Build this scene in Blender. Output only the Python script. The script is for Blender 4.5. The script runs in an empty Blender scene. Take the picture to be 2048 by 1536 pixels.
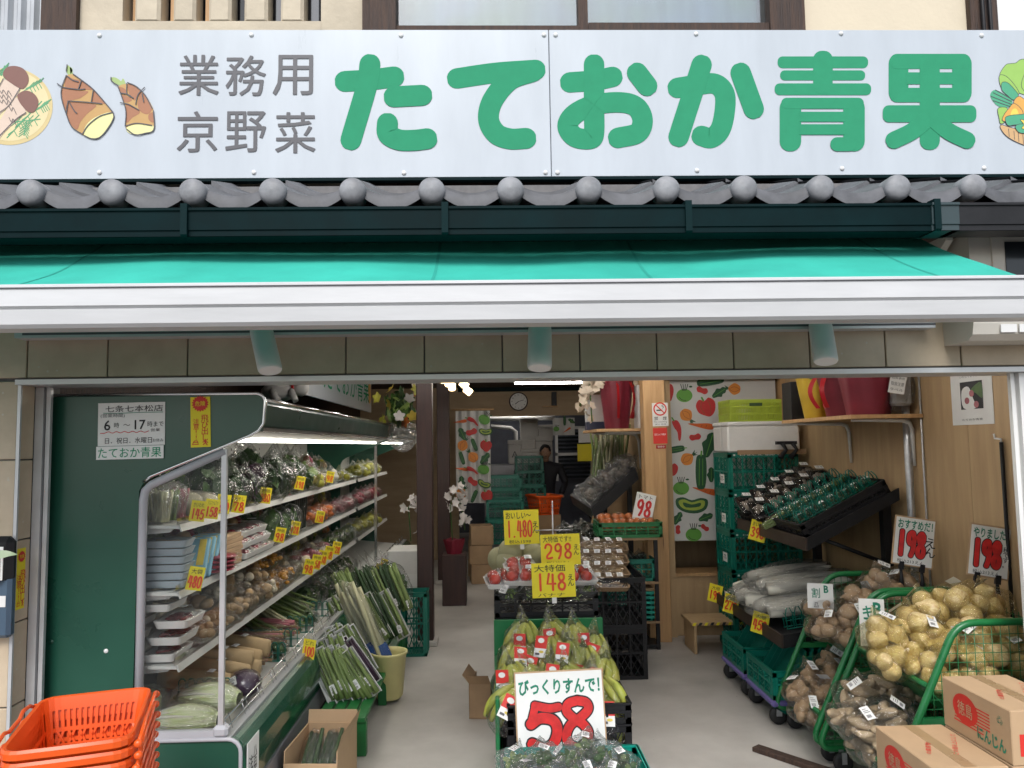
import bpy, bmesh, math, random
from mathutils import Vector, Matrix, Euler, noise

sc = bpy.context.scene
COL = sc.collection
R = math.radians
random.seed(7)

# ------------------------------------------------------------ camera
FPX, CAM_H = 1538.0, 1.6
YAW, PITCH, ROLL = R(1.7), R(4.5), R(0.9)
_f = Vector((math.sin(YAW) * math.cos(PITCH), math.cos(YAW) * math.cos(PITCH), math.sin(PITCH)))
_r0 = Vector((math.cos(YAW), -math.sin(YAW), 0))
_u0 = _r0.cross(_f)
_r = _r0 * math.cos(ROLL) - _u0 * math.sin(ROLL)
_u = _u0 * math.cos(ROLL) + _r0 * math.sin(ROLL)
_c = Vector((0, 0, CAM_H))
cam = bpy.data.cameras.new('camera')
cam.sensor_width = 36
cam.lens = 36 * FPX / 2048
cam.clip_start, cam.clip_end = 0.05, 500
camo = bpy.data.objects.new('camera', cam)
COL.objects.link(camo)
camo.matrix_world = Matrix(((_r.x, _u.x, -_f.x, _c.x), (_r.y, _u.y, -_f.y, _c.y), (_r.z, _u.z, -_f.z, _c.z), (0, 0, 0, 1)))
sc.camera = camo

# survey helpers: a sight line through a photo point, cut with a plane of the place
def _ray(px, py):
    return _f + _r * ((px - 1024) / FPX) - _u * ((py - 768) / FPX)
def PY(px, py, y):
    d = _ray(px, py); return _c + d * (y / d.y)
def PZ(px, py, z):
    d = _ray(px, py); return _c + d * ((z - CAM_H) / d.z)
def PX(px, py, x):
    d = _ray(px, py); return _c + d * (x / d.x)

# ------------------------------------------------------------ sky, sun, exposure
W = bpy.data.worlds.new('World'); sc.world = W; W.use_nodes = True
nt = W.node_tree
for n in list(nt.nodes): nt.nodes.remove(n)
sky = nt.nodes.new('ShaderNodeTexSky'); sky.sky_type = 'NISHITA'; sky.sun_disc = False
SUN_EL, SUN_AZ = R(45), R(188)
sky.sun_elevation = SUN_EL; sky.sun_rotation = SUN_AZ
sky.air_density = 1.0; sky.dust_density = 1.5; sky.ozone_density = 1.0
bg = nt.nodes.new('ShaderNodeBackground'); bg.inputs[1].default_value = 0.11
wo = nt.nodes.new('ShaderNodeOutputWorld')
hs = nt.nodes.new('ShaderNodeHueSaturation'); hs.inputs['Saturation'].default_value = 0.5     # thin even overcast
nt.links.new(sky.outputs[0], hs.inputs['Color']); nt.links.new(hs.outputs[0], bg.inputs[0]); nt.links.new(bg.outputs[0], wo.inputs[0])
sl = bpy.data.lights.new('sun', 'SUN'); sl.energy = 1.5; sl.angle = R(26); sl.color = (1, 0.975, 0.95)
so = bpy.data.objects.new('sun', sl); COL.objects.link(so)
_sd = Vector((math.sin(SUN_AZ) * math.cos(SUN_EL), math.cos(SUN_AZ) * math.cos(SUN_EL), math.sin(SUN_EL)))
so.rotation_euler = _sd.to_track_quat('Z', 'Y').to_euler()
vs = sc.view_settings
vs.view_transform = 'Standard'; vs.look = 'None'; vs.exposure = 0.9; vs.gamma = 1.0; vs.use_curve_mapping = False
sc.render.engine = 'CYCLES'
cy = sc.cycles
cy.use_denoising = True
cy.max_bounces = 8; cy.diffuse_bounces = 4; cy.glossy_bounces = 3; cy.transmission_bounces = 4; cy.transparent_max_bounces = 20
cy.sample_clamp_indirect = 4.0; cy.caustics_reflective = False; cy.caustics_refractive = False

# ------------------------------------------------------------ mesh builder
class MB:
    def __init__(s): s.v = []; s.f = []; s.m = []; s.sm = []
    def add(s, vs, fs, mi=0, smooth=False):
        o = len(s.v); s.v += [tuple(p) for p in vs]
        for f in fs: s.f.append(tuple(i + o for i in f)); s.m.append(mi); s.sm.append(smooth)
        return s
    def box(s, lo, hi, mi=0, M=None):
        x0, y0, z0 = lo; x1, y1, z1 = hi
        v = [Vector(p) for p in ((x0,y0,z0),(x1,y0,z0),(x1,y1,z0),(x0,y1,z0),(x0,y0,z1),(x1,y0,z1),(x1,y1,z1),(x0,y1,z1))]
        if M: v = [M @ p for p in v]
        return s.add(v, [(0,3,2,1),(4,5,6,7),(0,1,5,4),(1,2,6,5),(2,3,7,6),(3,0,4,7)], mi)
    def bbox(s, c, d, b=0.004, mi=0, M=None):
        # box with chamfered vertical and horizontal edges
        x, y, z = d[0]/2, d[1]/2, d[2]/2; b = min(b, x*.9, y*.9, z*.9)
        pts = []
        for sx in (-1,1):
            for sy in (-1,1):
                for sz in (-1,1):
                    pts += [(sx*(x-b), sy*(y-b), sz*z), (sx*(x-b), sy*y, sz*(z-b)), (sx*x, sy*(y-b), sz*(z-b))]
        bm = bmesh.new()
        for p in pts: bm.verts.new(p)
        bmesh.ops.convex_hull(bm, input=bm.verts)
        bm.verts.index_update()
        C = Vector(c)
        vs_ = [(M @ (v.co) if M else v.co) + C for v in bm.verts]
        s.add(vs_, [tuple(v.index for v in f.verts) for f in bm.faces], mi); bm.free(); return s
    def tube(s, pts, r, n=8, mi=0, cap=True, closed=False, flat=1.0):
        pts = [Vector(p) for p in pts]; k = len(pts); o = len(s.v); rings = []
        prev = None
        for i, p in enumerate(pts):
            if closed: d = pts[(i+1) % k] - pts[i-1]
            else: d = pts[min(i+1, k-1)] - pts[max(i-1, 0)]
            d = d.normalized() if d.length > 1e-9 else Vector((0,0,1))
            if prev is None:
                up = Vector((0,0,1)) if abs(d.z) < .9 else Vector((0,1,0))
                a = d.cross(up).normalized()
            else:
                a = prev - d * prev.dot(d)
                a = a.normalized() if a.length > 1e-6 else d.orthogonal().normalized()
            prev = a; b = a.cross(d)
            rr = r[i] if isinstance(r, (list, tuple)) else r
            for j in range(n):
                t = 2*math.pi*j/n
                s.v.append(tuple(p + a*(rr*math.cos(t)) + b*(rr*flat*math.sin(t))))
        m = k if closed else k-1
        for i in range(m):
            i2 = (i+1) % k
            for j in range(n):
                j2 = (j+1) % n
                s.f.append((o+i*n+j, o+i*n+j2, o+i2*n+j2, o+i2*n+j)); s.m.append(mi); s.sm.append(True)
        if cap and not closed:
            s.f.append(tuple(o+j for j in range(n))[::-1]); s.m.append(mi); s.sm.append(False)
            s.f.append(tuple(o+(k-1)*n+j for j in range(n))); s.m.append(mi); s.sm.append(False)
        return s
    def cyl(s, a, b, r, r1=None, n=14, mi=0): return s.tube([a, b], [r, r if r1 is None else r1], n, mi)
    def lathe(s, prof, n=24, c=(0,0,0), mi=0, M=None, smooth=True):
        o = len(s.v); C = Vector(c)
        for (r, z) in prof:
            for j in range(n):
                t = 2*math.pi*j/n; p = Vector((r*math.cos(t), r*math.sin(t), z))
                s.v.append(tuple((M @ p if M else p) + C))
        for i in range(len(prof)-1):
            for j in range(n):
                j2 = (j+1) % n
                s.f.append((o+i*n+j, o+i*n+j2, o+(i+1)*n+j2, o+(i+1)*n+j)); s.m.append(mi); s.sm.append(smooth)
        return s
    def prism(s, poly, fn, d0, d1, mi=0, mside=None):
        # poly 2D, fn(a,b,d)->3D, from depth d0 to d1
        n = len(poly); v = [fn(a, b, d0) for a, b in poly] + [fn(a, b, d1) for a, b in poly]
        o = len(s.v); s.v += [tuple(p) for p in v]
        for f, m in [(tuple(range(n)), mi), (tuple(range(2*n-1, n-1, -1)), mi)]:
            s.f.append(tuple(i+o for i in f)); s.m.append(m); s.sm.append(False)
        for i in range(n):
            j = (i+1) % n
            s.f.append((o+i, o+n+i, o+n+j, o+j)); s.m.append(mi if mside is None else mside); s.sm.append(False)
        return s
    def ball(s, c, rad, sub=2, amp=0.0, fr=1.5, seed=0, mi=0, M=None, smooth=True, fn=None):
        bm = bmesh.new(); bmesh.ops.create_icosphere(bm, subdivisions=sub, radius=1)
        C = Vector(c); rad = Vector(rad) if not isinstance(rad, (int, float)) else Vector((rad,)*3)
        off = Vector((seed*7.3, seed*3.1, seed*1.7)); out = []
        bm.verts.index_update()
        for v in bm.verts:
            p = v.co.copy()
            k = 1 + amp*noise.noise(p*fr + off) if amp else 1
            if fn: p = fn(p*k)
            else: p = p*k
            p = Vector((p.x*rad.x, p.y*rad.y, p.z*rad.z))
            out.append((M @ p if M else p) + C)
        s.add(out, [tuple(v.index for v in f.verts) for f in bm.faces], mi, smooth); bm.free(); return s
    def grid(s, fn, nu, nv, mi=0, smooth=True, closed=False):
        o = len(s.v)
        for i in range(nu+1):
            for j in range(nv+1): s.v.append(tuple(fn(i/nu, j/nv)))
        for i in range(nu):
            for j in range(nv):
                a = o+i*(nv+1)+j
                s.f.append((a, a+nv+1, a+nv+2, a+1)); s.m.append(mi); s.sm.append(smooth)
        return s
    def quad(s, a, b, c, d, mi=0): return s.add([a, b, c, d], [(0,1,2,3)], mi)
    def mesh(s, name, mats):
        me = bpy.data.meshes.new(name); me.from_pydata(s.v, [], s.f)
        for m in (mats if isinstance(mats, (list, tuple)) else [mats]): me.materials.append(m)
        me.polygons.foreach_set('material_index', s.m); me.polygons.foreach_set('use_smooth', s.sm)
        me.update(); return me

def obj(name, me, parent=None, loc=None, rot=None, scale=None):
    o = bpy.data.objects.new(name, me); COL.objects.link(o)
    if parent is not None: o.parent = parent
    if loc is not None: o.location = loc
    if rot is not None: o.rotation_euler = rot
    if scale is not None: o.scale = scale if not isinstance(scale, (int, float)) else (scale,)*3
    return o
def part(name, mb, mats, parent=None, **k): return obj(name, mb.mesh(name, mats), parent, **k)
def tag(o, label, cat, group=None):
    o['label'] = label; o['category'] = cat
    if group: o['group'] = group
    return o
def thing(name, label, cat, loc=(0,0,0), rot=None, group=None, scale=None):
    return tag(obj(name, None, None, loc, rot, scale), label, cat, group)
def structure(o): o['kind'] = 'structure'; return o
_mc = {}
def cached(key, fn):
    if key not in _mc: _mc[key] = fn()
    return _mc[key]
ORD = ['nearest','second nearest','third nearest','fourth nearest','fifth nearest','sixth nearest','seventh nearest','eighth nearest','ninth nearest','tenth nearest','eleventh nearest','twelfth nearest','thirteenth nearest','fourteenth nearest','fifteenth nearest','sixteenth nearest','seventeenth nearest','eighteenth nearest','nineteenth nearest','twentieth nearest','twenty-first nearest','twenty-second nearest','twenty-third nearest','twenty-fourth nearest']
NTH = ['first','second','third','fourth','fifth','sixth','seventh','eighth','ninth','tenth','eleventh','twelfth','thirteenth','fourteenth','fifteenth','sixteenth','seventeenth','eighteenth']

# ------------------------------------------------------------ materials
def mat(name, col, rough=0.5, metal=0.0, var=0.12, scale=6.0, bump=0.0, bscale=60.0, spec=0.5, coat=0.0, col2=None, stretch=None, rvar=0.12, detail=5.0, sss=0.0, trans=0.0, speck=None):
    m = bpy.data.materials.new(name); m.use_nodes = True
    t = m.node_tree; b = t.nodes['Principled BSDF']; L = t.links.new
    b.inputs['Roughness'].default_value = rough; b.inputs['Metallic'].default_value = metal
    b.inputs['Specular IOR Level'].default_value = spec; b.inputs['Coat Weight'].default_value = coat
    if sss: b.inputs['Subsurface Weight'].default_value = sss; b.inputs['Subsurface Scale'].default_value = 0.02
    if trans: b.inputs['Transmission Weight'].default_value = trans
    tc = t.nodes.new('ShaderNodeTexCoord'); src = tc.outputs['Object']
    oi = t.nodes.new('ShaderNodeObjectInfo')
    ad = t.nodes.new('ShaderNodeVectorMath'); ad.operation = 'ADD'
    sc_ = t.nodes.new('ShaderNodeVectorMath'); sc_.operation = 'SCALE'; sc_.inputs[0].default_value = (17, 31, 11)
    L(oi.outputs['Random'], sc_.inputs['Scale']); L(src, ad.inputs[0]); L(sc_.outputs[0], ad.inputs[1]); src = ad.outputs[0]
    if stretch:
        mp = t.nodes.new('ShaderNodeMapping'); mp.inputs['Scale'].default_value = stretch; L(src, mp.inputs[0]); src = mp.outputs[0]
    nz = t.nodes.new('ShaderNodeTexNoise'); nz.inputs['Scale'].default_value = scale; nz.inputs['Detail'].default_value = detail; nz.inputs['Roughness'].default_value = 0.6
    L(src, nz.inputs['Vector'])
    c1 = Vector(col); c2 = Vector(col2) if col2 else Vector(col) * (1 - var)
    c0 = c1 * (1 + var*.5) if not col2 else c1
    rp = t.nodes.new('ShaderNodeValToRGB'); rp.color_ramp.elements[0].position = .32; rp.color_ramp.elements[1].position = .68
    rp.color_ramp.elements[0].color = (*c2, 1); rp.color_ramp.elements[1].color = (*[min(1, x) for x in c0], 1)
    L(nz.outputs['Fac'], rp.inputs[0]); L(rp.outputs[0], b.inputs['Base Color'])
    if speck:      # scattered knots, flecks or pits: (scale, size, share of cells, colour)
        vo = t.nodes.new('ShaderNodeTexVoronoi'); vo.inputs['Scale'].default_value = speck[0]; L(src, vo.inputs['Vector'])
        lt = t.nodes.new('ShaderNodeMapRange'); lt.inputs[1].default_value = speck[1]; lt.inputs[2].default_value = speck[1]*.5; L(vo.outputs['Distance'], lt.inputs[0])
        sp = t.nodes.new('ShaderNodeSeparateColor'); L(vo.outputs['Color'], sp.inputs[0])
        th = t.nodes.new('ShaderNodeMath'); th.operation = 'LESS_THAN'; th.inputs[1].default_value = speck[2]; L(sp.outputs[0], th.inputs[0])
        mu_ = t.nodes.new('ShaderNodeMath'); mu_.operation = 'MULTIPLY'; L(lt.outputs[0], mu_.inputs[0]); L(th.outputs[0], mu_.inputs[1])
        mx = t.nodes.new('ShaderNodeMixRGB'); mx.inputs[2].default_value = (*speck[3], 1); L(mu_.outputs[0], mx.inputs[0]); L(rp.outputs[0], mx.inputs[1]); L(mx.outputs[0], b.inputs['Base Color'])
    if rvar:
        mr = t.nodes.new('ShaderNodeMapRange'); mr.inputs[3].default_value = max(.02, rough - rvar); mr.inputs[4].default_value = min(1, rough + rvar)
        L(nz.outputs['Fac'], mr.inputs[0]); L(mr.outputs[0], b.inputs['Roughness'])
    if bump:
        n2 = t.nodes.new('ShaderNodeTexNoise'); n2.inputs['Scale'].default_value = bscale; n2.inputs['Detail'].default_value = 4
        L(src, n2.inputs['Vector'])
        bp = t.nodes.new('ShaderNodeBump'); bp.inputs['Strength'].default_value = bump; bp.inputs['Distance'].default_value = 0.01
        L(n2.outputs['Fac'], bp.inputs['Height']); L(bp.outputs[0], b.inputs['Normal'])
    return m
def flat(name, col, rough=0.6): return mat(name, col, rough, var=0.05, rvar=0.03, scale=20)
def emit(name, col, strength):
    m = bpy.data.materials.new(name); m.use_nodes = True; b = m.node_tree.nodes['Principled BSDF']
    b.inputs['Base Color'].default_value = (.8,.8,.8,1); b.inputs['Emission Color'].default_value = (*col, 1); b.inputs['Emission Strength'].default_value = strength
    return m
def film(name, tint=(.98,.985,.985), base=0.02, fres=0.6, rough=0.06, bump=.35, bscale=3.2, haze=0.004):
    m = bpy.data.materials.new(name); m.use_nodes = True; t = m.node_tree; L = t.links.new
    for n in list(t.nodes): t.nodes.remove(n)
    out = t.nodes.new('ShaderNodeOutputMaterial'); tr = t.nodes.new('ShaderNodeBsdfTransparent'); tr.inputs[0].default_value = (*tint, 1)
    gl = t.nodes.new('ShaderNodeBsdfGlossy'); gl.inputs['Roughness'].default_value = rough; gl.inputs[0].default_value = (1,1,1,1)
    df = t.nodes.new('ShaderNodeBsdfDiffuse'); df.inputs[0].default_value = (.85,.87,.88,1)
    tc = t.nodes.new('ShaderNodeTexCoord')
    nz = t.nodes.new('ShaderNodeTexNoise'); nz.inputs['Scale'].default_value = bscale; nz.inputs['Detail'].default_value = 3; nz.inputs['Distortion'].default_value = 1.2
    L(tc.outputs['Object'], nz.inputs['Vector'])
    bp = t.nodes.new('ShaderNodeBump'); bp.inputs['Strength'].default_value = bump; bp.inputs['Distance'].default_value = .3
    L(nz.outputs['Fac'], bp.inputs['Height']); L(bp.outputs[0], gl.inputs['Normal'])
    fr = t.nodes.new('ShaderNodeFresnel'); fr.inputs['IOR'].default_value = 1.45; L(bp.outputs[0], fr.inputs['Normal'])
    ma = t.nodes.new('ShaderNodeMath'); ma.operation = 'MULTIPLY_ADD'; ma.use_clamp = True; ma.inputs[1].default_value = fres; ma.inputs[2].default_value = base
    L(fr.outputs[0], ma.inputs[0])
    m1 = t.nodes.new('ShaderNodeMixShader'); m1.inputs[0].default_value = haze; L(tr.outputs[0], m1.inputs[1]); L(df.outputs[0], m1.inputs[2])
    m2 = t.nodes.new('ShaderNodeMixShader'); L(ma.outputs[0], m2.inputs[0]); L(m1.outputs[0], m2.inputs[1]); L(gl.outputs[0], m2.inputs[2])
    L(m2.outputs[0], out.inputs[0]); return m

TEAL = (.0, .15, .105)
K = dict(
    white=mat('white_paint', (.74,.74,.73), .35, var=.04, scale=3),
    paper=mat('paper', (.78,.78,.76), .7, var=.05, scale=9),
    sign=mat('sign_panel', (.485,.53,.575), .3, var=.07, scale=2.2, rvar=.08, stretch=(3,1,.7), detail=9),
    alu=mat('aluminium', (.55,.56,.57), .35, .35, var=.08, scale=10),
    galv=mat('galvanised_steel', (.5,.51,.53), .38, .7, var=.25, scale=25),
    chrome=mat('chrome_trim', (.72,.73,.74), .16, 1, var=.05),
    black=mat('black_plastic', (.013,.013,.015), .5, spec=.3, var=.3, scale=12, bump=.05),
    ink=flat('black_ink', (.012,.012,.014), .6),
    greyink=flat('grey_ink', (.085,.085,.095), .5),
    signgreen=mat('sign_green', (.035,.285,.15), .75, var=.05, rvar=.03, scale=20, spec=.15),
    pen_green=mat('green_marker', (.01,.22,.13), .6, var=.4, scale=40),
    pen_red=mat('red_marker', (.62,.02,.02), .55, var=.25, scale=30),
    pen_orange=mat('orange_red_marker', (.72,.07,.015), .55, var=.2, scale=30),
    yellow=mat('yellow_card', (.80,.68,.02), .6, var=.06, scale=8),
    red=mat('red_print', (.62,.03,.02), .55, var=.1),
    tile=mat('beige_wall_tile', (.57,.47,.34), .42, col2=(.44,.355,.25), scale=5.5, bump=.04, bscale=30, detail=10, speck=(30,.16,.12,(.52,.48,.40))),
    grout=mat('grey_grout', (.17,.165,.165), .85, var=.2, scale=30),
    wood_dark=mat('dark_weathered_wood', (.075,.042,.028), .7, col2=(.028,.016,.012), stretch=(14,14,1.2), scale=4, bump=.5, bscale=14),
    post=mat('dark_brown_post', (.05,.022,.018), .5, col2=(.024,.011,.010), stretch=(10,10,1), scale=3, bump=.15, bscale=20),
    plaster=mat('cream_plaster', (.56,.49,.375), .9, var=.14, scale=5, bump=.35, bscale=25),
    plaster2=mat('smooth_cream_plaster', (.66,.58,.44), .85, var=.06, scale=4, bump=.1, bscale=60),
    kawara=mat('silver_roof_tile', (.105,.108,.118), .6, var=.45, scale=9, bump=.08, bscale=50, rvar=.15),
    gutter=mat('dark_green_gutter', (.002,.013,.015), .55, var=.3, scale=6, spec=.08),
    awning=mat('turquoise_awning_cloth', (.035,.46,.36), .75, var=.16, scale=3.2, bump=.08, bscale=120),
    beige=mat('beige_casing', (.58,.55,.49), .45, var=.08, scale=4),
    darkglass=mat('dark_glass', (.02,.025,.03), .08, var=.2),
    ply=mat('pale_plywood', (.50,.35,.19), .6, col2=(.40,.265,.14), stretch=(9,9,.9), scale=2.2, bump=.06, bscale=30, detail=8, speck=(1.6,.10,.35,(.10,.055,.03))),
    ply2=mat('rear_plywood', (.42,.31,.19), .65, col2=(.34,.24,.14), stretch=(1.2,9,6), scale=2, bump=.06),
    pine=mat('pine_timber', (.55,.34,.16), .55, col2=(.42,.24,.105), stretch=(12,12,1), scale=3, bump=.08, speck=(1.5,.12,.3,(.16,.08,.04))),
    floor=mat('smooth_concrete_floor', (.56,.535,.50), .5, col2=(.33,.31,.285), scale=1.1, bump=.04, bscale=70, detail=12, rvar=.18, speck=(9,.05,.25,(.24,.225,.21))),
    asphalt=mat('asphalt_street', (.12,.12,.122), .85, var=.3, scale=40, bump=.4, bscale=150),
    casegreen=mat('dark_green_case_panel', (.014,.075,.048), .3, var=.12, scale=2),
    casegreen2=mat('green_case_bumper', (.010,.075,.045), .2, var=.1, scale=2, coat=.4),
    trimgrey=mat('grey_glass_frame', (.42,.42,.45), .4, var=.05),
    casewhite=mat('white_enamel', (.62,.62,.59), .35, var=.05, scale=4),
    glass=film('clear_glass', (.97,.98,.975), .0, .7, .01, 0, haze=.002),
    film=film('cling_film'),
    filmw=film('tray_wrap', bscale=30, bump=.12),
    filmy=film('yellow_net_film', (.99,.97,.84), .012, .45, .1, haze=.008),
    filmh=film('hazy_plastic_bag', (.97,.98,.985), .03, .65, .1, .6, 4, .03),
    crate=mat('teal_crate_plastic', TEAL, .38, var=.15, scale=9),
    crate2=mat('bright_teal_crate_plastic', (.005,.30,.225), .36, var=.12, scale=9),
    cart=mat('green_painted_steel', (.012,.155,.045), .3, var=.15, scale=14, rvar=.1),
    bench=mat('green_painted_wood', (.010,.15,.035), .45, var=.2, scale=7, bump=.1, bscale=40),
    panelgreen=mat('green_enamel_board', (.008,.16,.05), .35, var=.1, scale=4),
    orange=mat('orange_basket_plastic', (.78,.10,.012), .33, var=.08, scale=5),
    limegreen=mat('lime_basket_plastic', (.36,.46,.04), .45, var=.12, scale=14),
    card=mat('corrugated_cardboard', (.46,.31,.18), .75, var=.08, scale=6, bump=.04, bscale=90),
    card2=mat('worn_brown_cardboard', (.33,.215,.12), .8, var=.18, scale=6),
    foam=mat('white_styrofoam', (.72,.71,.69), .6, var=.05, scale=14, bump=.06, bscale=90),
    blue=mat('blue_plastic', (.02,.10,.38), .4),
    purple=mat('purple_dolly_plastic', (.14,.11,.33), .5),
    rubber=mat('black_rubber', (.015,.015,.016), .6),
    maroon=mat('maroon_wrapping_paper', (.17,.010,.024), .5, var=.3, scale=3, bump=.2, bscale=6),
    redribbon=mat('red_ribbon', (.42,.006,.012), .35, var=.2),
    gold=mat('yellow_wrapping_paper', (.50,.33,.02), .5, var=.25, scale=4, bump=.2, bscale=7),
    leafd=mat('dark_leaf', (.035,.085,.022), .45, var=.5, scale=18, col2=(.014,.04,.012)),
    leafm=mat('mid_leaf', (.085,.18,.035), .45, scale=16, col2=(.035,.09,.02)),
    leafl=mat('light_leaf', (.27,.37,.10), .45, scale=14, col2=(.16,.26,.06)),
    skin=mat('skin', (.42,.25,.17), .55, var=.06),
)
# ------------------------------------------------------------ lettering and flat print
def text_mesh(s, m, bold=0.0, w=None, h=None, res=2, vertical=False):
    """filled outline of s, centred, scaled to fit w x h, lying in the local XZ plane and facing -Y"""
    key = ('txt', s, m.name, bold, w, h, vertical)
    def go():
        c = bpy.data.curves.new('lettering', 'FONT'); c.body = '\n'.join(s) if vertical else s
        c.resolution_u = res; c.offset = min(bold, .004) if any(0x4e00 <= ord(q) < 0xa000 for q in s) else bold; c.align_x = 'CENTER' if vertical else 'LEFT'
        if vertical: c.space_line = .82
        o = bpy.data.objects.new('lettering', c); COL.objects.link(o); bpy.context.view_layer.update()
        me = bpy.data.meshes.new_from_object(o.evaluated_get(bpy.context.evaluated_depsgraph_get()))
        bpy.data.objects.remove(o); bpy.data.curves.remove(c)
        if len(me.vertices) == 0: return me
        xs = [v.co.x for v in me.vertices]; ys = [v.co.y for v in me.vertices]
        cx, cy_ = (min(xs)+max(xs))/2, (min(ys)+max(ys))/2; W_, H_ = max(xs)-min(xs), max(ys)-min(ys)
        sx = w/W_ if w else None; sy = h/H_ if h else None
        sx = sx or sy or 1; sy = sy or sx
        for v in me.vertices: v.co = Vector(((v.co.x-cx)*sx, 0, (v.co.y-cy_)*sy))
        me.materials.clear(); me.materials.append(m); me.update(); return me
    return cached(key, go)

def smooth_path(pts, n=8):
    if len(pts) < 3: return [Vector((*p, 0)) for p in pts]
    P_ = [Vector((*p, 0)) for p in pts]; out = []
    P2 = [P_[0]*2-P_[1]] + P_ + [P_[-1]*2-P_[-2]]
    for i in range(1, len(P2)-2):
        for k in range(n):
            t = k/n; a, b, c, d = P2[i-1], P2[i], P2[i+1], P2[i+2]
            out.append(.5*((2*b)+(c-a)*t+(2*a-5*b+4*c-d)*t*t+(3*b-3*c+d-a)*t**3))
    out.append(P_[-1]); return out

def stroke(mb, pts, r, lift, fn, mi=0, smooth=True, thick=.0003):
    """one brush stroke: a very flat rounded band along pts, fn(a, b, lift) -> local point"""
    P_ = smooth_path(pts) if smooth else [Vector((*p, 0)) for p in pts]
    k = len(P_); o = len(mb.v); prof = [(-1,0),(-.99,.96),(0,1),(.99,.96),(1,0)]
    def nrm(i):
        d = (P_[min(i+1,k-1)]-P_[max(i-1,0)]); d = d.normalized() if d.length > 1e-9 else Vector((1,0,0)); return Vector((-d.y, d.x, 0)), d
    def rad(i): return r if not isinstance(r, (list, tuple)) else r[0] + (r[1]-r[0])*i/(k-1)
    rows = []
    n0, d0 = nrm(0); n1, d1 = nrm(k-1)
    for a in range(1, 5):
        t = math.pi/2*a/5; rows.append((P_[0]-d0*rad(0)*math.cos(t), n0, rad(0)*math.sin(t)))
    for i in range(k): rows.append((P_[i], nrm(i)[0], rad(i)))
    for a in range(4, 0, -1):
        t = math.pi/2*a/5; rows.append((P_[-1]+d1*rad(k-1)*math.cos(t), n1, rad(k-1)*math.sin(t)))
    for p, n, w in rows:
        for (q, hh) in prof:
            x = p + n*(q*w); mb.v.append(tuple(fn(x.x, x.y, lift + hh*thick)))
    for i in range(len(rows)-1):
        for j in range(4):
            a = o+i*5+j; mb.f.append((a, a+5, a+6, a+1)); mb.m.append(mi); mb.sm.append(False)
def patch(mb, poly, lift, fn, mi=0, round_=True, n=4):
    """flat printed patch (closed smooth outline)"""
    if round_:
        P_ = [Vector((*p, 0)) for p in poly]; k = len(P_); pts = []
        for i in range(k):
            a, b, c, d = P_[i-1], P_[i], P_[(i+1) % k], P_[(i+2) % k]
            for q in range(n):
                t = q/n; pts.append(.5*((2*b)+(c-a)*t+(2*a-5*b+4*c-d)*t*t+(3*b-3*c+d-a)*t**3))
    else: pts = [Vector((*p, 0)) for p in poly]
    o = len(mb.v); mb.v += [tuple(fn(p.x, p.y, lift)) for p in pts]
    mb.f.append(tuple(range(o, o+len(pts)))); mb.m.append(mi); mb.sm.append(False)
    return pts
def rrect(x0, y0, x1, y1, r, n=5):
    out = []; r = min(r, abs(x1-x0)*.49, abs(y1-y0)*.49)
    for cx, cy_, a0 in ((x1-r, y1-r, 0), (x0+r, y1-r, 90), (x0+r, y0+r, 180), (x1-r, y0+r, 270)):
        for i in range(n+1):
            t = R(a0 + 90*i/n); out.append((cx+r*math.cos(t), cy_+r*math.sin(t)))
    return out
def ellipse(cx, cy_, a, b, n=24, rot=0):
    o = []
    for i in range(n):
        t = 2*math.pi*i/n; x, y = a*math.cos(t), b*math.sin(t)
        o.append((cx+x*math.cos(rot)-y*math.sin(rot), cy_+x*math.sin(rot)+y*math.cos(rot)))
    return o
DIG = {
 '0': [[(.5,1),(.2,.85),(.1,.5),(.22,.12),(.5,0),(.8,.15),(.9,.5),(.78,.88),(.5,1)]],
 '1': [[(.5,1),(.5,0)]],
 '2': [[(.12,.75),(.25,.95),(.55,1),(.85,.82),(.75,.5),(.35,.22),(.3,.06),(.5,.02),(.9,.06)]],
 '3': [[(.15,.9),(.5,1),(.8,.8),(.45,.55),(.85,.3),(.6,.02),(.12,.1)]],
 '4': [[(.3,1),(.1,.38),(.95,.38)],[(.7,.95),(.68,0)]],
 '5': [[(.9,.97),(.35,.95),(.2,.55),(.6,.62),(.9,.4),(.75,.08),(.4,0),(.1,.12)]],
 '6': [[(.75,1),(.3,.7),(.12,.3),(.4,0),(.85,.2),(.7,.5),(.3,.42),(.16,.25)]],
 '7': [[(.1,.95),(.9,.97),(.5,0)]],
 '8': [[(.75,.9),(.5,1),(.22,.85),(.3,.62),(.5,.52),(.82,.32),(.75,.08),(.5,0),(.2,.1),(.18,.32),(.5,.52),(.74,.68),(.75,.9)]],
 '9': [[(.82,.78),(.6,1),(.22,.88),(.2,.6),(.5,.48),(.8,.66),(.84,.85),(.76,.3),(.55,0)]],
 '-': [[(.2,.5),(.8,.5)]], '.': [[(.45,.0),(.5,.02)]],
}
def digits_mesh(s, w, h, r, m, lift=.0012):
    def go():
        mb = MB(); n = len(s); cw = w/n; k = 0
        fn = lambda a, b, d: (a, -d, b)
        for i, ch in enumerate(s):
            for st in DIG.get(ch, []):
                x0 = -w/2 + cw*i; ww = cw*.86
                stroke(mb, [(x0+cw*.07+p[0]*ww, (p[1]-.5)*h) for p in st], r, lift + k*.00025, fn, smooth=ch not in '147'); k += 1
        return mb.mesh('digits', m)
    return cached(('dig', s, w, h, r, m.name, lift), go)

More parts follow.
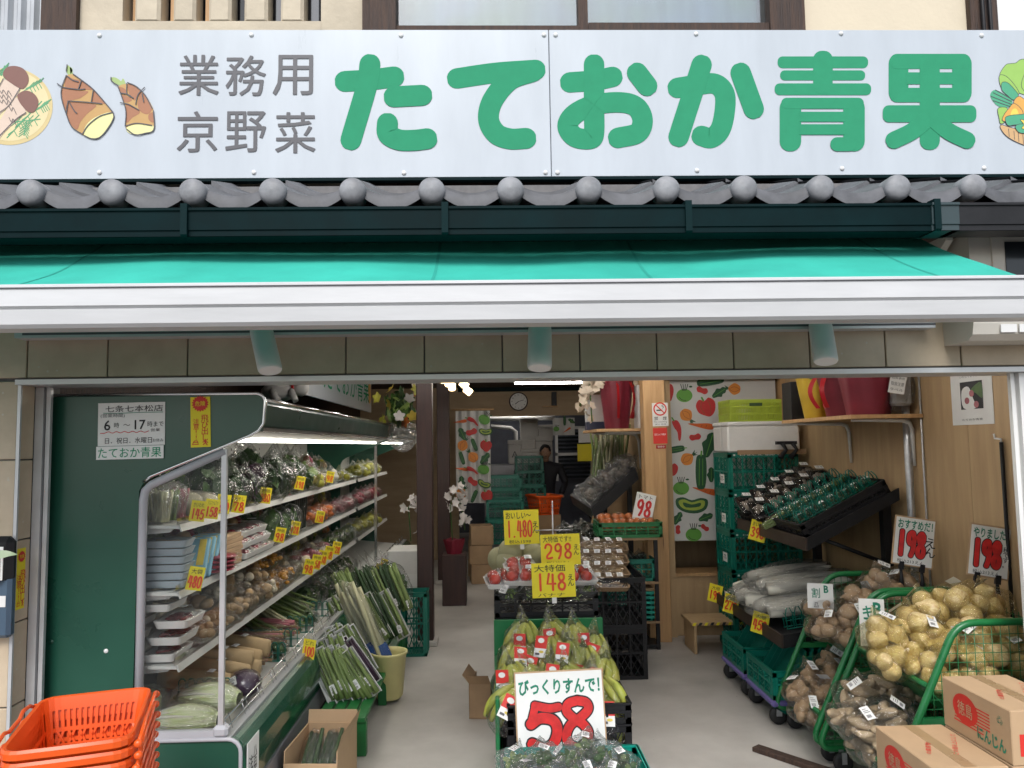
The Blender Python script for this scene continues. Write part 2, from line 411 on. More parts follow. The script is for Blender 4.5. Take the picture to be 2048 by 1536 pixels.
def card(name, label, w, h, lines, loc, rot, bgm='yellow', cat='price card', group=None, edge=None, t=.002, parent=None, figs=()):
    """a flat card standing in the local XZ plane, centre at its origin. lines: (text, x, z, w, h, mat, bold)"""
    mb = MB(); mb.box((-w/2, 0, -h/2), (w/2, t, h/2))
    me = mb.mesh(name, K[bgm])
    o = obj(name, me, parent, loc, rot)
    if parent is None: tag(o, label, cat, group)
    if edge:
        part('backing', MB().box((-w/2-edge, t+.001, -h/2-edge), (w/2+edge, t+.006, h/2+edge)), K['card'], o)
    for i, ln in enumerate(lines):
        s, x, z, ww, hh, m = ln[:6]; bold = ln[6] if len(ln) > 6 else 0
        vert = len(ln) > 7 and ln[7]
        obj('lettering', text_mesh(s, K[m], bold, ww*w if ww else None, hh*h if hh else None, vertical=vert), o, (x*w, -.0012, z*h))
    for (s, x, z, ww, hh, r, m, om) in figs:
        if om: obj('digit_outline', digits_mesh(s, ww*w, hh*h, r*1.35*h, K[om], .0006), o, (x*w, 0, z*h))
        obj('digits', digits_mesh(s, ww*w, hh*h, r*h, K[m], .0022), o, (x*w, 0, z*h))
    return o
# ============================================================ SETTING
D = 2.95                      # facade plane
WALL_R, WALL_L = 2.45, -1.84
structure(part('ground', MB().quad((-200,-200,-.15),(200,-200,-.15),(200,200,-.15),(-200,200,-.15)), K['asphalt']))
structure(part('pavement', MB().box((-8,1.6,-.2),(8,2.9,-.004)), K['floor']))
structure(part('floor', MB().box((-2.2,2.9,-.2),(2.9,14.6,0)), K['floor']))
structure(part('ceiling', MB().box((-2.2,3.121,2.42),(2.9,14.6,2.5)), K['wood_dark']))
structure(part('wall_left', MB().box((WALL_L-.1,3.2,0),(WALL_L,14.6,2.42)), K['wood_dark']))
# plywood sheets of the right-hand wall, each one a panel
wr = structure(part('wall_right', MB().box((WALL_R+.012,3.04,0),(WALL_R+.1,14.6,2.42)), K['pine']))
for i,(a,b) in enumerate(((3.04,3.88),(3.883,4.76),(4.763,5.64),(5.643,6.29))):
    part('plywood_panel', MB().box((WALL_R,a,0),(WALL_R+.012,b,2.42)), K['ply'], wr)
structure(part('wall_rear_right', MB().box((1.46,6.42,0),(1.52,11.2,2.42)), K['ply']))

# ---- building: tiled front, upper storey
bld = thing('shop_building', 'old townhouse shopfront with beige tiled lintel and cream plastered upper storey', 'building')
hw = part('lintel', MB().box((-3.2,2.962,1.872),(3.4,3.12,2.62)), K['grout'], bld)
TP = .3003
tile_me = MB().bbox((0,0,0),(TP-.005,.012,TP-.005),.0025).mesh('tile', K['tile'])
tile_cut = MB().bbox((0,0,0),(TP-.005,.012,.186),.0025).mesh('tile', K['tile'])
for k in range(-4,17):
    x = -1.75 + TP*(k+.5)
    obj('tile', tile_cut, hw, (x, 2.956, 1.88+.093))
    obj('tile', tile_me, hw, (x, 2.956, 2.07+TP/2))
part('lintel_trim', MB().box((-1.78,2.93,1.853),(2.6,2.96,1.872)).box((-1.78,2.96,1.853),(2.6,3.12,1.8625)), K['alu'], bld)
pl = part('pillar', MB().box((-3.2,2.962,-.01),(-1.783,3.24,1.871)), K['grout'], bld)
zt = [PY(20,y,D).z for y in (920,1082,1248,1416)]
rows = [(1.869, zt[0])] + [(zt[i], zt[i+1]) for i in range(3)] + [(zt[3], zt[3]-TP), (zt[3]-TP, zt[3]-2*TP)]
for a,b in rows:
    h = a-b-.005; z = (a+b)/2
    for k in range(3):
        obj('tile', cached(('pt',round(h,3)), lambda: MB().bbox((0,0,0),(TP-.005,.012,h),.0025).mesh('tile', K['tile'])), pl, (-1.777-TP/2-k*TP, 2.956, z))
    obj('tile', cached(('pr',round(h,3)), lambda: MB().bbox((0,0,0),(.012,.088,h),.0025).mesh('tile', K['tile'])), pl, (-1.776, 2.999, z))
part('corner_trim', MB().box((-1.778,2.946,0),(-1.766,2.956,1.852)), K['alu'], bld)
part('door_track', MB().box((-1.770,3.046,0),(-1.738,3.062,1.852)).box((-1.729,3.05,0),(-1.713,3.066,1.852)).box((-1.739,3.066,0),(-1.727,3.07,1.852)), K['alu'], bld)
pr = part('pillar', MB().box((2.115,2.962,-.01),(3.4,3.03,1.852)), K['grout'], bld)
for k in range(2):
    for j in range(6): obj('tile', tile_me, pr, (2.12+TP*(k+.5), 2.956, 1.7-j*TP))
part('door_track', MB().box((2.062,2.975,0),(2.076,2.995,1.852)).box((2.086,2.96,0),(2.112,2.985,1.852)).box((2.076,2.985,0),(2.088,2.997,1.852)), K['white'], bld)

# ---- upper storey
UY = 3.12
ux = lambda px: PY(px, 30, UY).x
uz = lambda py: PY(1024, py, UY).z
ZB, ZT = 2.6, 4.3
part('plaster_wall', MB().box((ux(160),UY,ZB),(ux(245),UY+.1,ZT)).box((ux(642),UY,ZB),(ux(730),UY+.1,ZT)).box((ux(245),UY-.002,ZB),(ux(642),UY+.1,uz(43))), K['plaster'], bld)
part('plaster_wall', MB().box((ux(1600),UY,ZB),(ux(1932),UY+.1,ZT)), K['plaster2'], bld)
mu = part('slatted_window', MB().box((ux(245),UY+.12,ZB),(ux(642),UY+.14,ZT)), K['ink'], bld)
xs = [256,333,404,475,548,620]
for i in range(5):
    a, b = ux(xs[i]+13), ux(xs[i+1]-13)
    part('plaster_bar', MB().bbox(((a+b)/2, UY+.045, (uz(46)+ZT)/2), (b-a, .1, ZT-uz(46)), .012), K['plaster'], mu)
_gs = mat('grey_slat', (.13,.14,.16), .5)
slc = [K['pine'],K['pine'],K['pine'],K['darkglass'],_gs,_gs]
for i,x in enumerate(xs):
    part('slat', MB().box((ux(x-4),UY+.06,uz(44)),(ux(x+11),UY+.1,ZT)), slc[i], mu)
for a,b in ((90,160),(1932,1986)):
    part('timber_post', MB().box((ux(a),UY-.03,ZB),(ux(b),UY+.12,ZT)), K['wood_dark'], bld)
win = part('window', MB().box((ux(742),UY-.035,ZB),(ux(793),UY+.1,ZT)).box((ux(1534),UY-.035,ZB),(ux(1603),UY+.1,ZT)).box((ux(1156),UY-.01,ZB),(ux(1175),UY+.06,ZT)).box((ux(726),UY-.02,ZB),(ux(742),UY+.1,ZT)), K['wood_dark'], bld)
part('window_sill', MB().box((ux(793),UY-.02,ZB),(ux(1156),UY+.06,uz(56))).box((ux(1175),UY-.02,ZB),(ux(1534),UY+.06,uz(50))), K['wood_dark'], win)
wg = film('upstairs_window_glass', (.85,.9,.92), .10, 1.0, .02, 0, 3, haze=.03)
for a,b in ((793,1156),(1175,1534)):
    part('pane', MB().box((ux(a),UY+.02,ZB+.1),(ux(b),UY+.024,ZT)), wg, win)
cur = mat('curtain_sky_tint', (.40,.55,.68), .8, var=.05, col2=(.36,.55,.34), scale=3, detail=1)  # pale curtain with green figures; blue paints the sky reflected in the panes
part('curtain', MB().grid(lambda u,v: (ux(780)+(ux(1560)-ux(780))*u, UY+.16+.02*math.sin(u*70), ZB+.2+(ZT-ZB)*v), 120, 2), cur, win)
part('siding', MB().grid(lambda u,v: (ux(-250)+(ux(90)-ux(-250))*u, UY-.01+.018*(1 if int(u*26)%2 else 0), ZB+(ZT-ZB)*v), 52, 1, smooth=False), mat('grey_metal_siding', (.42,.44,.46), .4, .3), bld)
part('white_siding', MB().box((ux(1986),UY-.02,ZB),(ux(2400),UY+.1,ZT)), K['white'], bld)
cb = thing('wall_cable', 'black cables running down the dark timber post above the sign', 'cable', (0,0,0))
for i,x in enumerate((1952,1966)): part('cable', MB().tube([(ux(x),UY-.045,ZT),(ux(x),UY-.045,uz(60)),(ux(x+4*(i*2-1)),UY-.045,ZB+.2)], .008), K['black'], cb)

# ---- sign board
SY = 3.0
sg = thing('shop_sign', 'long white shop sign with green lettering above the awning', 'sign')
SX0, SXM, SX1 = -2.7, PY(1100,200,SY).x, 2.75
SZ0, SZ1 = 2.667, 3.28
for a,b in ((SX0,SXM-.0012),(SXM+.0012,SX1)):
    part('panel', MB().bbox(((a+b)/2,SY+.008,(SZ0+SZ1)/2),(b-a,.016,SZ1-SZ0),.002), K['sign'], sg)
part('edge_strip', MB().box((SX0,SY-.004,SZ0-.012),(SX1,SY+.03,SZ0-.0005)).box((SX0,SY+.018,SZ0),(SX1,SY+.05,SZ1-.01)), K['gutter'], sg)
bolt = MB().lathe([(.0095,0),(.0095,.002),(.0075,.005),(.004,.0068),(0.0002,.0073)], 12, M=Matrix.Rotation(R(90),3,'X')).mesh('bolt', K['white'])
for x,y in [(-120,70),(199,71),(503,70),(802,71),(1088,70),(1111,70),(1392,68),(1682,67),(1963,71),(2200,70),(-120,345),(199,345),(508,345),(808,346),(1091,345),(1115,345),(1394,341),(1684,337),(1968,336),(2200,335)]:
    obj('bolt', bolt, sg, PY(x,y,SY-.0005))
SGN = lambda px, py, lift: Vector((*PY(px,py,SY-.0006).xz, 0)) and Vector((PY(px,py,SY).x, SY-.0008-lift, PY(px,py,SY).z))
G = [
 [([(690,163),(740,160),(788,154)],21),([(740,129),(734,170),(702,280)],21),([(788,194),(844,191)],21),([(775,247),(776,268),(798,280),(828,281),(854,278)],21)],
 [([(914,157),(990,146),(1071,140)],20.5),([(1066,143),(1020,160),(986,200),(977,238),(992,267),(1020,278),(1052,277)],21)],
 [([(1140,165),(1190,161),(1225,154)],20.5),([(1188,129),(1188,215),(1188,265),(1180,278),(1150,274),(1135,252),(1150,228),(1189,210),(1240,205),(1272,214),(1285,240),(1275,266),(1236,276)],20.5),([(1274,146),(1294,172)],20.5)],
 [([(1355,176),(1395,170),(1430,168),(1449,188),(1449,225),(1440,260),(1422,276),(1403,272)],20.5),([(1403,130),(1392,165),(1357,274)],20.5),([(1481,146),(1507,218)],20.5)],
]
for i,glyph in enumerate(G):
    mb = MB()
    for k,(pts,r) in enumerate(glyph): stroke(mb, pts, r, .0002+.0006*k, SGN)
    part('lettering', mb, K['signgreen'], sg)
def rects(lst):
    mb = MB()
    for k,(x0,y0,x1,y1,r) in enumerate(lst): patch(mb, rrect(x0,y0,x1,y1,r), .0004+.00025*k, SGN, round_=False)
    return mb
ao = rects([(1555,113,1736,136.5,10),(1560,141,1730,161,9),(1549,167,1742,190.5,10),(1626,102,1665,188,17),(1559,196,1602,303,20),(1686,196,1729,303,20),(1562,196,1727,218,12),(1598,224,1690,244,1),(1598,249,1690,270,1),(1660,275,1712,303,14)])
part('lettering', ao, K['signgreen'], sg)
ka = rects([(1777,108,1816.5,205,19),(1904,108,1943,205,19),(1779,108,1941,138,16),(1812,145,1908,169,1),(1779,176,1941,205,16),(1839,110,1879,300,18),(1765,211,1952,245,12)])
stroke(ka, [(1850,242),(1822,264),(1787,281)], 17, .0026, SGN); stroke(ka, [(1870,242),(1898,264),(1933,281)], 17, .0026, SGN)
part('lettering', ka, K['signgreen'], sg)
for s,px,py in (('業',398,151),('務',492,152),('用',586,151),('京',395,264),('野',492,264),('菜',591,266)):
    p = PY(px,py,SY)
    for q_,(dx_,dz_) in enumerate(((-.0013,.0004),(.0013,-.0004),(0,.0016))): obj('lettering', text_mesh(s, K['greyink'], .0, .158, .166), sg, (p.x+dx_, SY-.002-.0004*q_, p.z+dz_))
# printed pictures: mushrooms on a plate, bamboo shoots, basket of vegetables
PR = [flat('print_'+n, c, .45) for n,c in dict(plate=(.62,.50,.24), plate2=(.70,.60,.34), cap=(.20,.09,.07), stem=(.66,.52,.42), line=(.06,.06,.07), fern=(.10,.33,.16), shoot=(.36,.15,.07), shooty=(.62,.50,.17), cut=(.74,.72,.34), tip=(.33,.45,.16), leaf=(.30,.52,.11), leaf2=(.07,.36,.20), gourd=(.70,.37,.08), gourdy=(.74,.60,.10), basket=(.60,.38,.18), shootm=(.50,.30,.10)).items()]
art = MB()
c1 = lambda x,y: (x*330/2048, 100+y*220/1365)
def ap(pts, lift, mi, rd=True): patch(art, [c1(*p) for p in pts], lift, SGN, mi, rd)
def al(pts, r=.7, lift=.004): stroke(art, [c1(*p) for p in pts], r, lift, SGN, 4, thick=.0001)
ap(ellipse(120,700,535,480),.0002,0); ap(ellipse(120,690,492,440),.0006,1)
for a,b in (((90,1090),(520,640)),((330,480),(520,390)),((140,900),(500,860)),((480,720),(600,660)),((20,320),(60,200)),((300,1060),(330,900))):
    stroke(art, [c1(*a),c1(*b)], 1.1, .0009, SGN, 5)
    for t in (.2,.4,.6,.8):
        x,y = a[0]+(b[0]-a[0])*t, a[1]+(b[1]-a[1])*t
        for sx,sy in ((-70,50),(60,-60),(40,70)): stroke(art, [c1(x,y),c1(x+sx,y+sy)], .8, .0011+.0001*t, SGN, 5)
ap([(-300,1000),(-60,700),(40,360),(250,480),(120,690),(-40,860),(-200,1200)],.0014,3); ap([(-120,1100),(120,690),(220,600),(330,780),(250,840),(30,1060),(-60,1200)],.0018,3)
for y in (500,560,620): al([(0,y),(30,y+40),(50,y),(90,y+60),(110,y+10),(150,y+70)],.5)
for y in (760,900): al([(120,y-60),(150,y),(170,y-40),(210,y+40)],.5)
al([(50,360),(-20,500),(-60,700)]); al([(255,480),(120,690),(0,780)]); al([(330,780),(200,870),(0,1070)])
ap([(45,280),(100,215),(200,203),(300,240),(358,330),(350,420),(300,480),(250,480),(150,420),(60,350)],.0022,2)
ap([(220,580),(260,530),(330,508),(420,540),(478,620),(470,710),(420,775),(350,770),(260,670)],.0026,2)
part('picture', art, PR, sg); art = MB()
for s_ in ([(840,190),(820,260),(890,350),(900,250)],[(870,215),(880,300),(902,240)]): ap(s_,.0004,9)
body = [(830,320),(915,305),(1020,380),(1165,495),(1320,670),(1410,780),(1400,880),(1250,1085),(1150,1105),(1050,1070),(900,960),(830,800),(775,600),(775,470),(800,400)]
ap(body,.0008,15)
for q in ([(835,325),(905,360),(1005,390),(980,490),(850,480),(805,440)],[(1020,380),(1150,490),(1080,495),(985,490)],[(785,480),(1000,510),(1100,520),(1000,600),(870,640),(820,760),(780,620)],[(1170,510),(1310,665),(1220,655),(1145,645)],[(850,660),(1050,660),(1200,690),(1080,800),(1000,900),(960,990),(880,920),(830,800)]): ap(q,.0012,6)
ap([(1060,960),(1150,860),(1300,790),(1400,780),(1415,850),(1340,990),(1230,1095),(1130,1100),(1050,1065)],.0018,8)
for l_ in ([(830,320),(775,470),(770,600),(830,800),(900,960),(1030,1050)],[(915,305),(1020,380),(1165,495),(1320,670),(1410,780)],[(720,425),(800,470),(980,495),(1060,490)],[(830,800),(850,660),(870,640),(1100,655),(1270,672)],[(1020,380),(980,490)],[(1165,500),(1140,650)],[(1030,1050),(1100,940),(1240,830),(1400,780)],[(1050,1065),(1150,1105),(1250,1085),(1350,970),(1415,850),(1410,780)],[(840,330),(910,380),(980,400)],[(870,660),(930,760),(960,790)],[(840,190),(830,270)]): al(l_,1.0)
part('picture', art, PR, sg); art = MB()
ap([(1385,345),(1440,345),(1520,400),(1570,440),(1560,480),(1480,440),(1400,390)],.0004,9); ap([(1530,355),(1500,420),(1560,430)],.0006,9)
body = [(1470,455),(1580,420),(1680,440),(1800,550),(1890,700),(1915,800),(1915,990),(1800,1040),(1680,1055),(1580,1010),(1560,900),(1570,780),(1540,650),(1500,540)]
ap(body,.0008,15)
for q in ([(1600,410),(1700,470),(1760,510),(1690,620),(1640,600),(1590,500)],[(1760,530),(1850,640),(1890,740),(1830,800),(1740,760),(1710,660)],[(1480,460),(1560,490),(1570,545),(1500,540)],[(1520,560),(1640,610),(1600,650),(1540,640)],[(1570,670),(1680,720),(1740,780),(1650,840),(1570,900)],[(1850,800),(1910,780),(1910,900),(1850,870)]): ap(q,.0012,6)
ap([(1580,960),(1700,925),(1850,930),(1910,950),(1900,1010),(1780,1045),(1650,1050),(1580,1010)],.0018,8)
for l_ in ([(1470,455),(1540,650),(1570,780),(1560,945)],[(1590,410),(1700,460),(1810,570),(1895,730)],[(1500,660),(1600,680),(1730,750)],[(1580,420),(1585,550),(1660,600)],[(1800,470),(1720,560),(1690,680)],[(1560,950),(1700,915),(1890,940)],[(1575,985),(1680,1055),(1800,1040),(1915,990),(1910,760)],[(1385,345),(1390,390),(1470,450)],[(1510,540),(1600,560),(1650,600)],[(1770,550),(1790,650)]): al(l_,1.0)
part('picture', art, PR, sg); art = MB()
c2 = lambda x,y: (1900+x*148/1033, 100+y*220/1536)
def bp_(pts, lift, mi, rd=True, ln=True):
    q = patch(art, [c2(*p) for p in pts], lift, SGN, mi, rd)
    if ln: stroke(art, [(p.x,p.y) for p in q]+[(q[0].x,q[0].y)], .5, lift+.0001, SGN, 4, smooth=False, thick=.0001)
    q = patch(art, [c2(2400-p[0],p[1]+12) for p in pts], lift+.00015, SGN, mi, rd)
    if ln: stroke(art, [(p.x,p.y) for p in q]+[(q[0].x,q[0].y)], .5, lift+.00025, SGN, 4, smooth=False, thick=.0001)
bp_([(770,215),(850,190),(920,180),(1000,130),(1200,150),(1350,300),(1400,520),(1200,640),(960,600),(800,450),(690,360)],.0003,10)
bp_([(560,640),(640,560),(860,700),(820,800),(660,780)],.0006,11,ln=False)
for a,b in (((570,650),(850,760)),((600,600),(850,720)),((630,560),(880,700)),((600,710),(830,790))): stroke(art, [c2(*a),c2(*b)], .8, .0009, SGN, 4, thick=.0001)
bp_([(690,355),(780,370),(880,470),(960,600),(900,640),(760,600),(690,470)],.0011,10)
bp_([(720,460),(800,460),(900,560),(950,640),(880,700),(800,640),(720,560)],.0014,11)
bp_([(660,830),(720,800),(800,830),(760,1000),(700,1030),(680,960)],.0016,10)
bp_([(700,1050),(900,1100),(1300,1150),(1300,1400),(1030,1330),(850,1250),(740,1160)],.0019,14)
for x in (810,885,945,1010): stroke(art, [c2(x,1100+(x-800)*.4),c2(x+10,1210+(x-800)*.5)], .5, .0024, SGN, 4, thick=.0001)
bp_([(950,650),(1050,700),(1250,760),(1250,1000),(1000,1000),(880,760)],.0026,12)
bp_([(880,750),(960,800),(1010,880),(980,1000),(740,1000),(740,920),(820,810)],.0030,12)
bp_([(860,840),(920,830),(950,920),(900,960),(830,950)],.0034,13,ln=False)
bp_([(760,960),(830,920),(1033,900),(1250,880),(1250,1040),(1033,1060),(900,1050),(800,1060)],.0037,11)
bp_([(900,1080),(960,1040),(1100,1060),(1100,1160),(960,1160)],.0041,11)
bp_([(970,980),(1050,1000),(1200,1100),(1100,1130),(990,1100),(1020,1050)],.0044,13)
part('picture', art, PR, sg)

# ---- tiled pent roof under the sign
K['kcap_lit'] = mat('lit_end_cap_tone', (.25,.255,.27), .55, var=.35, scale=14, bump=.1, bscale=40)  # same clay as the tiles; lighter tone paints light on the caps
rf = thing('pent_roof', 'silver grey clay tile eave with round end caps under the sign', 'roof')
EP = (1.712+1.555)/12
def wave(t): return .030*math.cos(2*math.pi*t) if t < .5 else .030*math.cos(2*math.pi*t)*1.0
def tile_mesh(front):
    mb = MB(); n = 14; x0 = -EP*.5; th = .016 if front else .022
    def pt(u, v, up): 
        z = .026*(1-math.sin(math.pi*u)*1.9) if u < 1 else 0
        return Vector((x0+EP*u*1.04, v*.30, z + v*.30*.30 + (th if up else 0)))
    mb.grid(lambda u,v: pt(u,v,True), n, 2); mb.grid(lambda u,v: pt(u,0,v>.5), n, 1)
    if front:
        # hanging lip
        mb.grid(lambda u,v: pt(u,0,True)+Vector((0,-.012*(v>0),-.052*v*(0.55+.45*math.sin(math.pi*u)))), n, 2)
        M3 = Matrix.Rotation(R(90),3,'X')
        lip_faces = len(mb.f)
        mb.lathe([(.0465,-.05),(.0465,0),(.045,.008),(.036,.017),(.02,.023),(.0003,.025)], 28, c=(x0+.004,-.016,.004), M=M3)
        for q in range(lip_faces, len(mb.m)): mb.m[q] = 1
    return mb.mesh('roof_tile', [K['kawara'], K['kcap_lit']])
tf, tb = tile_mesh(True), tile_mesh(False)
for k in range(-3,16):
    x = -1.555+EP*(k+.5)
    obj('roof_tile', tf, rf, (x,2.62,2.475), (0,0,R(random.uniform(-.6,.6))))
    for j in (1,):
        obj('roof_tile', tb, rf, (x+random.uniform(-.004,.004),2.62+.165*j,2.475+.058*j+random.uniform(-.002,.002)))
part('eave_board', MB().box((-3,2.66,2.36),(3.4,3.0,2.44)), K['wood_dark'], rf)

# ---- gutter
gt = thing('roof_gutter', 'dark green box gutter along the tiled eave', 'gutter')
GY = 2.54
gz = lambda y: PY(1024,y,GY).z
g0, g1 = gz(412), gz(468)
gx = PY(1868,430,GY).x
prof = [(GY,g1),(GY+.006,g1),(GY+.006,gz(456)),(GY+.001,gz(455)),(GY,gz(418)),(GY-.006,gz(417)),(GY-.006,g0),(GY+.02,g0),(GY+.09,g0-.02),(GY+.10,g0-.05),(GY+.09,g1)]
fnx = lambda a,b,d: (d,a,b)
part('channel', MB().prism(prof, fnx, -3.0, gx), K['gutter'], gt)
part('channel', MB().prism(prof, fnx, gx+.06, 3.2), K['black'], gt)
part('joint_sleeve', MB().prism([(a-.006,b) for a,b in prof[:8]]+[(GY+.1,g0),(GY+.1,g1)], fnx, gx-.01, gx+.085), mat('gutter_sleeve', (.03,.05,.055), .4), gt)
for px in (370,890,1376,1872,-140):
    x = PY(px,430,GY).x
    part('bracket', MB().prism([(GY-.014,g0+.012),(GY+.03,g0+.014),(GY+.03,g0+.004),(GY-.004,g0+.004),(GY-.004,g1-.002),(GY-.013,g1+.004)], fnx, x-.011, x+.011), mat('gutter_bracket', (.004,.018,.02), .6, spec=.08), gt)

# ---- awning
aw = thing('awning', 'turquoise green cloth awning with white front bar', 'awning')
AX0, AX1 = -2.35, 1.652
CY, CZ, BY, BZ = 2.855, PY(1024,480,2.855).z, 2.235, 2.066
def cloth(u,v):
    x = AX0+(AX1-AX0)*u; y = CY+(BY-CY)*v; z = CZ+(BZ-CZ)*v
    z -= .026*math.sin(math.pi*v)*(1+.45*math.sin(x*2.6+1)) + .004*math.sin(x*9+v*4)*math.sin(math.pi*v) + .006*noise.noise(Vector((x*3.2,v*2.5,.3)))*math.sin(math.pi*v)
    return Vector((x,y,z))
_am = K['awning'].node_tree; _pb = _am.nodes['Principled BSDF']; _tl = _am.nodes.new('ShaderNodeBsdfTranslucent'); _tl.inputs[0].default_value = (.10,.62,.50,1)
_ms = _am.nodes.new('ShaderNodeMixShader'); _ms.inputs[0].default_value = .02; _mo = [q for q in _am.nodes if q.type == 'OUTPUT_MATERIAL'][0]
_am.links.new(_pb.outputs[0], _ms.inputs[1]); _am.links.new(_tl.outputs[0], _ms.inputs[2]); _am.links.new(_ms.outputs[0], _mo.inputs[0])
part('cloth', MB().grid(cloth, 120, 16), K['awning'], aw)
seam = mat('awning_seam', (.02,.33,.26), .8)
for xs_ in (-1.42,-.18,.52,1.40): part('seam', MB().grid(lambda u,v: cloth((xs_-AX0+.010*u)/(AX1-AX0), v)+Vector((0,0,.0012)), 1, 10), seam, aw)
X1b = AX1+.10
def barprof():
    return [(BY-.01,BZ+.004),(BY-.075,BZ+.002),(BY-.085,BZ-.004),(BY-.088,BZ-.062),(BY-.082,BZ-.066),(BY-.078,BZ-.069),(BY-.084,BZ-.072),(BY-.080,BZ-.112),(BY-.070,BZ-.122),(BY-.02,BZ-.126),(BY,BZ-.06)]
part('front_bar', MB().prism(barprof(), fnx, AX0-.1, X1b), mat('painted_bar', (.57,.575,.58), .4, var=.08, scale=3, stretch=(1,6,6), detail=10, bump=.04, bscale=12), aw)
part('bar_groove', MB().box((AX0-.1,BY-.0895,BZ-.012),(X1b,BY-.083,BZ-.0095)), K['greyink'], aw)
part('cassette', MB().prism([(CY-.055,CZ+.058),(CY-.04,CZ+.066),(CY+.08,CZ+.066),(CY+.095,CZ+.05),(CY+.095,CZ-.03),(CY+.05,CZ-.05),(CY+.04,CZ+.02),(CY-.05,CZ+.045)], fnx, AX0-.08, AX1+.07), K['beige'], aw)
part('cassette_end', MB().prism([(CY-.06,CZ+.075),(CY+.097,CZ+.07),(CY+.097,CZ-.06),(CY+.02,CZ-.085),(CY-.06,CZ-.03),(CY-.065,CZ+.04)], fnx, AX1+.072, AX1+.10), K['beige'], aw)
part('roller', MB().cyl((AX0,CY+.01,CZ+.012),(AX1,CY+.01,CZ+.012),.026,n=16), K['awning'], aw)
for x in (-1.5,1.25):
    part('folding_arm', MB().tube([(x,CY+.05,CZ-.03),(x+.28*(1 if x<0 else -1),(CY+BY)/2,(CZ+BZ)/2-.06),(x,BY+.02,BZ-.05)], .016, 8), K['white'], aw)

# ---- light rail and spotlights
RY = 2.90
rz0 = PY(500,666,RY).z
rl = thing('light_rail', 'grey metal lighting rail fixed along the tiled lintel', 'rail')
rx0, rx1 = PY(35,668,RY).x, PY(1865,650,RY).x
part('rail', MB().box((rx0,RY-.02,rz0-.012),(rx1,RY+.05,rz0+.02)), K['alu'], rl)
part('slot', MB().box((rx0+.03,RY-.0215,rz0-.002),(rx1,RY-.0198,rz0+.006)), K['greyink'], rl)
for i,(tx,ty,bx,by,lab) in enumerate(((522,664,541,742,'left'),(1080,658,1079,737,'middle'),(1640,652,1652,724,'right'))):
    t_ = PY(tx,ty-6,2.84); b_ = PY(bx,by,2.78)
    s_ = thing('spotlight', f'white oval cylinder spotlight hanging below the awning bar, {lab} one of three', 'spotlight', t_, None, 'spotlights under the awning')
    d = b_-t_; n_ = d.normalized()
    part('housing', MB().tube([Vector((0,0,0)), n_*.006, n_*.02, d*.9, d*.97, d], [.036,.042,.044,.045,.044,.041], 24, flat=.78), K['white'], s_)
    part('stem', MB().cyl((0,.0,.0),(0,RY-.0-t_.y,rz0-t_.z+.01),.012,n=10), K['alu'], s_)
# ---- casing unit on the wall at the right
un = thing('wall_unit', 'beige wall-mounted casing unit with dark window right of the awning', 'appliance')
ua, ub = PY(1915,668,2.86), PY(1915,686,2.86)
x0 = ua.x; zt_, zb_ = PY(1990,462,2.78).z, ub.z
part('casing', MB().prism([(2.955,zb_),(2.80,zb_),(2.77,zb_+.02),(2.76,zb_+.06),(2.76,zt_-.03),(2.78,zt_),(2.955,zt_)], fnx, x0, x0+.75), K['beige'], un)
part('window_frame', MB().box((PY(1985,500,2.75).x,2.752,2.16),(x0+.7,2.762,zt_-.03)), K['beige'], un)
part('window_pane', MB().box((PY(2010,500,2.75).x,2.748,2.19),(x0+.68,2.753,zt_-.05)), K['darkglass'], un)
part('louvre', MB().box((x0+.10,2.756,zb_+.025),(x0+.16,2.763,zb_+.055)).box((x0+.17,2.756,zb_+.025),(x0+.6,2.763,zb_+.055)), K['white'], un)
# ============================================================ PRODUCE KIT
def film_mesh(seed, tie=True, m='film', sub=4, amp=.10):
    def go():
        off = Vector((seed*5.1, seed*2.3, seed*8.7))
        def fn(p):
            k = 1+amp*noise.noise(p*1.7+off)+amp*.8*abs(noise.noise(p*4.5+off))-amp*.5*abs(noise.noise(p*9+off))
            q = p*k
            if tie and p.z > .5:
                t = (p.z-.5)/.5; w = 1-.8*t**.7
                q.x *= w; q.y *= w; q.z += .5*t*t+.12*t*noise.noise(p*7+off)
                q.x += .25*t*t*noise.noise(off*1.3); q.y += .25*t*t*noise.noise(off*2.1)
            return q
        return MB().ball((0,0,0),1,sub,fn=fn).mesh('film', K[m])
    return cached(('film',seed,tie,m,sub,amp), go)
def leaf_clump(key, mats, n=50, seed=0, L=.55, curl=.35):
    def go():
        rnd = random.Random(seed); mb = MB()
        for i in range(n):
            d = Vector((rnd.gauss(0,1),rnd.gauss(0,1),rnd.gauss(0,1))).normalized()*rnd.uniform(.35,.85)
            M = Euler((rnd.uniform(0,6.3),rnd.uniform(0,6.3),rnd.uniform(0,6.3))).to_matrix(); l = L*rnd.uniform(.6,1.2); w = l*rnd.uniform(.35,.6); cu = curl*rnd.uniform(.3,1.4)
            def lf(u,v): 
                ww = w*math.sin(math.pi*min(1,.08+u*.92))**.7
                return M@Vector(((u-.5)*l*2,(v-.5)*2*ww,cu*l*math.sin(u*3)+.25*w*math.sin(v*9+i)*abs(v-.5)+.2*w*abs(v-.5)))+d*.75
            mb.grid(lf,5,4,mi=rnd.randrange(len(mats)))
        return mb.mesh('leaves', [K[x] for x in mats])
    return cached(('leaf',key,n,seed), go)
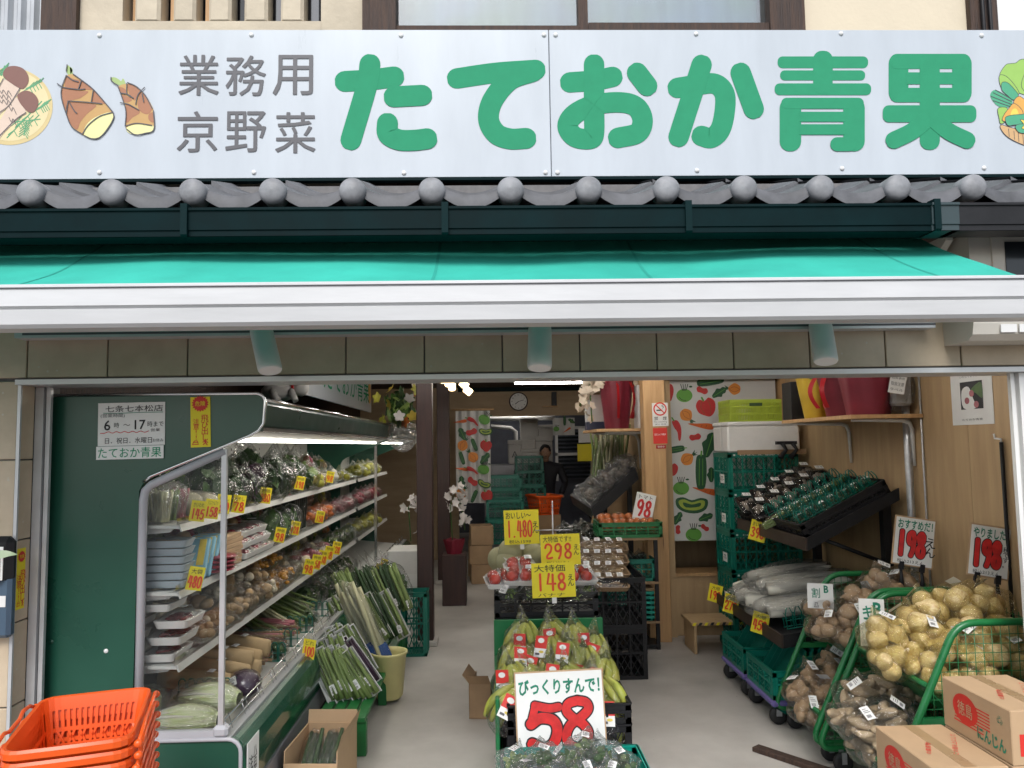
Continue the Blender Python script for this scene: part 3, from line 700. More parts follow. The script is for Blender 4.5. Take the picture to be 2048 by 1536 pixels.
K.update(
    potato=mat('potato_skin', (.48,.33,.19), .55, col2=(.34,.21,.11), scale=5, bump=.3, bscale=20, detail=8, speck=(5,.10,.4,(.14,.08,.04))),
    potato2=mat('pale_long_potato_skin', (.54,.42,.27), .55, col2=(.38,.27,.16), scale=4, bump=.25, bscale=20, detail=8, speck=(5,.09,.4,(.16,.10,.05))),
    onion=mat('onion_skin', (.72,.62,.33), .34, col2=(.47,.29,.12), stretch=(3,3,.6), scale=3, bump=.12, bscale=40),
    banana=mat('banana_peel', (.50,.48,.07), .45, col2=(.30,.36,.06), scale=9),
    bananatip=mat('banana_tip', (.12,.13,.03), .7),
    tomato=mat('tomato_skin', (.42,.035,.02), .22, var=.3, scale=3, coat=.3),
    orangeveg=mat('orange_tomato_skin', (.62,.16,.03), .3, var=.2, scale=4),
    melon=mat('melon_rind', (.42,.40,.24), .6, col2=(.30,.30,.17), scale=30, bump=.5, bscale=70),
    cauli=mat('cauliflower', (.66,.60,.43), .75, var=.15, scale=20, bump=.9, bscale=45),
    tan=mat('tan_mushroom', (.47,.33,.18), .6, col2=(.33,.21,.10), scale=18),
    cream=mat('cream_mushroom', (.66,.58,.43), .6, var=.15, scale=14),
    purpleveg=mat('purple_cabbage', (.055,.02,.06), .3, var=.4, scale=8, coat=.3),
    redonion=mat('red_onion_skin', (.22,.012,.04), .3, var=.3, scale=8),
    pinkveg=mat('pink_root', (.42,.13,.15), .5, var=.4, scale=16),
    meat=mat('dark_red_fruit', (.19,.016,.022), .4, var=.6, scale=40, bump=.5, bscale=90),
    darkpack=mat('dark_seaweed', (.014,.02,.014), .35, var=.5, scale=10),
    gobo=mat('burdock_root', (.38,.25,.13), .8, col2=(.24,.15,.08), stretch=(2,2,2), scale=10, bump=.5, bscale=50),
    kraft=mat('tan_kraft_paper', (.48,.34,.18), .75, var=.1, scale=6, bump=.3, bscale=12),
    napa=mat('napa_cabbage', (.80,.80,.62), .4, col2=(.52,.62,.26), stretch=(5,5,.8), scale=1.6, bump=.8, bscale=5, detail=7),
    stemg=mat('green_stem', (.25,.32,.11), .5, col2=(.12,.19,.05), scale=12, stretch=(8,8,1)),
    stemd=mat('dark_stem', (.05,.022,.045), .4, var=.4, scale=12),
    stemw=mat('pale_stem', (.60,.58,.36), .45, var=.2, scale=6, stretch=(8,8,1)),
    daikon=mat('daikon', (.70,.67,.58), .45, var=.06, scale=4),
    skyblue=mat('light_blue_packet', (.20,.42,.55), .4, var=.2, scale=10),
    packy=mat('yellow_packet', (.68,.52,.08), .4, var=.2, scale=10),
    packred=mat('red_packet', (.36,.03,.06), .4, var=.4, scale=18),
    graytray=mat('blue_grey_tray', (.38,.44,.48), .35, var=.1),
    pepper=mat('orange_pepper', (.66,.30,.03), .3, var=.2, scale=4, coat=.3),
    lime=mat('yellow_green_fruit', (.46,.44,.05), .5, var=.2, scale=40, bump=.3, bscale=120),
    cuke=mat('cucumber_skin', (.022,.06,.015), .4, var=.5, scale=18, stretch=(5,5,1), bump=.3, bscale=60),
    smoked=mat('dark_grey_mushroom', (.30,.25,.20), .6, col2=(.10,.08,.07), scale=12),
)
def blobs_mesh(key, m, n, seed, r=(.25,.4), squash=1.0, spread=.6):
    def go():
        rnd = random.Random(seed); mb = MB()
        for i in range(n):
            d = Vector((rnd.uniform(-1,1),rnd.uniform(-1,1),rnd.uniform(-.5,.8)))*spread
            q = rnd.uniform(*r)
            mb.ball(d,(q*rnd.uniform(.8,1.2),q*rnd.uniform(.8,1.2),q*squash),2,.18,1.6,i+seed*9,M=Euler((rnd.uniform(0,3),rnd.uniform(0,3),rnd.uniform(0,3))).to_matrix())
        return mb.mesh(key, K[m])
    return cached(('blobs',key,m,n,seed), go)
def one_blob(key, m, seed=0, rad=(1,1,1), amp=.16, fr=1.3, sub=3):
    return cached(('ob',key,m,seed), lambda: MB().ball((0,0,0),rad,sub,amp,fr,seed).mesh(key, K[m]))
def tray_mesh(m='foam', w=.19, d=.13, h=.028):
    def go():
        mb = MB(); a = rrect(-w/2,-d/2,w/2,d/2,.018,3); b = rrect(-w/2+.012,-d/2+.012,w/2-.012,d/2-.012,.014,3); n = len(a)
        rings = [[(x*.88,y*.85,0) for x,y in a],[(x,y,h) for x,y in a],[(x,y,h) for x,y in b],[(x*.86,y*.84,.004) for x,y in b]]
        o = len(mb.v); mb.v += [p for r_ in rings for p in r_]
        for i in range(3):
            for j in range(n): mb.f.append((o+i*n+j,o+i*n+(j+1)%n,o+(i+1)*n+(j+1)%n,o+(i+1)*n+j)); mb.m.append(0); mb.sm.append(False)
        mb.f.append(tuple(range(o,o+n))[::-1]); mb.m.append(0); mb.sm.append(False)
        mb.f.append(tuple(range(o+3*n,o+4*n))); mb.m.append(0); mb.sm.append(False)
        return mb.mesh('tray', K[m])
    return cached(('tray',m,w,d,h), go)
def wrap_mesh(w,d,h,seed=0):
    """film stretched over a tray, bulging with the content"""
    def go():
        def fn(u,v):
            e = (math.sin(math.pi*u)*math.sin(math.pi*v))**.45 if 0<u<1 and 0<v<1 else 0
            return Vector(((u-.5)*w,(v-.5)*d,.026+h*e*(1+.25*noise.noise(Vector((u*4,v*4,seed))))))
        return MB().grid(fn,16,12).mesh('film', K['filmw'])
    return cached(('wrap',w,d,h,seed), go)
def sticker(w=.035,d=.05): 
    def go():
        mb = MB(); mb.grid(lambda u,v: ((u-.5)*w,(v-.5)*d,.0015*math.sin(u*3)),2,2)
        for q in range(7): mb.add([(w*(-.34+.075*q),-d*.36,.0022),(w*(-.34+.075*q+.03+.02*(q%2)),-d*.36,.0022),(w*(-.34+.075*q+.03+.02*(q%2)),-d*.14,.0024),(w*(-.34+.075*q),-d*.14,.0024)],[(0,1,2,3)],1)
        for zz in (.02,.14,.28): mb.add([(-w*.36,d*zz,.0022),(w*(.36-zz),d*zz,.0022),(w*(.36-zz),d*(zz+.04),.0022),(-w*.36,d*(zz+.04),.0022)],[(0,1,2,3)],1)
        return mb.mesh('price_sticker',[K['paper'],K['greyink']])
    return cached(('stick',w,d), go)
def assemble(name, label, cat, group, loc, rot, parts):
    t = thing(name, label, cat, loc, rot, group)
    for p in parts: obj(p[0], p[1], t, p[2] if len(p)>2 else None, p[3] if len(p)>3 else None, p[4] if len(p)>4 else None)
    return t
RND = random.Random(11)
U = RND.uniform
def stem_bundle(key, m, n, L, r, seed=0, spread=.03, bend=.02, tip=None, taper=.7):
    def go():
        rnd = random.Random(seed); mb = MB()
        for i in range(n):
            x,y = rnd.uniform(-spread,spread), rnd.uniform(-spread*.5,spread*.5); q = rnd.uniform(.8,1.2); bx,by = rnd.uniform(-bend,bend),rnd.uniform(-bend,bend)
            mb.tube([(x,y,0),(x+bx*.3,y+by*.3,L*.33),(x+bx*.7,y+by*.7,L*.7),(x+bx,y+by,L*rnd.uniform(.92,1.04))],[r*q,r*q*.95,r*q*.85,r*q*taper],7)
        return mb.mesh(key, K[m])
    return cached(('stem',key,m,n,L,seed), go)
# ============================================================ REFRIGERATED SHOWCASES
fnY = lambda a,b,d: (a,d,b)
def showcase(y0, y1, label, near_end):
    t = thing('refrigerated_showcase', label, 'showcase', (0,0,0), None, 'showcases along the left wall')
    top = [(-1.745,0),(-1.745,1.82)]+[(-.935+.035*math.sin(a),1.785+.035*math.cos(a)) for a in (0,.4,.8,1.2,1.57)]+[(-.905,1.70),(-.925,1.672),(-.96,1.652),(-1.345,1.497),(-1.375,1.475),(-1.392,1.44),(-1.40,.487),(-1.40,0)]
    for ya in ([y0] if near_end else [])+[y1-.03]:
        part('end_panel', MB().prism(top, fnY, ya, ya+.03), K['casegreen'], t)
    if near_end:
        base = [(-1.398,.0),(-1.398,.480),(-1.03,.480)]+[(-1.03+.05*math.sin(a),.43+.05*math.cos(a)) for a in (.4,.8,1.2,1.57)]+[(-.98,0)]
        part('base_panel', MB().prism(base, fnY, y0-.002, y0+.03), K['casegreen'], t)
        tr = [(-1.74,1.823)]+top[2:-3]
        part('chrome_edge', MB().tube([(a,y0-.002,b) for a,b in tr], .0065, 8), K['chrome'], t)
        part('base_edge', MB().tube([(a,y0-.004,b) for a,b in base[1:]], .008, 8), K['trimgrey'], t)
        fr = [(-1.380,.492),(-1.380,1.40),(-1.372,1.44),(-1.35,1.463),(-1.06,1.592)]
        gf = MB().tube([(a,y0+.012,b) for a,b in fr], .017, 10)
        gf.box((-1.385,y0-.004,.482),(-1.045,y0+.028,.512))
        gfo = part('glass_frame', gf, K['trimgrey'], t)
        part('glass_post', MB().box((-1.072,y0+.004,.51),(-1.052,y0+.022,1.60)), K['alu'], t)
        part('side_glass', MB().prism([(-1.375,.50),(-1.375,1.43),(-1.345,1.465),(-1.07,1.585),(-1.062,1.55),(-1.062,.50)], fnY, y0+.009, y0+.014), K['glass'], t)
        part('corner_cap', MB().bbox((-1.06,y0+.012,.508),(.06,.05,.045),.012), K['trimgrey'], t)
    else:
        part('divider_post', MB().box((-1.085,y0,.50),(-1.062,y0+.02,1.62)), K['chrome'], t)
        part('divider_glass', MB().prism([(-1.70,.45),(-1.70,1.62),(-1.09,1.62),(-1.085,.50)], fnY, y0+.006, y0+.011), K['glass'], t)
    a, b = y0+.03, y1-.03
    part('canopy', MB().prism([(-1.74,1.80),(-.95,1.80),(-.915,1.79),(-.905,1.775),(-.918,1.69),(-.935,1.683),(-1.74,1.683)], fnY, a, b), mat('canopy_front', (.008,.040,.030), .32, var=.15, coat=.1), t)
    part('canopy_trim', MB().tube([(-.915,a,1.797),(-.915,b,1.797)], .009, 8).box((-.925,a,1.668),(-.915,b,1.684)), K['chrome'], t)
    part('canopy_liner', MB().prism([(-1.70,1.682),(-.93,1.682),(-.93,1.665),(-1.05,1.64),(-1.30,1.645),(-1.70,1.64)], fnY, a, b), K['casewhite'], t)
    part('light_strip', MB().box((-1.075,a+.1,1.628),(-1.045,b-.1,1.639)), emit('showcase_led', (1,.95,.85), 10), t)
    part('back_wall', MB().box((-1.74,a,.42),(-1.70,b,1.64)), K['casewhite'], t)
    sl_ = MB()
    yy = a+.12
    while yy < b:
        for k in range(34): sl_.box((-1.70,yy-.003,.50+k*.033),(-1.698,yy+.003,.515+k*.033))
        yy += .62
    part('slot_strip', sl_, K['ink'], t)
    for z in (.745,1.03,1.295):
        s_ = part('shelf', MB().prism([(-1.695,z+.012),(-1.25,z),(-1.25,z-.012),(-1.695,z)], fnY, a+.02, b-.02), K['casewhite'], t)
        part('price_channel', MB().prism([(-1.25,z+.006),(-1.240,z-.022),(-1.246,z-.024),(-1.256,z+.004)], fnY, a+.02, b-.02), K['casewhite'], s_)
        part('shelf_lip', MB().box((-1.262,a+.02,z),(-1.258,b-.02,z+.03)), K['glass'], s_)
        yy = a+.05
        while yy < b:
            part('shelf_arm', MB().prism([(-1.69,z-.005),(-1.28,z-.008),(-1.30,z-.028),(-1.60,z-.05),(-1.69,z-.07)], fnY, yy, yy+.006), K['casewhite'], s_); yy += .93
    part('deck', MB().prism([(-1.70,.50),(-1.06,.435),(-1.06,.40),(-1.70,.40)], fnY, a, b), K['casewhite'], t)
    part('bumper', MB().prism([(-1.40,.40),(-1.058,.40),(-1.058,.472),(-1.03,.475),(-1.0,.466),(-.975,.44),(-.962,.40),(-.958,.34),(-.965,.29),(-.968,.26),(-1.40,.26)], fnY, a-.03, b+.03), K['casegreen2'], t)
    part('bumper_rail', MB().box((-1.058,a-.03,.47),(-1.02,b+.03,.487)), K['alu'], t)
    part('kick_plate', MB().box((-1.40,a-.02,.16),(-.962,b,.255)), mat('grey_kick_plate', (.22,.22,.24), .4, .3), t)
    part('plinth', MB().box((-1.40,a,0),(-1.02,b,.158)), K['black'], t)
    part('rear_box', MB().box((-1.74,a,0),(-1.405,b,.40)), K['casegreen'], t)
    wr_ = MB()
    for dz in (.018,.05): wr_.tube([(-1.047-dz*.3,a,.487+dz),(-1.047-dz*.3,b,.487+dz)], .0028, 6)
    yy = a+.02
    while yy < b:
        wr_.tube([(-1.045,yy,.486),(-1.064,yy,.545),(-1.064,yy+.05,.545),(-1.045,yy+.05,.486)], .0024, 5); yy += .21
    part('wire_rail', wr_, K['chrome'], t)
    return t
Y0, YM, Y1 = 3.11, 7.25, 9.4
showcase(Y0, YM, 'long open green refrigerated showcase with glass end nearest the street', True)
showcase(YM+.02, Y1, 'farther refrigerated showcase behind the dark wooden post', False)
# ---- what stands in the showcases
def bag_leafy(y, x, z, s, lab, mats=('leafd','leafm'), seed=None, rz=None, tint='film', sz=1.0):
    s *= 1.15
    seed = RND.randrange(5) if seed is None else seed
    return assemble('bagged_greens', lab, 'vegetable bag', 'bagged greens in the showcases', (x,y,z+s*.72*sz), (U(-.15,.15),U(-.1,.35),U(0,6.3) if rz is None else rz), [
        ('leaves', leaf_clump(''.join(mats), mats, 46, seed), None, None, (s*.86,s*.86,s*.86*sz)), ('film', film_mesh(seed, True, tint), None, None, (s,s,s*.9*sz))])
def bag_blobs(y, x, z, s, lab, m, n=12, seed=None, nm='bagged_mushrooms', cat='mushroom bag', r=(.25,.4), tie=True):
    seed = RND.randrange(4) if seed is None else seed
    return assemble(nm, lab, cat, nm.replace('_',' ')+' in the showcases', (x,y,z+s*.62), (U(-.1,.1),U(0,.3),U(0,6.3)), [
        ('contents', blobs_mesh('contents', m, n, seed, r), None, None, (s*.95,s*.95,s*.75)), ('film', film_mesh(seed+1, tie), None, None, (s,s,s*.72))])
def tray_pack(y, x, z, lab, m, seed=0, tm='foam', rot=(0,0,1.57), nm='tray_pack', h=.035, sc_=1.0, n=14, stick=True, grp='tray packs in the showcases'):
    p = [('tray', tray_mesh(tm)), ('contents', blobs_mesh('contents', m, n, seed%4, (.22,.36)), (0,0,.024), None, (.075,.048,h*.62)), ('film', wrap_mesh(.186,.126,h,seed%3))]
    if stick: p.append(('price_sticker', sticker(), (.04,.01,.03+h*1.02)))
    t = assemble(nm, lab, 'food tray', grp, (x,y,z), rot, p)
    t.scale = (sc_,)*3; return t
SH = {1:1.308, 2:1.043, 3:.758}
XF = -1.335
# top shelf
def top(y, i): return f'{ORD[i]} bag on the top shelf of the long showcase'
i = 0
for k in range(3):
    for j in range(2):
        o = assemble('clear_pack_of_sprouts', f'clear upright pack of cut greens, {["front","rear"][j]} row, {ORD[k]} the glass end', 'vegetable pack', 'clear packs behind the end glass', (XF-.02-.14*j,Y0+.10+.085*k,SH[1]), (0,0,U(-.1,.1)), [
            ('contents', stem_bundle('sprouts',['stemw','stemg','pinkveg'][(k+j)%3],26,.15,.006,k,.035,.02), None, None, (1,1.2,.82)), ('film', film_mesh(k,False,'filmh',3), (0,0,.075), None, (.055,.045,.085))])
for k,(y,dx,s) in enumerate(((3.46,0,.066),(3.53,.05,.06),(3.60,-.02,.062))):
    assemble('cauliflower', f'{ORD[k]} cream cauliflower wrapped in film on the top shelf', 'cauliflower', 'cauliflowers on the top shelf', (XF+dx,y,SH[1]+s*.8), (0,0,U(0,6)), [('head', one_blob('head','cauli',k,amp=.22,fr=3), None, None, (s,s,s*.8)), ('leaf_base', leaf_clump('cb',('leafm','leafl'),14,3), (0,0,-s*.4), None, s*.8), ('film', film_mesh(k,False), None, None, (s*1.1,s*1.1,s*.92))])
n = 0
for y,x,s,mats in ((3.74,XF+.03,.085,('leafd','leafm')),(3.90,XF-.10,.12,('leafd','leafd','leafm')),(3.93,XF+.04,.085,('leafd','leafm')),(4.1,XF-.07,.12,('leafd',)),(4.12,XF+.05,.085,('leafd','stemd')),(4.30,XF-.02,.12,('leafd','stemd')),(4.50,XF-.08,.14,('leafd','leafm')),(4.62,XF+.03,.12,('leafd','leafd','leafm')),(4.85,XF-.02,.13,('leafd',)),(5.08,XF+.0,.12,('leafm','leafd')),(5.28,XF-.05,.12,('leafd','leafm')),(5.45,XF+.03,.10,('leafm','leafl'))):
    kind = {1:'dark spinach-like',0:'mixed green'}[n%2]
    bag_leafy(y,x,SH[1],s,f'{kind} leaves in a clear bag, {ORD[n]} green bag on the top shelf',mats,sz=1.15); n += 1
for k,(y,x,z,s) in enumerate(((5.62,XF-.02,0,.075),(5.74,XF+.02,0,.07),(5.70,XF-.03,.12,.065),(5.86,XF-.05,.1,.07))):
    o = one_blob('red_onion','redonion',k)
    assemble('net_of_red_onions' if k<3 else 'net_of_red_onions', f'bag of dark red onions, {ORD[k]} of its heap on the top shelf', 'onion bag', 'red onions on the top shelf', (x,y,SH[1]+z+s*.7), (0,0,U(0,6)), [('onion',o,(s*.4*math.cos(a),s*.4*math.sin(a),dz*s),None,s*.5) for a,dz in ((0,0),(2,.1),(4,0),(5,.6))]+[('film',film_mesh(k),None,None,(s,s,s*.95))])
for k,(y,x) in enumerate(((5.60,XF+.07),(5.98,XF),(6.15,XF+.02),(6.32,XF-.03),(6.55,XF),(6.75,XF+.03))):
    bag_blobs(y,x,SH[1],.085,f'bag of {["yellow peppers","orange peppers","pale sprouts","green peppers","white roots","yellow citrus"][k]}, {ORD[k]} in the far half of the top shelf',['lime','pepper','cream','leafm','daikon','lime'][k],7,k%4,'bagged_vegetables','vegetable bag',(.32,.45))
# second shelf
for k in range(6):
    for j in range(2):
        p = [('tray', tray_mesh('graytray')), ('contents', blobs_mesh('contents','cream',12,k%4,(.2,.3)), (0,0,.02), None, (.07,.045,.014)), ('film', wrap_mesh(.186,.126,.012,k%3))]
        assemble('blue_grey_tray', f'stacked blue-grey film-covered tray, {NTH[k]} from the bottom of the {["front","rear"][j]} stack', 'food tray', 'blue-grey trays stacked behind the end glass', (XF-.0-.16*j,Y0+.15,SH[2]+.032*k), (0,0,U(-.06,.06)), p)
for k in range(4):
    t = thing('yellow_blue_packet', f'yellow and light blue packet leaning on the second shelf, {ORD[k]} the end glass', 'packet', (XF+.03,Y0+.30+.065*k,SH[2]), (R(-38),0,R(8)), 'yellow and blue packets')
    part('packet', MB().bbox((0,0,.10),(.13,.022,.20),.006), K['skyblue'], t)
    part('printed_band', MB().box((-.05,-.0125,.03),(-.015,-.0112,.19)).box((.02,-.0125,.06),(.05,-.0112,.19)), K['packy'], t)
for k in range(7):
    part_ = assemble('brown_box', f'flat brown wooden-tone box, {NTH[k]} from the bottom of its pile on the second shelf', 'box', 'pile of flat brown boxes', (XF,3.78+.02*(k%2),SH[2]+.021*k), (0,0,U(-.04,.04)), [('box', cached('flatbox', lambda: MB().bbox((0,0,.0098),(.19,.25,.0196),.002).mesh('box',K['card'])))])
for k in range(4):
    assemble('pink_packet', f'pink and white film packet, {NTH[k]} from the bottom beside the brown boxes', 'packet', 'pink packets on the second shelf', (XF+.08,3.62+.01*k,SH[2]+.018*k), (0,0,U(-.1,.1)), [('packet', cached('pinkp', lambda: MB().ball((0,0,.009),(.07,.09,.012),3,.2,3,2).mesh('packet',K['packred']))),('film', wrap_mesh(.15,.19,.016,1),(0,0,-.018))])
n = 0
for y in (4.06,4.22,4.38):
    for j in range(3):
        tray_pack(y,XF+.04-.02*j,SH[2]+.05*j,f'film tray of {["red beans","pink ginger","dark berries"][n%3]}, {NTH[j]} up in the {ORD[int((y-4.05)/.16)]} pile of red packs','packred',n,n=16); n += 1
for k,(y,j) in enumerate(((4.58,0),(4.60,1),(4.78,0),(4.82,1),(4.98,0),(5.0,1))):
    t = assemble('green_leaf_packet', f'upright packet of dark green leaves, {ORD[k]} of its row on the second shelf', 'packet', 'green leaf packets on the second shelf', (XF+.05-.10*j,y,SH[2]+.005), (R(-24),0,R(10+U(-8,8))), [('leaves', leaf_clump('pk',('leafm','leafd'),40,k%3), (0,0,.095), None, (.075,.018,.11)),('film', film_mesh(k,False,'film',3,.06), (0,0,.095), None, (.085,.026,.115))])
for k in range(7):
    assemble('dark_seaweed_packet', f'flat black seaweed packet standing on the second shelf, {ORD[k]} of seven', 'packet', 'black seaweed packets', (XF-.04,5.16+.055*k,SH[2]), (R(-16),0,R(4)), [('packet', cached('seaw', lambda: MB().bbox((0,0,.115),(.15,.014,.23),.005).mesh('packet',K['darkpack']))),('film', film_mesh(k%3,False,'film',3,.05),(0,0,.115),None,(.085,.018,.125))])
for k in range(5):
    bag_blobs(5.66+.16*k,XF+.02*(k%2),SH[2],.09,f'bag of {["carrots","orange carrots","carrot sticks","orange roots","small carrots"][k]}, {ORD[k]} of the orange bags on the second shelf','orangeveg',9,k%4,'bagged_carrots','carrot bag',(.3,.42))
# third shelf
for k in range(3):
    for j in range(2):
        tray_pack(Y0+.16+.012*k,XF+.0-.2*j+.02*k,SH[3]+.062*k,f'white tray of dark red fruit, {NTH[k]} from the bottom of the {["front","rear"][j]} stack','meat',k,h=.026,n=18,sc_=1.12,grp='red fruit trays behind the end glass')
for k in range(2):
    tray_pack(Y0+.16,XF-.02,SH[3]+.195+.052*k,f'white tray of pale pickles, {["lower","upper"][k]} one on top of the red fruit trays','cream',k,h=.022,n=16,sc_=1.05)
n = 0
for y,x,z,s,m in ((3.50,XF+.05,0,.06,'tan'),(3.58,XF-.03,.0,.075,'cream'),(3.70,XF+.06,0,.07,'tan'),(3.74,XF-.06,.05,.08,'tan'),(3.86,XF+.05,0,.075,'tan'),(3.92,XF-.04,.06,.085,'cream'),(4.02,XF+.05,0,.08,'tan'),(4.06,XF-.05,.07,.085,'tan'),(4.18,XF+.04,0,.08,'tan'),(4.25,XF-.05,.08,.085,'cream'),(4.34,XF+.04,0,.08,'tan'),(4.46,XF-.02,.05,.085,'tan'),(4.50,XF+.05,0,.075,'cream')):
    bag_blobs(y,x,SH[3]+z,s*1.15,f'clear bag of {"tan" if m=="tan" else "cream white"} mushrooms, {ORD[n]} of the mushroom bags on the third shelf',m,12,n%4); n += 1
for k,(y,x,z) in enumerate(((4.62,XF+.03,0),(4.70,XF-.06,.09),(4.80,XF+.04,.0),(4.86,XF-.03,.10),(4.98,XF+.03,0))):
    bag_blobs(y,x,SH[3]+z,.088,f'bag of orange nuts with a green tie, {ORD[k]} of five on the third shelf','pepper',22,k%4,'bagged_nuts','nut bag',(.16,.24))
for k,(y,x) in enumerate(((5.14,XF),(5.30,XF+.03),(5.46,XF-.02),(5.62,XF+.03),(5.78,XF),(5.96,XF+.02),(6.12,XF-.02))):
    m = ['cream','cream','pinkveg','pinkveg','packred','cream','pinkveg'][k]
    bag_blobs(y,x,SH[3],.095,f'bag of {"pale garlic" if m=="cream" else "pink roots"}, {ORD[k]} in the far half of the third shelf',m,10,k%4,'bagged_roots','root bag')
for k in range(6):
    for z,m,nm in ((SH[1],'lime','yellow citrus'),(SH[2],'packred','red sausages-like rolls'),(SH[3],'lime','yellow netted fruit')):
        bag_blobs(7.42+.24*k,XF+.03,z,.10,f'{nm.replace("sausages-like ","")} in film, {ORD[k]} the glass divider, {["top","second","third"][[SH[1],SH[2],SH[3]].index(z)]} shelf, far showcase',m,8,k%4,'far_vegetable_bag','vegetable bag',(.3,.45))
# white drip tray of mushrooms hung below the third shelf, far part
g = thing('mushroom_crate', 'grey shallow crate of pale mushrooms under the third shelf', 'crate', (-1.33,5.9,.50), (0,R(52),0))
part('frame', MB().box((-.17,-.26,-.02),(.17,-.235,.03)).box((-.17,.235,-.02),(.17,.26,.03)).box((-.17,-.26,-.02),(-.145,.26,.03)).box((.145,-.26,-.02),(.17,.26,.03)).box((-.16,-.25,-.022),(.16,.25,-.012)), mat('grey_crate', (.25,.27,.29), .4), g)
obj('contents', blobs_mesh('contents','smoked',60,3,(.1,.18)), g, (0,0,.0), None, (.2,.34,.05))
# ---- deck of the long showcase
def fence(name, label, x0, x1, y, z, h, pitch=.04, m='crate', ry=0, along='x'):
    mb = MB(); k = x0; n_ = 0
    while k < x1-.01:
        a, b = k+.004, min(k+pitch-.004, x1)
        pts = [(a,0,0),(a,0,h-.012),(a+.01,0,h),(b-.01,0,h),(b,0,h-.012),(b,0,0)]
        mb.tube(pts,.0032,5); k += pitch
    mb.tube([(x0,0,.004),(x1,0,.004)],.004,5); mb.tube([(x0,0,h*.45),(x1,0,h*.45)],.0028,5)
    return tag(part(name, mb, K[m], None, loc=(0,y,z), rot=(0,0,0)), label, 'divider', 'green finger dividers on the deck')
dz = lambda x: .435+(-1.06-x)*.10
for k,(y,xa,xb) in enumerate(((3.60,-1.42,-1.12),(4.22,-1.5,-1.1),(4.52,-1.55,-1.1),(4.85,-1.5,-1.1),(5.3,-1.5,-1.1))):
    fence('finger_divider', f'green plastic finger divider across the deck, {ORD[k]} the glass end', xa, xb, y, .47, .10)
def napa(loc, rot, label, s=1.0):
    def go():
        mb = MB()
        for i in range(26):
            a = i*2.4; r = .35+.6*((i*7)%13)/13
            def lf(u,v,a=a,i=i):
                t = (u-.06)*3.05; rad = .98*max(0.0,math.sin(min(3.1,max(.02,t))))**.55*(.82+.05*(i%4))
                ph = a+(v-.5)*1.5*(1-.3*u); rr = rad*(1+.05*math.sin(v*18+i)*u)
                return Vector((rr*.52*math.cos(ph), rr*.52*math.sin(ph), (u-.5)*2.0))
            mb.grid(lf,10,8)
            if i % 2 == 0: mb.tube([lf(.08+.08*q,.5)*1.015 for q in range(9)],[.075-.007*q for q in range(9)],6,1,flat=.35)
        return mb.mesh('leaves', [K['napa'],K['daikon']])
    me = cached('napa', go)
    return assemble('napa_cabbage', label, 'napa cabbage', 'napa cabbages on the deck', loc, rot, [('leaves',me,None,None,(.13*s,.13*s,.15*s)),('film',film_mesh(2,False,'film',4,.05),None,None,(.085*s,.085*s,.158*s)),('price_sticker',sticker(.05,.03),(-.02,-.086*s,.06),(R(90),0,0))])
napa((-1.25,3.22,.515),(R(90),0,R(86)),'pale green napa cabbage lying lowest against the end glass')
napa((-1.22,3.40,.545),(R(90),0,R(80)),'large film-wrapped napa cabbage behind the lowest one')
napa((-1.42,3.30,.565),(R(84),0,R(20)),'napa cabbage at the left behind the orange baskets', .85)
for k,(x,y) in enumerate(((-1.13,3.64),(-1.17,3.72))):
    assemble('purple_cabbage', f'film-wrapped dark purple cabbage at the deck front, {["nearer","farther"][k]} of two', 'cabbage', 'purple cabbages', (x,y,.53-.02*k), (0,0,k), [('head',one_blob('head','purpleveg',k,amp=.08)),('film',film_mesh(k,False,'film',4,.07),None,None,1.1),('price_sticker',sticker(),(-.6,-.75,.45),(R(50),R(-30),0),14)]).scale = (.068,.068,.06)
for k in range(6):
    o = assemble('paper_parcel', f'long tan paper-wrapped parcel of roots on the deck, {ORD[k]} the glass end', 'parcel', 'paper-wrapped root parcels', (-1.36+.02*(k%2),3.70+.085*k,.53+.03*(k%3)), (0,R(90+6),R(U(-8,8))), [('paper', cached('parcel', lambda: MB().tube([(0,0,-.19),(0,0,-.185),(0,0,-.1),(.004,0,0),(0,0,.1),(0,0,.185),(0,0,.19)],[.02,.045,.05,.052,.05,.045,.02],10,flat=.7).mesh('paper',K['kraft']))),('film',film_mesh(k%3,False,'film',3,.06),None,None,(.05,.04,.20)),('price_sticker',sticker(.03,.05),(-.052,0,.05),(0,R(-90),0))])
for k in range(9):
    y = 4.06+.06*k+(k//3)*.12
    assemble('burdock_pack', f'clear pack of {["pinkish ginger","burdock sticks","sliced burdock"][k%3]}, {ORD[k]} between the green dividers', 'vegetable pack', 'root packs between the dividers', (-1.34,y,.535+.015*(k%2)), (0,R(94),R(U(-12,12))), [('roots', stem_bundle('roots',['gobo','pinkveg','gobo'][k%3],7,.34,.011,k%3,.03,.02), (0,0,-.17)),('film',film_mesh(k%3,False,'film',3,.06),None,None,(.045,.03,.18))])
for k in range(5):
    assemble('leek_bundle', f'film-wrapped bundle of {["green onions","celery","leafy stalks"][k%3]} lying across the deck, {ORD[k]} of the far stalks', 'vegetable bundle', 'stalk bundles on the deck', (-1.56,4.75+.2*k,.62+.03*(k%2)), (0,R(108),R(-28+U(-8,8))), [('stalks', stem_bundle('stalks',['stemg','stemw','stemg'][k%3],12,.42,.010,k,.04,.05)),('leaves', leaf_clump('lk',('leafd','leafm'),30,k), (0,0,.02), None, (.06,.05,.11)),('film',film_mesh(k,True,'film'),(0,0,.2),(R(180),0,0),(.06,.05,.20))])
for k in range(4):
    bag_leafy(4.35+.75*k,-1.18,.46,.055,f'small clear bag of {["kelp","herbs","cress","greens"][k]} at the deck front, {ORD[k]} of four',('leafm','leafd'))
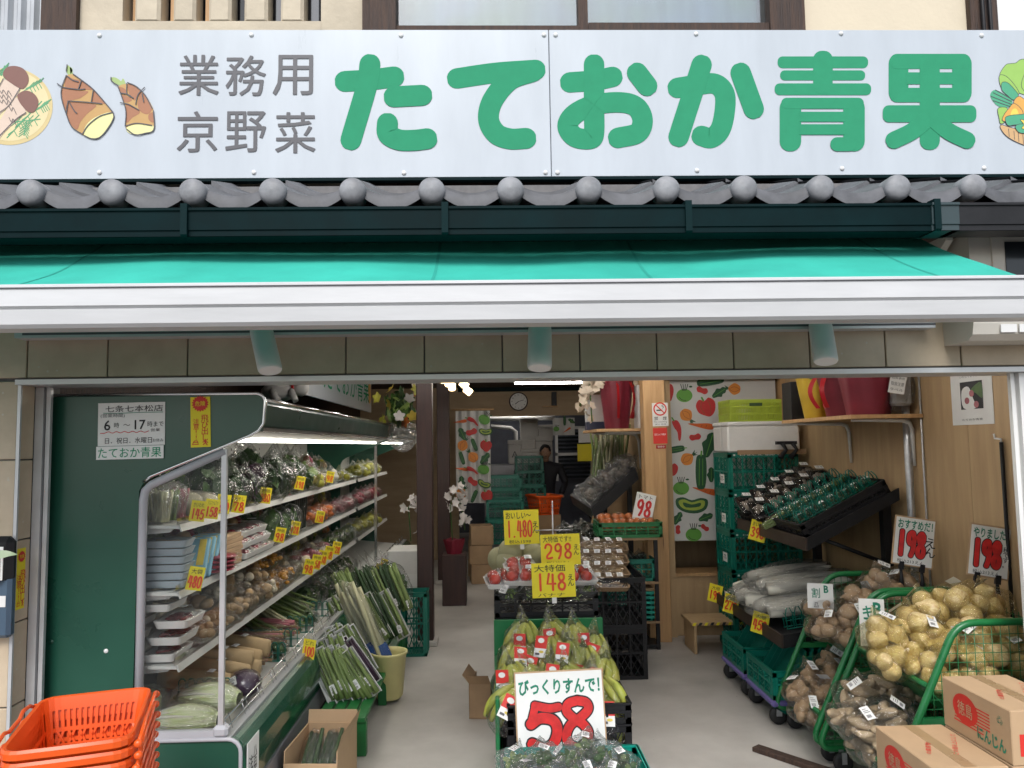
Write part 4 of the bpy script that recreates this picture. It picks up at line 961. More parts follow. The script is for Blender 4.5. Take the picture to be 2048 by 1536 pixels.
for k in range(7):
    bag_leafy(5.45+.25*k,-1.3,.47,.10,f'bag of deep green leaves on the deck, {ORD[k]} beyond the last divider',('leafd','leafm'))
# ---- price cards on the shelf edges (seen face on from the aisle)
def tagcard(px, py, x, w, h, num, name, label, tilt=0, digm='pen_orange', rz=0, rx=0, head='特価'):
    p = PX(px,py,x)
    return card('price_card', label, w, h, [(head,0,.30,.7,.22,'ink')], p, (rx,tilt,rz), 'yellow', 'price card', 'yellow price cards on shelf edges', figs=[(num,0,-.14,.86,.46,.036 if len(num)>2 else .045,digm,None)])
for k,(px,py,num,head) in enumerate(((396,1022,'145','かいわれ'),(424,1018,'158','アルファルファ'),(447,1008,'80','もやし'),(478,1008,'78','もやし'),(531,991,'880','特価'))):
    tagcard(px,py,-1.215,.06,.085,num,'', f'yellow price card reading {num} on the top shelf edge, {ORD[k]} the glass end', tilt=R(9), rz=R(28), head=head)
tagcard(391,1157,-1.215,.062,.095,'480','','yellow price card reading 480 on the second shelf edge near the end glass',tilt=R(12),rz=R(28),head='大袋')
for k,(px,py,num) in enumerate(((618,1134,'98'),(633,1124,'158'),(645,1115,'198'),(658,1106,'98'),(673,1096,'128'))):
    tagcard(px,py,-1.215,.07,.10,num,'',f'small yellow price card reading {num}, {ORD[k]} of five on the third shelf edge',tilt=R(14),rz=R(28))
tagcard(618,1298,-1.005,.07,.105,'100','','yellow price card reading 100 on the green bumper of the long showcase',tilt=R(16),rz=R(28),rx=R(-25),head='どれ')
for k,(px,py) in enumerate(((758,1142),(768,1131))): tagcard(px,py,-1.0,.08,.12,['198','78'][k],'',f'{["nearer","farther"][k]} tiny price card on the rail by the far showcase end',tilt=R(20),rz=R(28))

# ---- back rows, filling the shelves
KB = [('leaf','dark green leaves',('leafd','leafm')),('leaf','bright green leaves',('leafm','leafl')),('blob','pale mushrooms','cream'),('leaf','deep green herbs',('leafd','leafm','leafm')),('blob','orange carrots','orangeveg'),('blob','tan mushrooms','tan'),('leaf','light lettuce',('leafl','leafm')),('blob','red peppers','packred'),('blob','yellow peppers','lime')]
for sh_,(z,off) in {'top':(SH[1],0),'second':(SH[2],3),'third':(SH[3],5)}.items():
    for i in range(21):
        y = 3.52+.172*i
        kd,nm_,m_ = KB[(i*2+off+(i//5))%9]
        if sh_ == 'third' and i < 8: kd,nm_,m_ = 'blob','pale mushrooms','cream'
        if sh_ == 'top' and i < 9: kd,nm_,m_ = KB[(0,1,3,0,6,3,0,1,3)[i]]
        lab = f'{nm_} bagged, back row of the {sh_} shelf, {ORD[i]} the glass end'
        if kd == 'leaf': bag_leafy(y,XF-.19,z+.06,.088,lab,m_,sz=.95)
        else: bag_blobs(y,XF-.19,z+.06,.10,lab,m_,11,i%4,'bagged_vegetables','vegetable bag')
for i in range(7):
    bag_leafy(6.30+.14*i,XF+.03,SH[3],.075,f'bag of mixed leaves, {ORD[i]} at the far front of the third shelf',('leafm','leafl','leafd'))
    bag_blobs(6.46+.12*i,XF+.03,SH[2],.085,f'bag of pink roots, {ORD[i]} at the far front of the second shelf','pinkveg',10,i%4,'bagged_roots','root bag')
for k,(px,py,num) in enumerate(((560,1066,'98'),(590,1052,'128'),(640,1030,'158'),(600,962,'198'),(660,950,'98'))):
    tagcard(px,py+4,-1.215,.06,.085,num,'',f'small yellow price card reading {num}, {NTH[k]} of the cards farther along the upper shelves',tilt=R(12),rz=R(28))

for i in range(16):       # back row of the deck, piled up to the lowest shelf
    y = 3.78+.21*i; lab = ORD[i]
    if i % 3 == 0:
        assemble('leek_bundle', f'wrapped stalk bundle at the back of the deck, {lab} the glass end', 'vegetable bundle', 'stalk bundles on the deck', (-1.60,y-.1,.60), (R(-62),R(8),R(-14+U(-10,10))), [('stalks', stem_bundle('stalks',['stemg','stemw'][i%2],12,.42,.010,i%5,.04,.05)),('film',film_mesh(i%5,True,'film'),(0,0,.2),None,(.06,.05,.21))])
    elif i % 3 == 1: bag_leafy(y,-1.56,.53,.085,f'bag of dark greens at the back of the deck, {lab} the glass end',('leafd','leafm'))
    else: bag_blobs(y,-1.56,.53,.10,f'bag of pale roots at the back of the deck, {lab} the glass end','gobo',10,i%4,'bagged_roots','root bag')
# ---- notices on the showcase end panel and the pillar
EY = Y0-.004
p0, p1 = PY(196,806,EY), PY(328,890,EY)
q = PY(263,848,EY)
card('opening_hours_notice','white handwritten opening hours notice on the green end panel',p1.x-p0.x,abs(p1.z-p0.z),[
    ('七条七本松店',.04,.36,.86,.15,'ink',.01),('(営業時間)',-.28,.2,.36,.1,'greyink'),('6',-.36,-.02,None,.24,'ink',.012),('時',-.22,-.02,None,.12,'ink'),('〜',-.07,-.02,.10,None,'ink'),('17',.13,-.02,None,.22,'ink',.012),('時まで',.36,-.01,.24,.13,'ink'),('営業',.36,-.15,.14,.07,'ink'),('日．祝日．水曜日',-.04,-.38,.70,.14,'ink',.008),('お休み',.40,-.39,.16,.08,'greyink')],(q.x,EY,q.z),(0,R(-.6),0),'paper','notice')
nb = bpy.data.objects['opening_hours_notice']
w_ = p1.x-p0.x; h_ = abs(p1.z-p0.z); mb = MB(); f_ = lambda a,b,d: (a,-d,b)
stroke(mb,[(-w_*.42,h_*.265),(-w_*.2,h_*.255),(w_*.1,h_*.265),(w_*.47,h_*.262)],.0011,.0012,f_,0); part('underline', mb, K['pen_green'], nb)
mb = MB(); stroke(mb,[(-w_*.46,-h_*.20)]+[(-w_*.46+w_*.72*k/12,-h_*(.17+.03*(k%2))) for k in range(1,13)],.0013,.0012,f_,0); part('underline', mb, K['pen_red'], nb)
a_, b_ = PY(193,893,EY-.001), PY(327,917,EY-.001); q = PY(260,905,EY-.001)
card('shop_name_strip','white strip with green shop name below the opening hours notice',b_.x-a_.x,a_.z-b_.z,[('たておか青果',0,0,.94,.8,'signgreen',.02)],(q.x,EY-.0025,q.z),(0,R(-.6),0),'paper','label')
def warn(w,h,loc,rot,label):
    o = card('warning_sticker', label, w, h, [('飛び出し',.22,-.12,None,.52,'red',.02,True),('注意!!',-.22,-.14,None,.42,'red',.015,True)], loc, rot, 'yellow', 'sticker', 'yellow danger stickers')
    mb = MB(); pts = []
    for i in range(36):
        r = (.42 if i%2 else .34)*w; t = 2*math.pi*i/36; pts.append((r*math.cos(t)*1.05, h*.365+r*math.sin(t)*1.0))
    patch(mb, pts, .0015, lambda a,b,d:(a,-d,b), 0, False); part('burst', mb, K['red'], o)
    obj('lettering', text_mesh('危険', K['yellow'], .02, w*.52, w*.26), o, (0,-.0025,h*.365))
    mb = MB(); f2 = lambda a,b,d:(a,-d,b)
    stroke(mb,[(-.40*w,-.44*h),(-.36*w,-.40*h),(-.14*w,-.40*h),(-.10*w,-.44*h),(-.40*w,-.445*h)],w*.018,.0015,f2,smooth=False)
    stroke(mb,[(-.36*w,-.40*h),(-.3*w,-.37*h),(-.18*w,-.37*h),(-.13*w,-.41*h)],w*.018,.0018,f2,smooth=False)
    for pts in ([(.24*w,-.37*h),(.25*w,-.41*h)],[(.25*w,-.41*h),(.14*w,-.45*h)],[(.25*w,-.41*h),(.33*w,-.46*h)],[(.24*w,-.385*h),(.12*w,-.40*h)],[(.24*w,-.385*h),(.36*w,-.41*h)]): stroke(mb,pts,w*.022,.002,f2,smooth=False)
    patch(mb, ellipse(.24*w,-.352*h,.03*w,.03*w,12), .0022, f2, 0, False)
    part('pictogram', mb, K['red'], o); return o
a_, b_ = PY(382,793,EY), PY(420,893,EY); q = PY(401,844,EY)
warn(b_.x-a_.x,a_.z-b_.z,(q.x,EY,q.z),(0,R(-1.5),0),'yellow danger sticker at the top of the green end panel')
q = PX(49,1155,-1.7685)
warn(.052,.225,(-1.7685,2.988,q.z),(0,0,R(90)),'yellow danger sticker on the tiled pillar beside the door track')
# two rivet heads on the panel
for x,y in ((212,1302),(103,1283)):
    p = PY(x,y,Y0-.001); tag(part('panel_plug', MB().lathe([(.009,0),(.008,.003),(.0002,.004)],12,M=Matrix.Rotation(R(90),3,'X')), K['casegreen' if x<200 else 'white'], None, loc=p), f'{"green" if x<200 else "small white"} round plug on the lower green end panel', 'plug')
# ---- leaflet bin at the left edge with a leaf in front
lb = thing('leaflet_box', 'blue-grey leaflet box with dark top on the tiled pillar at the far left', 'box', (0,0,0))
a_, b_ = PY(24,1076,2.90), PY(20,1270,2.90)
part('box', MB().bbox((a_.x-.15,2.922,(b_.z+a_.z)/2-.03),(.30,.044,(a_.z-b_.z)*.9),.012), mat('blue_grey_box', (.06,.10,.15), .4), lb)
part('hood', MB().bbox((a_.x-.149,2.918,a_.z-.08),(.304,.052,.17),.02), K['black'], lb)
part('leaflet', MB().box((a_.x-.20,2.886,a_.z-.15),(a_.x-.022,2.89,a_.z-.03)).box((a_.x-.21,2.88,a_.z-.155),(a_.x-.03,2.885,a_.z-.04)), K['paper'], lb)
part('label_mark', MB().box((a_.x-.05,2.8975,b_.z+.10),(a_.x-.014,2.8988,b_.z+.14)), K['white'], lb)
lf = thing('potted_plant', 'pale green strap leaf poking in at the left edge', 'plant', (PY(-60,1140,2.7)))
part('leaf', MB().grid(lambda u,v: Vector((u*.155,(v-.5)*.0,(v-.5)*.034*math.sin(math.pi*min(1,.1+u*.9))+.03*u+.03*math.sin(u*2.5)))+Vector((0,.01*(v-.5),0)), 12, 4), mat('pale_leaf', (.34,.42,.27), .5), lf)
# ---- orange shopping baskets, nested
def side_pts(m):
    w,d = .30,.43; r=.045; pts=[]
    # dense perimeter
    base = rrect(-w/2,-d/2,w/2,d/2,r,4); out=[]
    for i in range(len(base)):
        a,b = Vector((*base[i],0)), Vector((*base[(i+1)%len(base)],0)); L=(b-a).length; k=max(1,round(L/.0085))
        for j in range(k): out.append(a+(b-a)*(j/k))
    return out
def basket():
    per = side_pts(0); N = len(per); h=.215; mb = MB()
    def P_(i,t,o=0):
        p = per[i%N]; s=.80+.20*t; q=Vector((p.x*s,p.y*s,h*t))
        if o: nn=Vector((p.x/.15,p.y/.215,0)); q+=nn.normalized()*o
        return q
    # bands: (t0,t1) full; between them bars on every second column
    bands=[(0,.06),(.30,.36),(.52,.58),(.82,1.0)]
    for a,b in bands:
        for i in range(N): mb.quad(P_(i,a),P_(i+1,a),P_(i+1,b),P_(i,b))
    gaps=[(.06,.30),(.36,.52),(.58,.82)]
    for gi,(a,b) in enumerate(gaps):
        for i in range(N):
            if gi==1:
                if i%4==0: mb.quad(P_(i,a),P_(i+1,a),P_(i+3,b),P_(i+2,b)); mb.quad(P_(i+2,a),P_(i+3,a),P_(i+1,b),P_(i,b))
            elif i%2==0: mb.quad(P_(i,a),P_(i+1,a),P_(i+1,b),P_(i,b))
    # ribs at the corners
    for i in range(N): 
        c=per[i]
        if abs(abs(c.x)-.15)>.004 and abs(abs(c.y)-.215)>.004: mb.quad(P_(i,.0,.0006),P_(i+1,0,.0006),P_(i+1,.85,.0006),P_(i,.85,.0006))
    # floor
    mb.add([P_(i,0) for i in range(N)],[tuple(range(N))])
    # rim: rolled outward, with the dips of the hand grips on the long sides
    for i in range(N):
        for (o0,z0),(o1,z1) in (((0,0),(.010,.002)),((.010,.002),(.014,-.006)),((.014,-.006),(.014,-.022))):
            def rp(j,o,z):
                p=per[j%N]; return P_(j,1,o)+Vector((0,0,z))
            mb.quad(rp(i,o0,z0),rp(i+1,o0,z0),rp(i+1,o1,z1),rp(i,o1,z1))
    return mb.mesh('basket', K['orange'])
bk = basket()
hand = MB()
for s in (-1,1):
    hand.tube([(s*.172,-.215,.19),(s*.178,-.16,.214),(s*.178,-.09,.222),(s*.176,-.05,.212),(s*.176,.05,.212),(s*.178,.09,.222),(s*.178,.16,.214),(s*.172,.215,.19)],.0058,7)
hme = hand.mesh('handle', K['orange'])
knob = MB().ball((0,0,0),(.012,.009,.012),2).mesh('hinge', K['orange'])
BX, BYY = -1.24, 2.436
btop = .80
for k in range(17):
    z = btop-.215-k*.033
    t = thing('shopping_basket', f'orange plastic shopping basket, {["top","second","third","fourth","fifth","sixth","seventh","eighth","ninth","tenth","eleventh","twelfth","thirteenth","fourteenth","fifteenth","sixteenth","lowest"][k]} one of the nested stack', 'shopping basket', (BX,BYY,z), (0,0,R(17)+R(U(-.8,.8))), 'nested orange shopping baskets')
    t.scale = (1.03,1.1,1); obj('body', bk, t); obj('handle', hme, t)
    for sx in (-1,1):
        for sy in (-1,1): obj('hinge', knob, t, (sx*.172,sy*.21,.192))
tag(part('basket_trolley', MB().box((-.17,-.24,-.03),(.17,.24,0)).cyl((-.14,-.2,-.03),(-.14,-.2,-.06),.02).cyl((.14,.2,-.03),(.14,.2,-.06),.02).cyl((-.14,.2,-.03),(-.14,.2,-.06),.02).cyl((.14,-.2,-.03),(.14,-.2,-.06),.02), K['black'], None, loc=(BX,BYY,.056), rot=(0,0,R(17))), 'low black trolley under the orange shopping baskets', 'trolley')
# ============================================================ CRATES AND CENTRE DISPLAY
def crate_mesh(w, d, h, m, cell=.085, rim=.035, t=.007, tall=2):
    def go():
        mb = MB()
        def wall(L, M, hand):
            n = max(2, round((L-.05)/cell)); x0 = -L/2+.025; cw = (L-.05)/n
            mb.box((-L/2,0,h-rim),(L/2,t,h),0,M); mb.box((-L/2,-.004,h-.008),(L/2,t+.004,h),0,M); mb.box((-L/2,0,0),(L/2,t,.025),0,M)
            mb.box((-L/2,-.003,h*.5),(L/2,t,h*.5+.012),0,M)
            for i in range(n+1): mb.box((x0+i*cw-.005,-.004,.02),(x0+i*cw+.005,t,h-rim),0,M)
            mb.box((-L/2,0,0),(-L/2+.025,t,h),0,M); mb.box((L/2-.025,0,0),(L/2,t,h),0,M)
            zz = [(.025,h*.5),(h*.5+.012,h-rim)]
            for i in range(n):
                for a,b in zz:
                    for sgn in (1,-1):
                        for k in (.25,.75):
                            x = x0+(i+k)*cw; ang = math.atan2(b-a,cw*.95)*sgn
                            T = M @ Matrix.Translation((x,t/2,(a+b)/2)) @ Matrix.Rotation(-ang,4,'Y')
                            mb.box((-(b-a)*.62,-.002,-.0022),((b-a)*.62,.002,.0022),0,T)
        for s,ax in ((0,w),(math.pi,w)):
            M = Matrix.Rotation(s,4,'Z') @ Matrix.Translation((0,-d/2,0)); wall(w,M,False)
        for s in (math.pi/2,-math.pi/2):
            M = Matrix.Rotation(s,4,'Z') @ Matrix.Translation((0,-w/2,0)); wall(d-.016,M,True)
        mb.box((-w/2+.007,-d/2+.007,.004),(w/2-.007,d/2-.007,.01))
        return mb.mesh('crate', K[m])
    return cached(('crate',w,d,h,m), go)
def crate(label, loc, rz=0, w=.52, d=.36, h=.28, m='crate', group='plastic crates', rot=None, mark=True, nm='plastic_crate', writing=None):
    o = tag(obj(nm, crate_mesh(w,d,h,m), None, loc, rot or (0,0,rz)), label, 'crate', group)
    if writing:
        obj('crate_marking', text_mesh(writing, K['paper'], 0, w*.55, .011), o, (-w*.06,-d/2-.0045,h-.016))
        obj('crate_marking', text_mesh('◼', K['paper'], 0, .016, .014), o, (-w*.42,-d/2-.0045,h-.016))
    return o
# melons' column, edamame column, banana crates, front crate of greens
cx = .295
for k in range(3): crate(f'black plastic crate, {["lowest","middle","top"][k]} of the column carrying the melons', (cx,4.93,.0+.262*k), m='black', h=.26, w=.54, group='black crates of the centre display')
for k in range(2): crate(f'black plastic crate, {["lower","upper"][k]} one under the bagged edamame', (cx,4.42,.0+.335*k), m='black', h=.333, w=.56, group='black crates of the centre display')
crate('shallow black crate holding the tomato trays and edamame', (cx,4.42,.67), m='black', h=.125, w=.56, group='black crates of the centre display')
ZT2 = .795
bd = thing('green_board', 'bright green painted board behind the bananas', 'board', (cx,4.14,0))
part('panel', MB().bbox((0,0,.34),(.575,.02,.68),.003), K['panelgreen'], bd)
part('side_panel', MB().bbox((-.278,-.36,.25),(.018,.70,.50),.003), K['panelgreen'], bd)
crate('black crate under the rear bananas, against the green board', (cx+.02,3.94,.0), m='black', h=.42, w=.53, d=.34, group='black crates of the centre display')
crate('black crate under the front bananas, behind the 58 sign', (cx+.03,3.56,.0), m='black', h=.40, w=.53, d=.36, group='black crates of the centre display')
crate('black crate standing on the front banana crate, its rim beside the 58 sign', (cx+.03,3.56,.402), m='black', h=.085, w=.53, d=.36, group='black crates of the centre display')
crate('black crate on the floor under the bright teal crate of greens', (.315,3.04,.0), m='black', h=.22, w=.53, d=.37, group='black crates of the centre display')
crate('bright teal crate of bagged greens at the bottom edge, below the 58 sign', (.315,3.04,.222), m='crate2', h=.15, w=.54, d=.38, group='teal crates')
# bananas
def banana_me(seed):
    def go():
        rnd = random.Random(seed); mb = MB(); pts = []; rs = []
        for i in range(12):        # hangs down from the crown at the origin, bulging towards -y
            t = i/11; pts.append((.012*math.sin(t*3+seed), -.055*math.sin(math.pi*t*.92)-.012*t, -.185*t))
            rs.append(.0205*max(.30,math.sin(math.pi*min(.95,max(.05,t*.92+.04))))**.5 if t > .1 else .0085+.05*t)
        mb.tube(pts,rs,7,0); mb.ball(pts[-1],(.006,.006,.008),1,mi=1)
        return mb.mesh('banana',[K['banana'],K['bananatip']])
    return cached(('ban',seed), go)
def banana_label():
    def go():
        mb = MB()
        def fn(u,v): return Vector(((u-.5)*.062,-.002*math.cos((u-.5)*3),(v-.5)*.10))
        mb.grid(lambda u,v: fn(u,.42+v*.58),4,4,0); mb.grid(lambda u,v: fn(u,v*.42),4,3,1)
        patch(mb, ellipse(0,.028,.017,.012,14), .004, lambda a,b,d:(a,-d,b), 1, False)
        patch(mb, ellipse(.008,-.024,.013,.006,12), .004, lambda a,b,d:(a,-d,b), 2, False)
        patch(mb, rrect(-.022,-.04,.0,-.03,.001,1), .004, lambda a,b,d:(a,-d,b), 3, False)
        return mb.mesh('brand_label',[K['red'],K['paper'],K['packy'],K['greyink']])
    return cached('banlabel', go)
BN = [(1040,1280,3.98),(1105,1278,4.0),(1152,1284,3.98),(1195,1302,3.94),(1020,1322,3.86),(1062,1330,3.86),(1100,1308,3.88),(1140,1318,3.86),(1182,1330,3.84),(1015,1365,3.70),(1055,1372,3.70),(1098,1364,3.72),(1140,1370,3.70),(1182,1376,3.70),(1215,1352,3.76),(1012,1410,3.52),(1228,1398,3.56),(1222,1440,3.48)]
for i,(px,py,y) in enumerate(BN):
    p = PY(1105+(px-1105)*.86,py,y); s = 1.0
    t = thing('banana_bag', f'bagged green-yellow banana bunch with red and white label, {NTH[i]} counting from the top rear', 'banana bag', p, (R(U(-30,0)),R(U(-24,24)),R(U(-30,30))), 'bagged bananas in the centre display')
    for k in range(5):
        obj('banana', banana_me(k%3), t, (.011*(k-2),.006*(k%2),.085), (R(U(-8,8)),R(-9*(k-2)),R(16*(k-2))), s)
    obj('crown', cached('crown', lambda: MB().tube([(-.02,0,.082),(0,0,.10),(.02,0,.082)],[.010,.014,.010],7).cyl((0,0,.10),(0,0,.125),.009,.007,7).mesh('crown',K['bananatip'])), t)
    obj('film', film_mesh(i%5,True,'film'), t, (0,-.03,-.01), None, (.098,.075,.125))
    obj('brand_label', banana_label(), t, (U(-.02,.02),-.112,U(-.02,.04)), (R(U(-12,4)),R(U(-14,14)),0), 1.0)
# 58 sign
p = PY(1121,1428,3.30); a_, b_ = PY(1033,1350,3.30), PY(1210,1510,3.30)
w_, h_ = b_.x-a_.x, a_.z-b_.z
sg58 = card('price_board','large white handwritten board with red 58 among the bananas',w_,h_,[('びっくりすんで！',-.0,.33,.94,.19,'pen_green',.03)],(p.x,3.30,p.z),(R(-7),R(-1.5),0),'paper','price board',edge=.006,t=.003)
for mnm,rr,lift,nm in (('ink',.062,.0006,'digit_outline'),('pen_red',.047,.0026,'digits')):
    mb = MB(); f2 = lambda a,b,d: (a*w_,-d,b*h_); k_ = 0
    def st(pts, r, sm=True):
        global k_
        P3 = [(x*w_, y*h_) for x,y in pts]; stroke(mb, P3, rr*h_*(r/.05), lift+.0003*k_, lambda a,b,d:(a,-d,b), 0, sm); k_ += 1
    st([(-.02,.085),(-.13,.075),(-.29,.115)],.052); st([(-.285,.11),(-.345,-.10)],.05,False)
    st([(-.345,-.10),(-.23,-.035),(-.09,-.07),(-.045,-.19),(-.10,-.34),(-.21,-.39),(-.34,-.33)],.066)
    st([(.20,.15),(.10,.12),(.07,.04),(.14,-.05),(.25,-.13),(.31,-.24),(.27,-.36),(.18,-.40),(.08,-.35),(.055,-.25),(.11,-.13),(.23,-.05),(.32,.04),(.30,.12),(.20,.15)],.058)
    part(nm, mb, K[mnm], sg58)
# bagged greens in the front teal crate
GB = [(1030,1518,3.02),(1085,1508,3.04),(1135,1514,3.03),(1170,1488,3.1),(1205,1500,3.06),(1240,1520,3.0),(1055,1545,2.92),(1110,1548,2.9),(1165,1545,2.92),(1215,1548,2.9)]
for i,(px,py,y) in enumerate(GB):
    p = PY(px,py+10,y); p.z = max(p.z,.30)
    assemble('bagged_peppers', f'crinkled clear bag of small green peppers, {NTH[i]} in the bright teal crate', 'vegetable bag', 'bagged greens in the front teal crate', p, (U(-.4,.4),U(-.4,.4),U(0,6)), [('contents', blobs_mesh('contents','leafm',9,i%4,(.2,.32)), None, None, (.07,.058,.048)), ('leaves', leaf_clump('gp',('leafm','leafl','leafm'),26,i%3,.4), None, None, .064), ('film', film_mesh(i%5,True,'filmh',4,.2), None, None, (.078,.07,.06)), ('price_sticker', sticker(.03,.04), (0,-.02,.055), (R(20),0,U(-1,1)))])
# melons
for i,(px,py,y) in enumerate(((1021,1103,4.82),(1058,1088,4.95),(1068,1112,4.84),(1018,1124,4.80),(1048,1122,4.90),(1092,1120,4.86),(1000,1118,4.92))):
    p = PY(px,py,y); s = .078
    assemble('melon', f'round netted melon, {NTH[i]} of the heap behind the 1480 card', 'melon', 'melons in the centre display', p, (U(-.4,.4),U(-.4,.4),U(0,6)), [('rind', one_blob('rind','melon',0,amp=.03), None, None, s), ('stem', cached('mst', lambda: MB().cyl((0,0,.95),(.05,0,1.12),.06,.05,8).mesh('stem',K['gobo'])), None, None, s), ('price_sticker', sticker(.028,.05), (.02,-.064,.02), (R(78),R(20),0))])
# tomato trays
for i,(px,py,y,rz) in enumerate(((1003,1158,4.30,.2),(1042,1152,4.28,-.12),(1040,1132,4.44,.1),(1092,1150,4.30,0),(1158,1152,4.32,.2))):
    p = PY(px,py,y); p.z -= .03
    t = assemble('tomato_tray', f'film-wrapped white tray of four red tomatoes, {NTH[i]} from the left under the cards', 'tomato tray', 'tomato trays', p, (R(14),0,rz), [('tray', tray_mesh()), ('film', wrap_mesh(.186,.126,.062,i%3)), ('price_sticker', sticker(.04,.05), (.045,.02,.078))]+[('tomato', one_blob('tomato','tomato',k%2,(1,1,.86),.06), (x,y_,.043), (U(-.3,.3),U(-.3,.3),U(0,6)), .034) for k,(x,y_) in enumerate(((-.045,-.028),(.03,-.028),(-.042,.03),(.034,.032)))])
for i,(px,py,y) in enumerate(((1020,1188,4.26),(1060,1190,4.26),(1100,1192,4.26),(1150,1188,4.26),(1175,1180,4.3),(1035,1178,4.38))):
    p = PY(px,py,y)
    assemble('edamame_bag', f'clear bag of green edamame pods, {NTH[i]} from the left in the shallow black crate', 'vegetable bag', 'edamame bags', p, (U(-.2,.2),U(-.2,.2),U(0,6)), [('pods', leaf_clump('eda',('leafm','leafl'),70,i%3,.2,.2), None, None, (.07,.06,.045)), ('film', film_mesh(i%5,False,'film'), None, None, (.08,.07,.052)), ('price_sticker', sticker(.045,.05), (0,-.045,.04), (R(45),0,.2))])
# cards on the centre display
def ycard(px,py,y,pw,ph,head,num,foot,label,sfx='えん',rz=0):
    a_,b_ = PY(px-pw/2,py-ph/2,y), PY(px+pw/2,py+ph/2,y); w_,h_ = b_.x-a_.x, a_.z-b_.z; p = PY(px,py,y)
    o = card('price_card',label,w_,h_,[(head,-.08,.34,.72,.2,'ink',.012),(sfx,.40,-.02,None,.34,'ink',.01,True),(foot,-.06,-.42,.62,.1,'ink')],p,(R(-6),R(-1.2),rz),'yellow','price card','yellow cards on the centre display',figs=[(num,-.06,-.05,.74,.46,.034 if len(num)<4 else .025,'pen_orange',None)])
    part('clip', MB().box((-.012,.002,-h_/2-.03),(.012,.006,-h_/2+.02)), K['white'], o); return o
ycard(1043,1054,4.74,71,67,'おいしい〜','1.480','税込1598','yellow price card reading 1480 behind the melons')
ycard(1121,1099,4.40,80,60,'大特価です!!','298','税込321えん','yellow price card reading 298 above the tomatoes')
ycard(1107,1160,4.12,88,67,'大特価','148','バナナ','yellow price card reading 148, lowest of the three on the centre display')
st_ = thing('card_stand','thin steel rod holding the 298 card','card stand',PY(1108,1180,4.42))
part('rod', MB().tube([(0,0,-.05),(0,0,.5)],.004,6).tube([(-.1,0,.335),(.1,0,.335)],.003,6), K['galv'], st_)
# cardboard flap at the left foot of the green board
cb_ = thing('open_carton','small opened cardboard carton beside the green board','carton',PZ(968,1424,0),(0,0,R(-8)))
part('box', MB().box((-.07,-.12,0),(.06,-.115,.20)).box((-.07,-.12,0),(-.065,.14,.20)).box((.055,-.12,0),(.06,.14,.2)).box((-.07,-.12,0),(.06,.14,.004)), K['card2'], cb_)
part('flap', MB().quad((-.068,-.12,.2),(.06,-.12,.2),(.05,-.16,.26),(-.085,-.15,.25)).quad((-.068,-.12,.199),(-.068,.12,.199),(-.11,.12,.25),(-.11,-.12,.25)), K['card2'], cb_)
# ---- benches with leaning packs along the showcase
def bench(x0,x1,y0,y1,h,label):
    t = thing('low_bench', label, 'bench', ((x0+x1)/2,(y0+y1)/2,0), None, 'green slatted benches')
    W_,L_ = x1-x0, y1-y0
    n_ = 4; sw = W_/n_
    for k in range(n_): part('slat', MB().bbox((-W_/2+sw*(k+.5),0,h-.011),(sw-.012,L_,.022),.002), K['bench'], t)
    for sx in (-1,1):
        for sy in (-1,1): part('leg', MB().bbox((sx*(W_/2-.03),sy*(L_/2-.05),(h-.025)/2),(.052,.05,h-.025),.003), K['bench'], t)
    for sy in (-1,1): part('rail', MB().bbox((0,sy*(L_/2-.05),h-.05),(W_-.115,.03,.05),.002), K['bench'], t)
BZ1 = PY(735,1432,4.15).z
bench(-.93,-.66,4.12,5.0,BZ1,'nearest low green slatted bench beside the showcase')
bench(-.93,-.66,5.03,5.9,BZ1+.02,'second low green slatted bench farther along the showcase')
bench(-.93,-.66,5.93,6.2,BZ1+.02,'short third green bench just before the dark post')
# asparagus packs: upright white trays leaning
def lean_pack(px,py,y,m,label,L=.30,lean=18,rz=-30,nm='asparagus_pack',grp='stalk packs leaning on the near bench',tray=True,tilt=-28,n=8,z=None):
    p = PY(px+U(-4,4),py,y)
    if z is not None: p.z = z
    rz += U(-7,7); tilt += U(-5,5); lean += U(-4,4)
    ps = [('stalks', stem_bundle('stalks',m,n,L*.94,.0105,RND.randrange(5),.036,.012), (0,-.008,.01)),('film', film_mesh(1,False,'film',3,.04), (0,-.006,L/2), None, (.046,.02,L/2*1.03)),('price_sticker', sticker(.03,.055), (U(-.012,.012),-.028,U(.04,.09)), (R(90),R(U(-12,12)),0))]
    if tray: ps.append(('tray', cached(('ltray',L), lambda: MB().bbox((0,.012,L/2),(.10,.006,L),.004).box((-.05,-.012,0),(-.045,.014,L)).box((.045,-.012,0),(.05,.014,L)).box((-.05,-.012,L-.005),(.05,.014,L)).mesh('tray',K['foam']))))
    return assemble(nm,label,'vegetable pack',grp,p,(R(lean*-1),R(tilt),R(rz)),ps)
i = 0
for row in range(3):
    for k in range(6-row):
        lean_pack(672+16*k+row*12,1408-6*row-3*k,4.40+.13*row+.01*k,'stemg' if not (row==1 and k>=3) else 'stemd',f'tall white tray of {"green asparagus" if not (row==1 and k>=3) else "dark purple"} stalks, {NTH[k]} from the left in the {["front","middle","rear"][row]} row',rz=24,tilt=-20-2*k,z=BZ1+.005+.03*row); i += 1
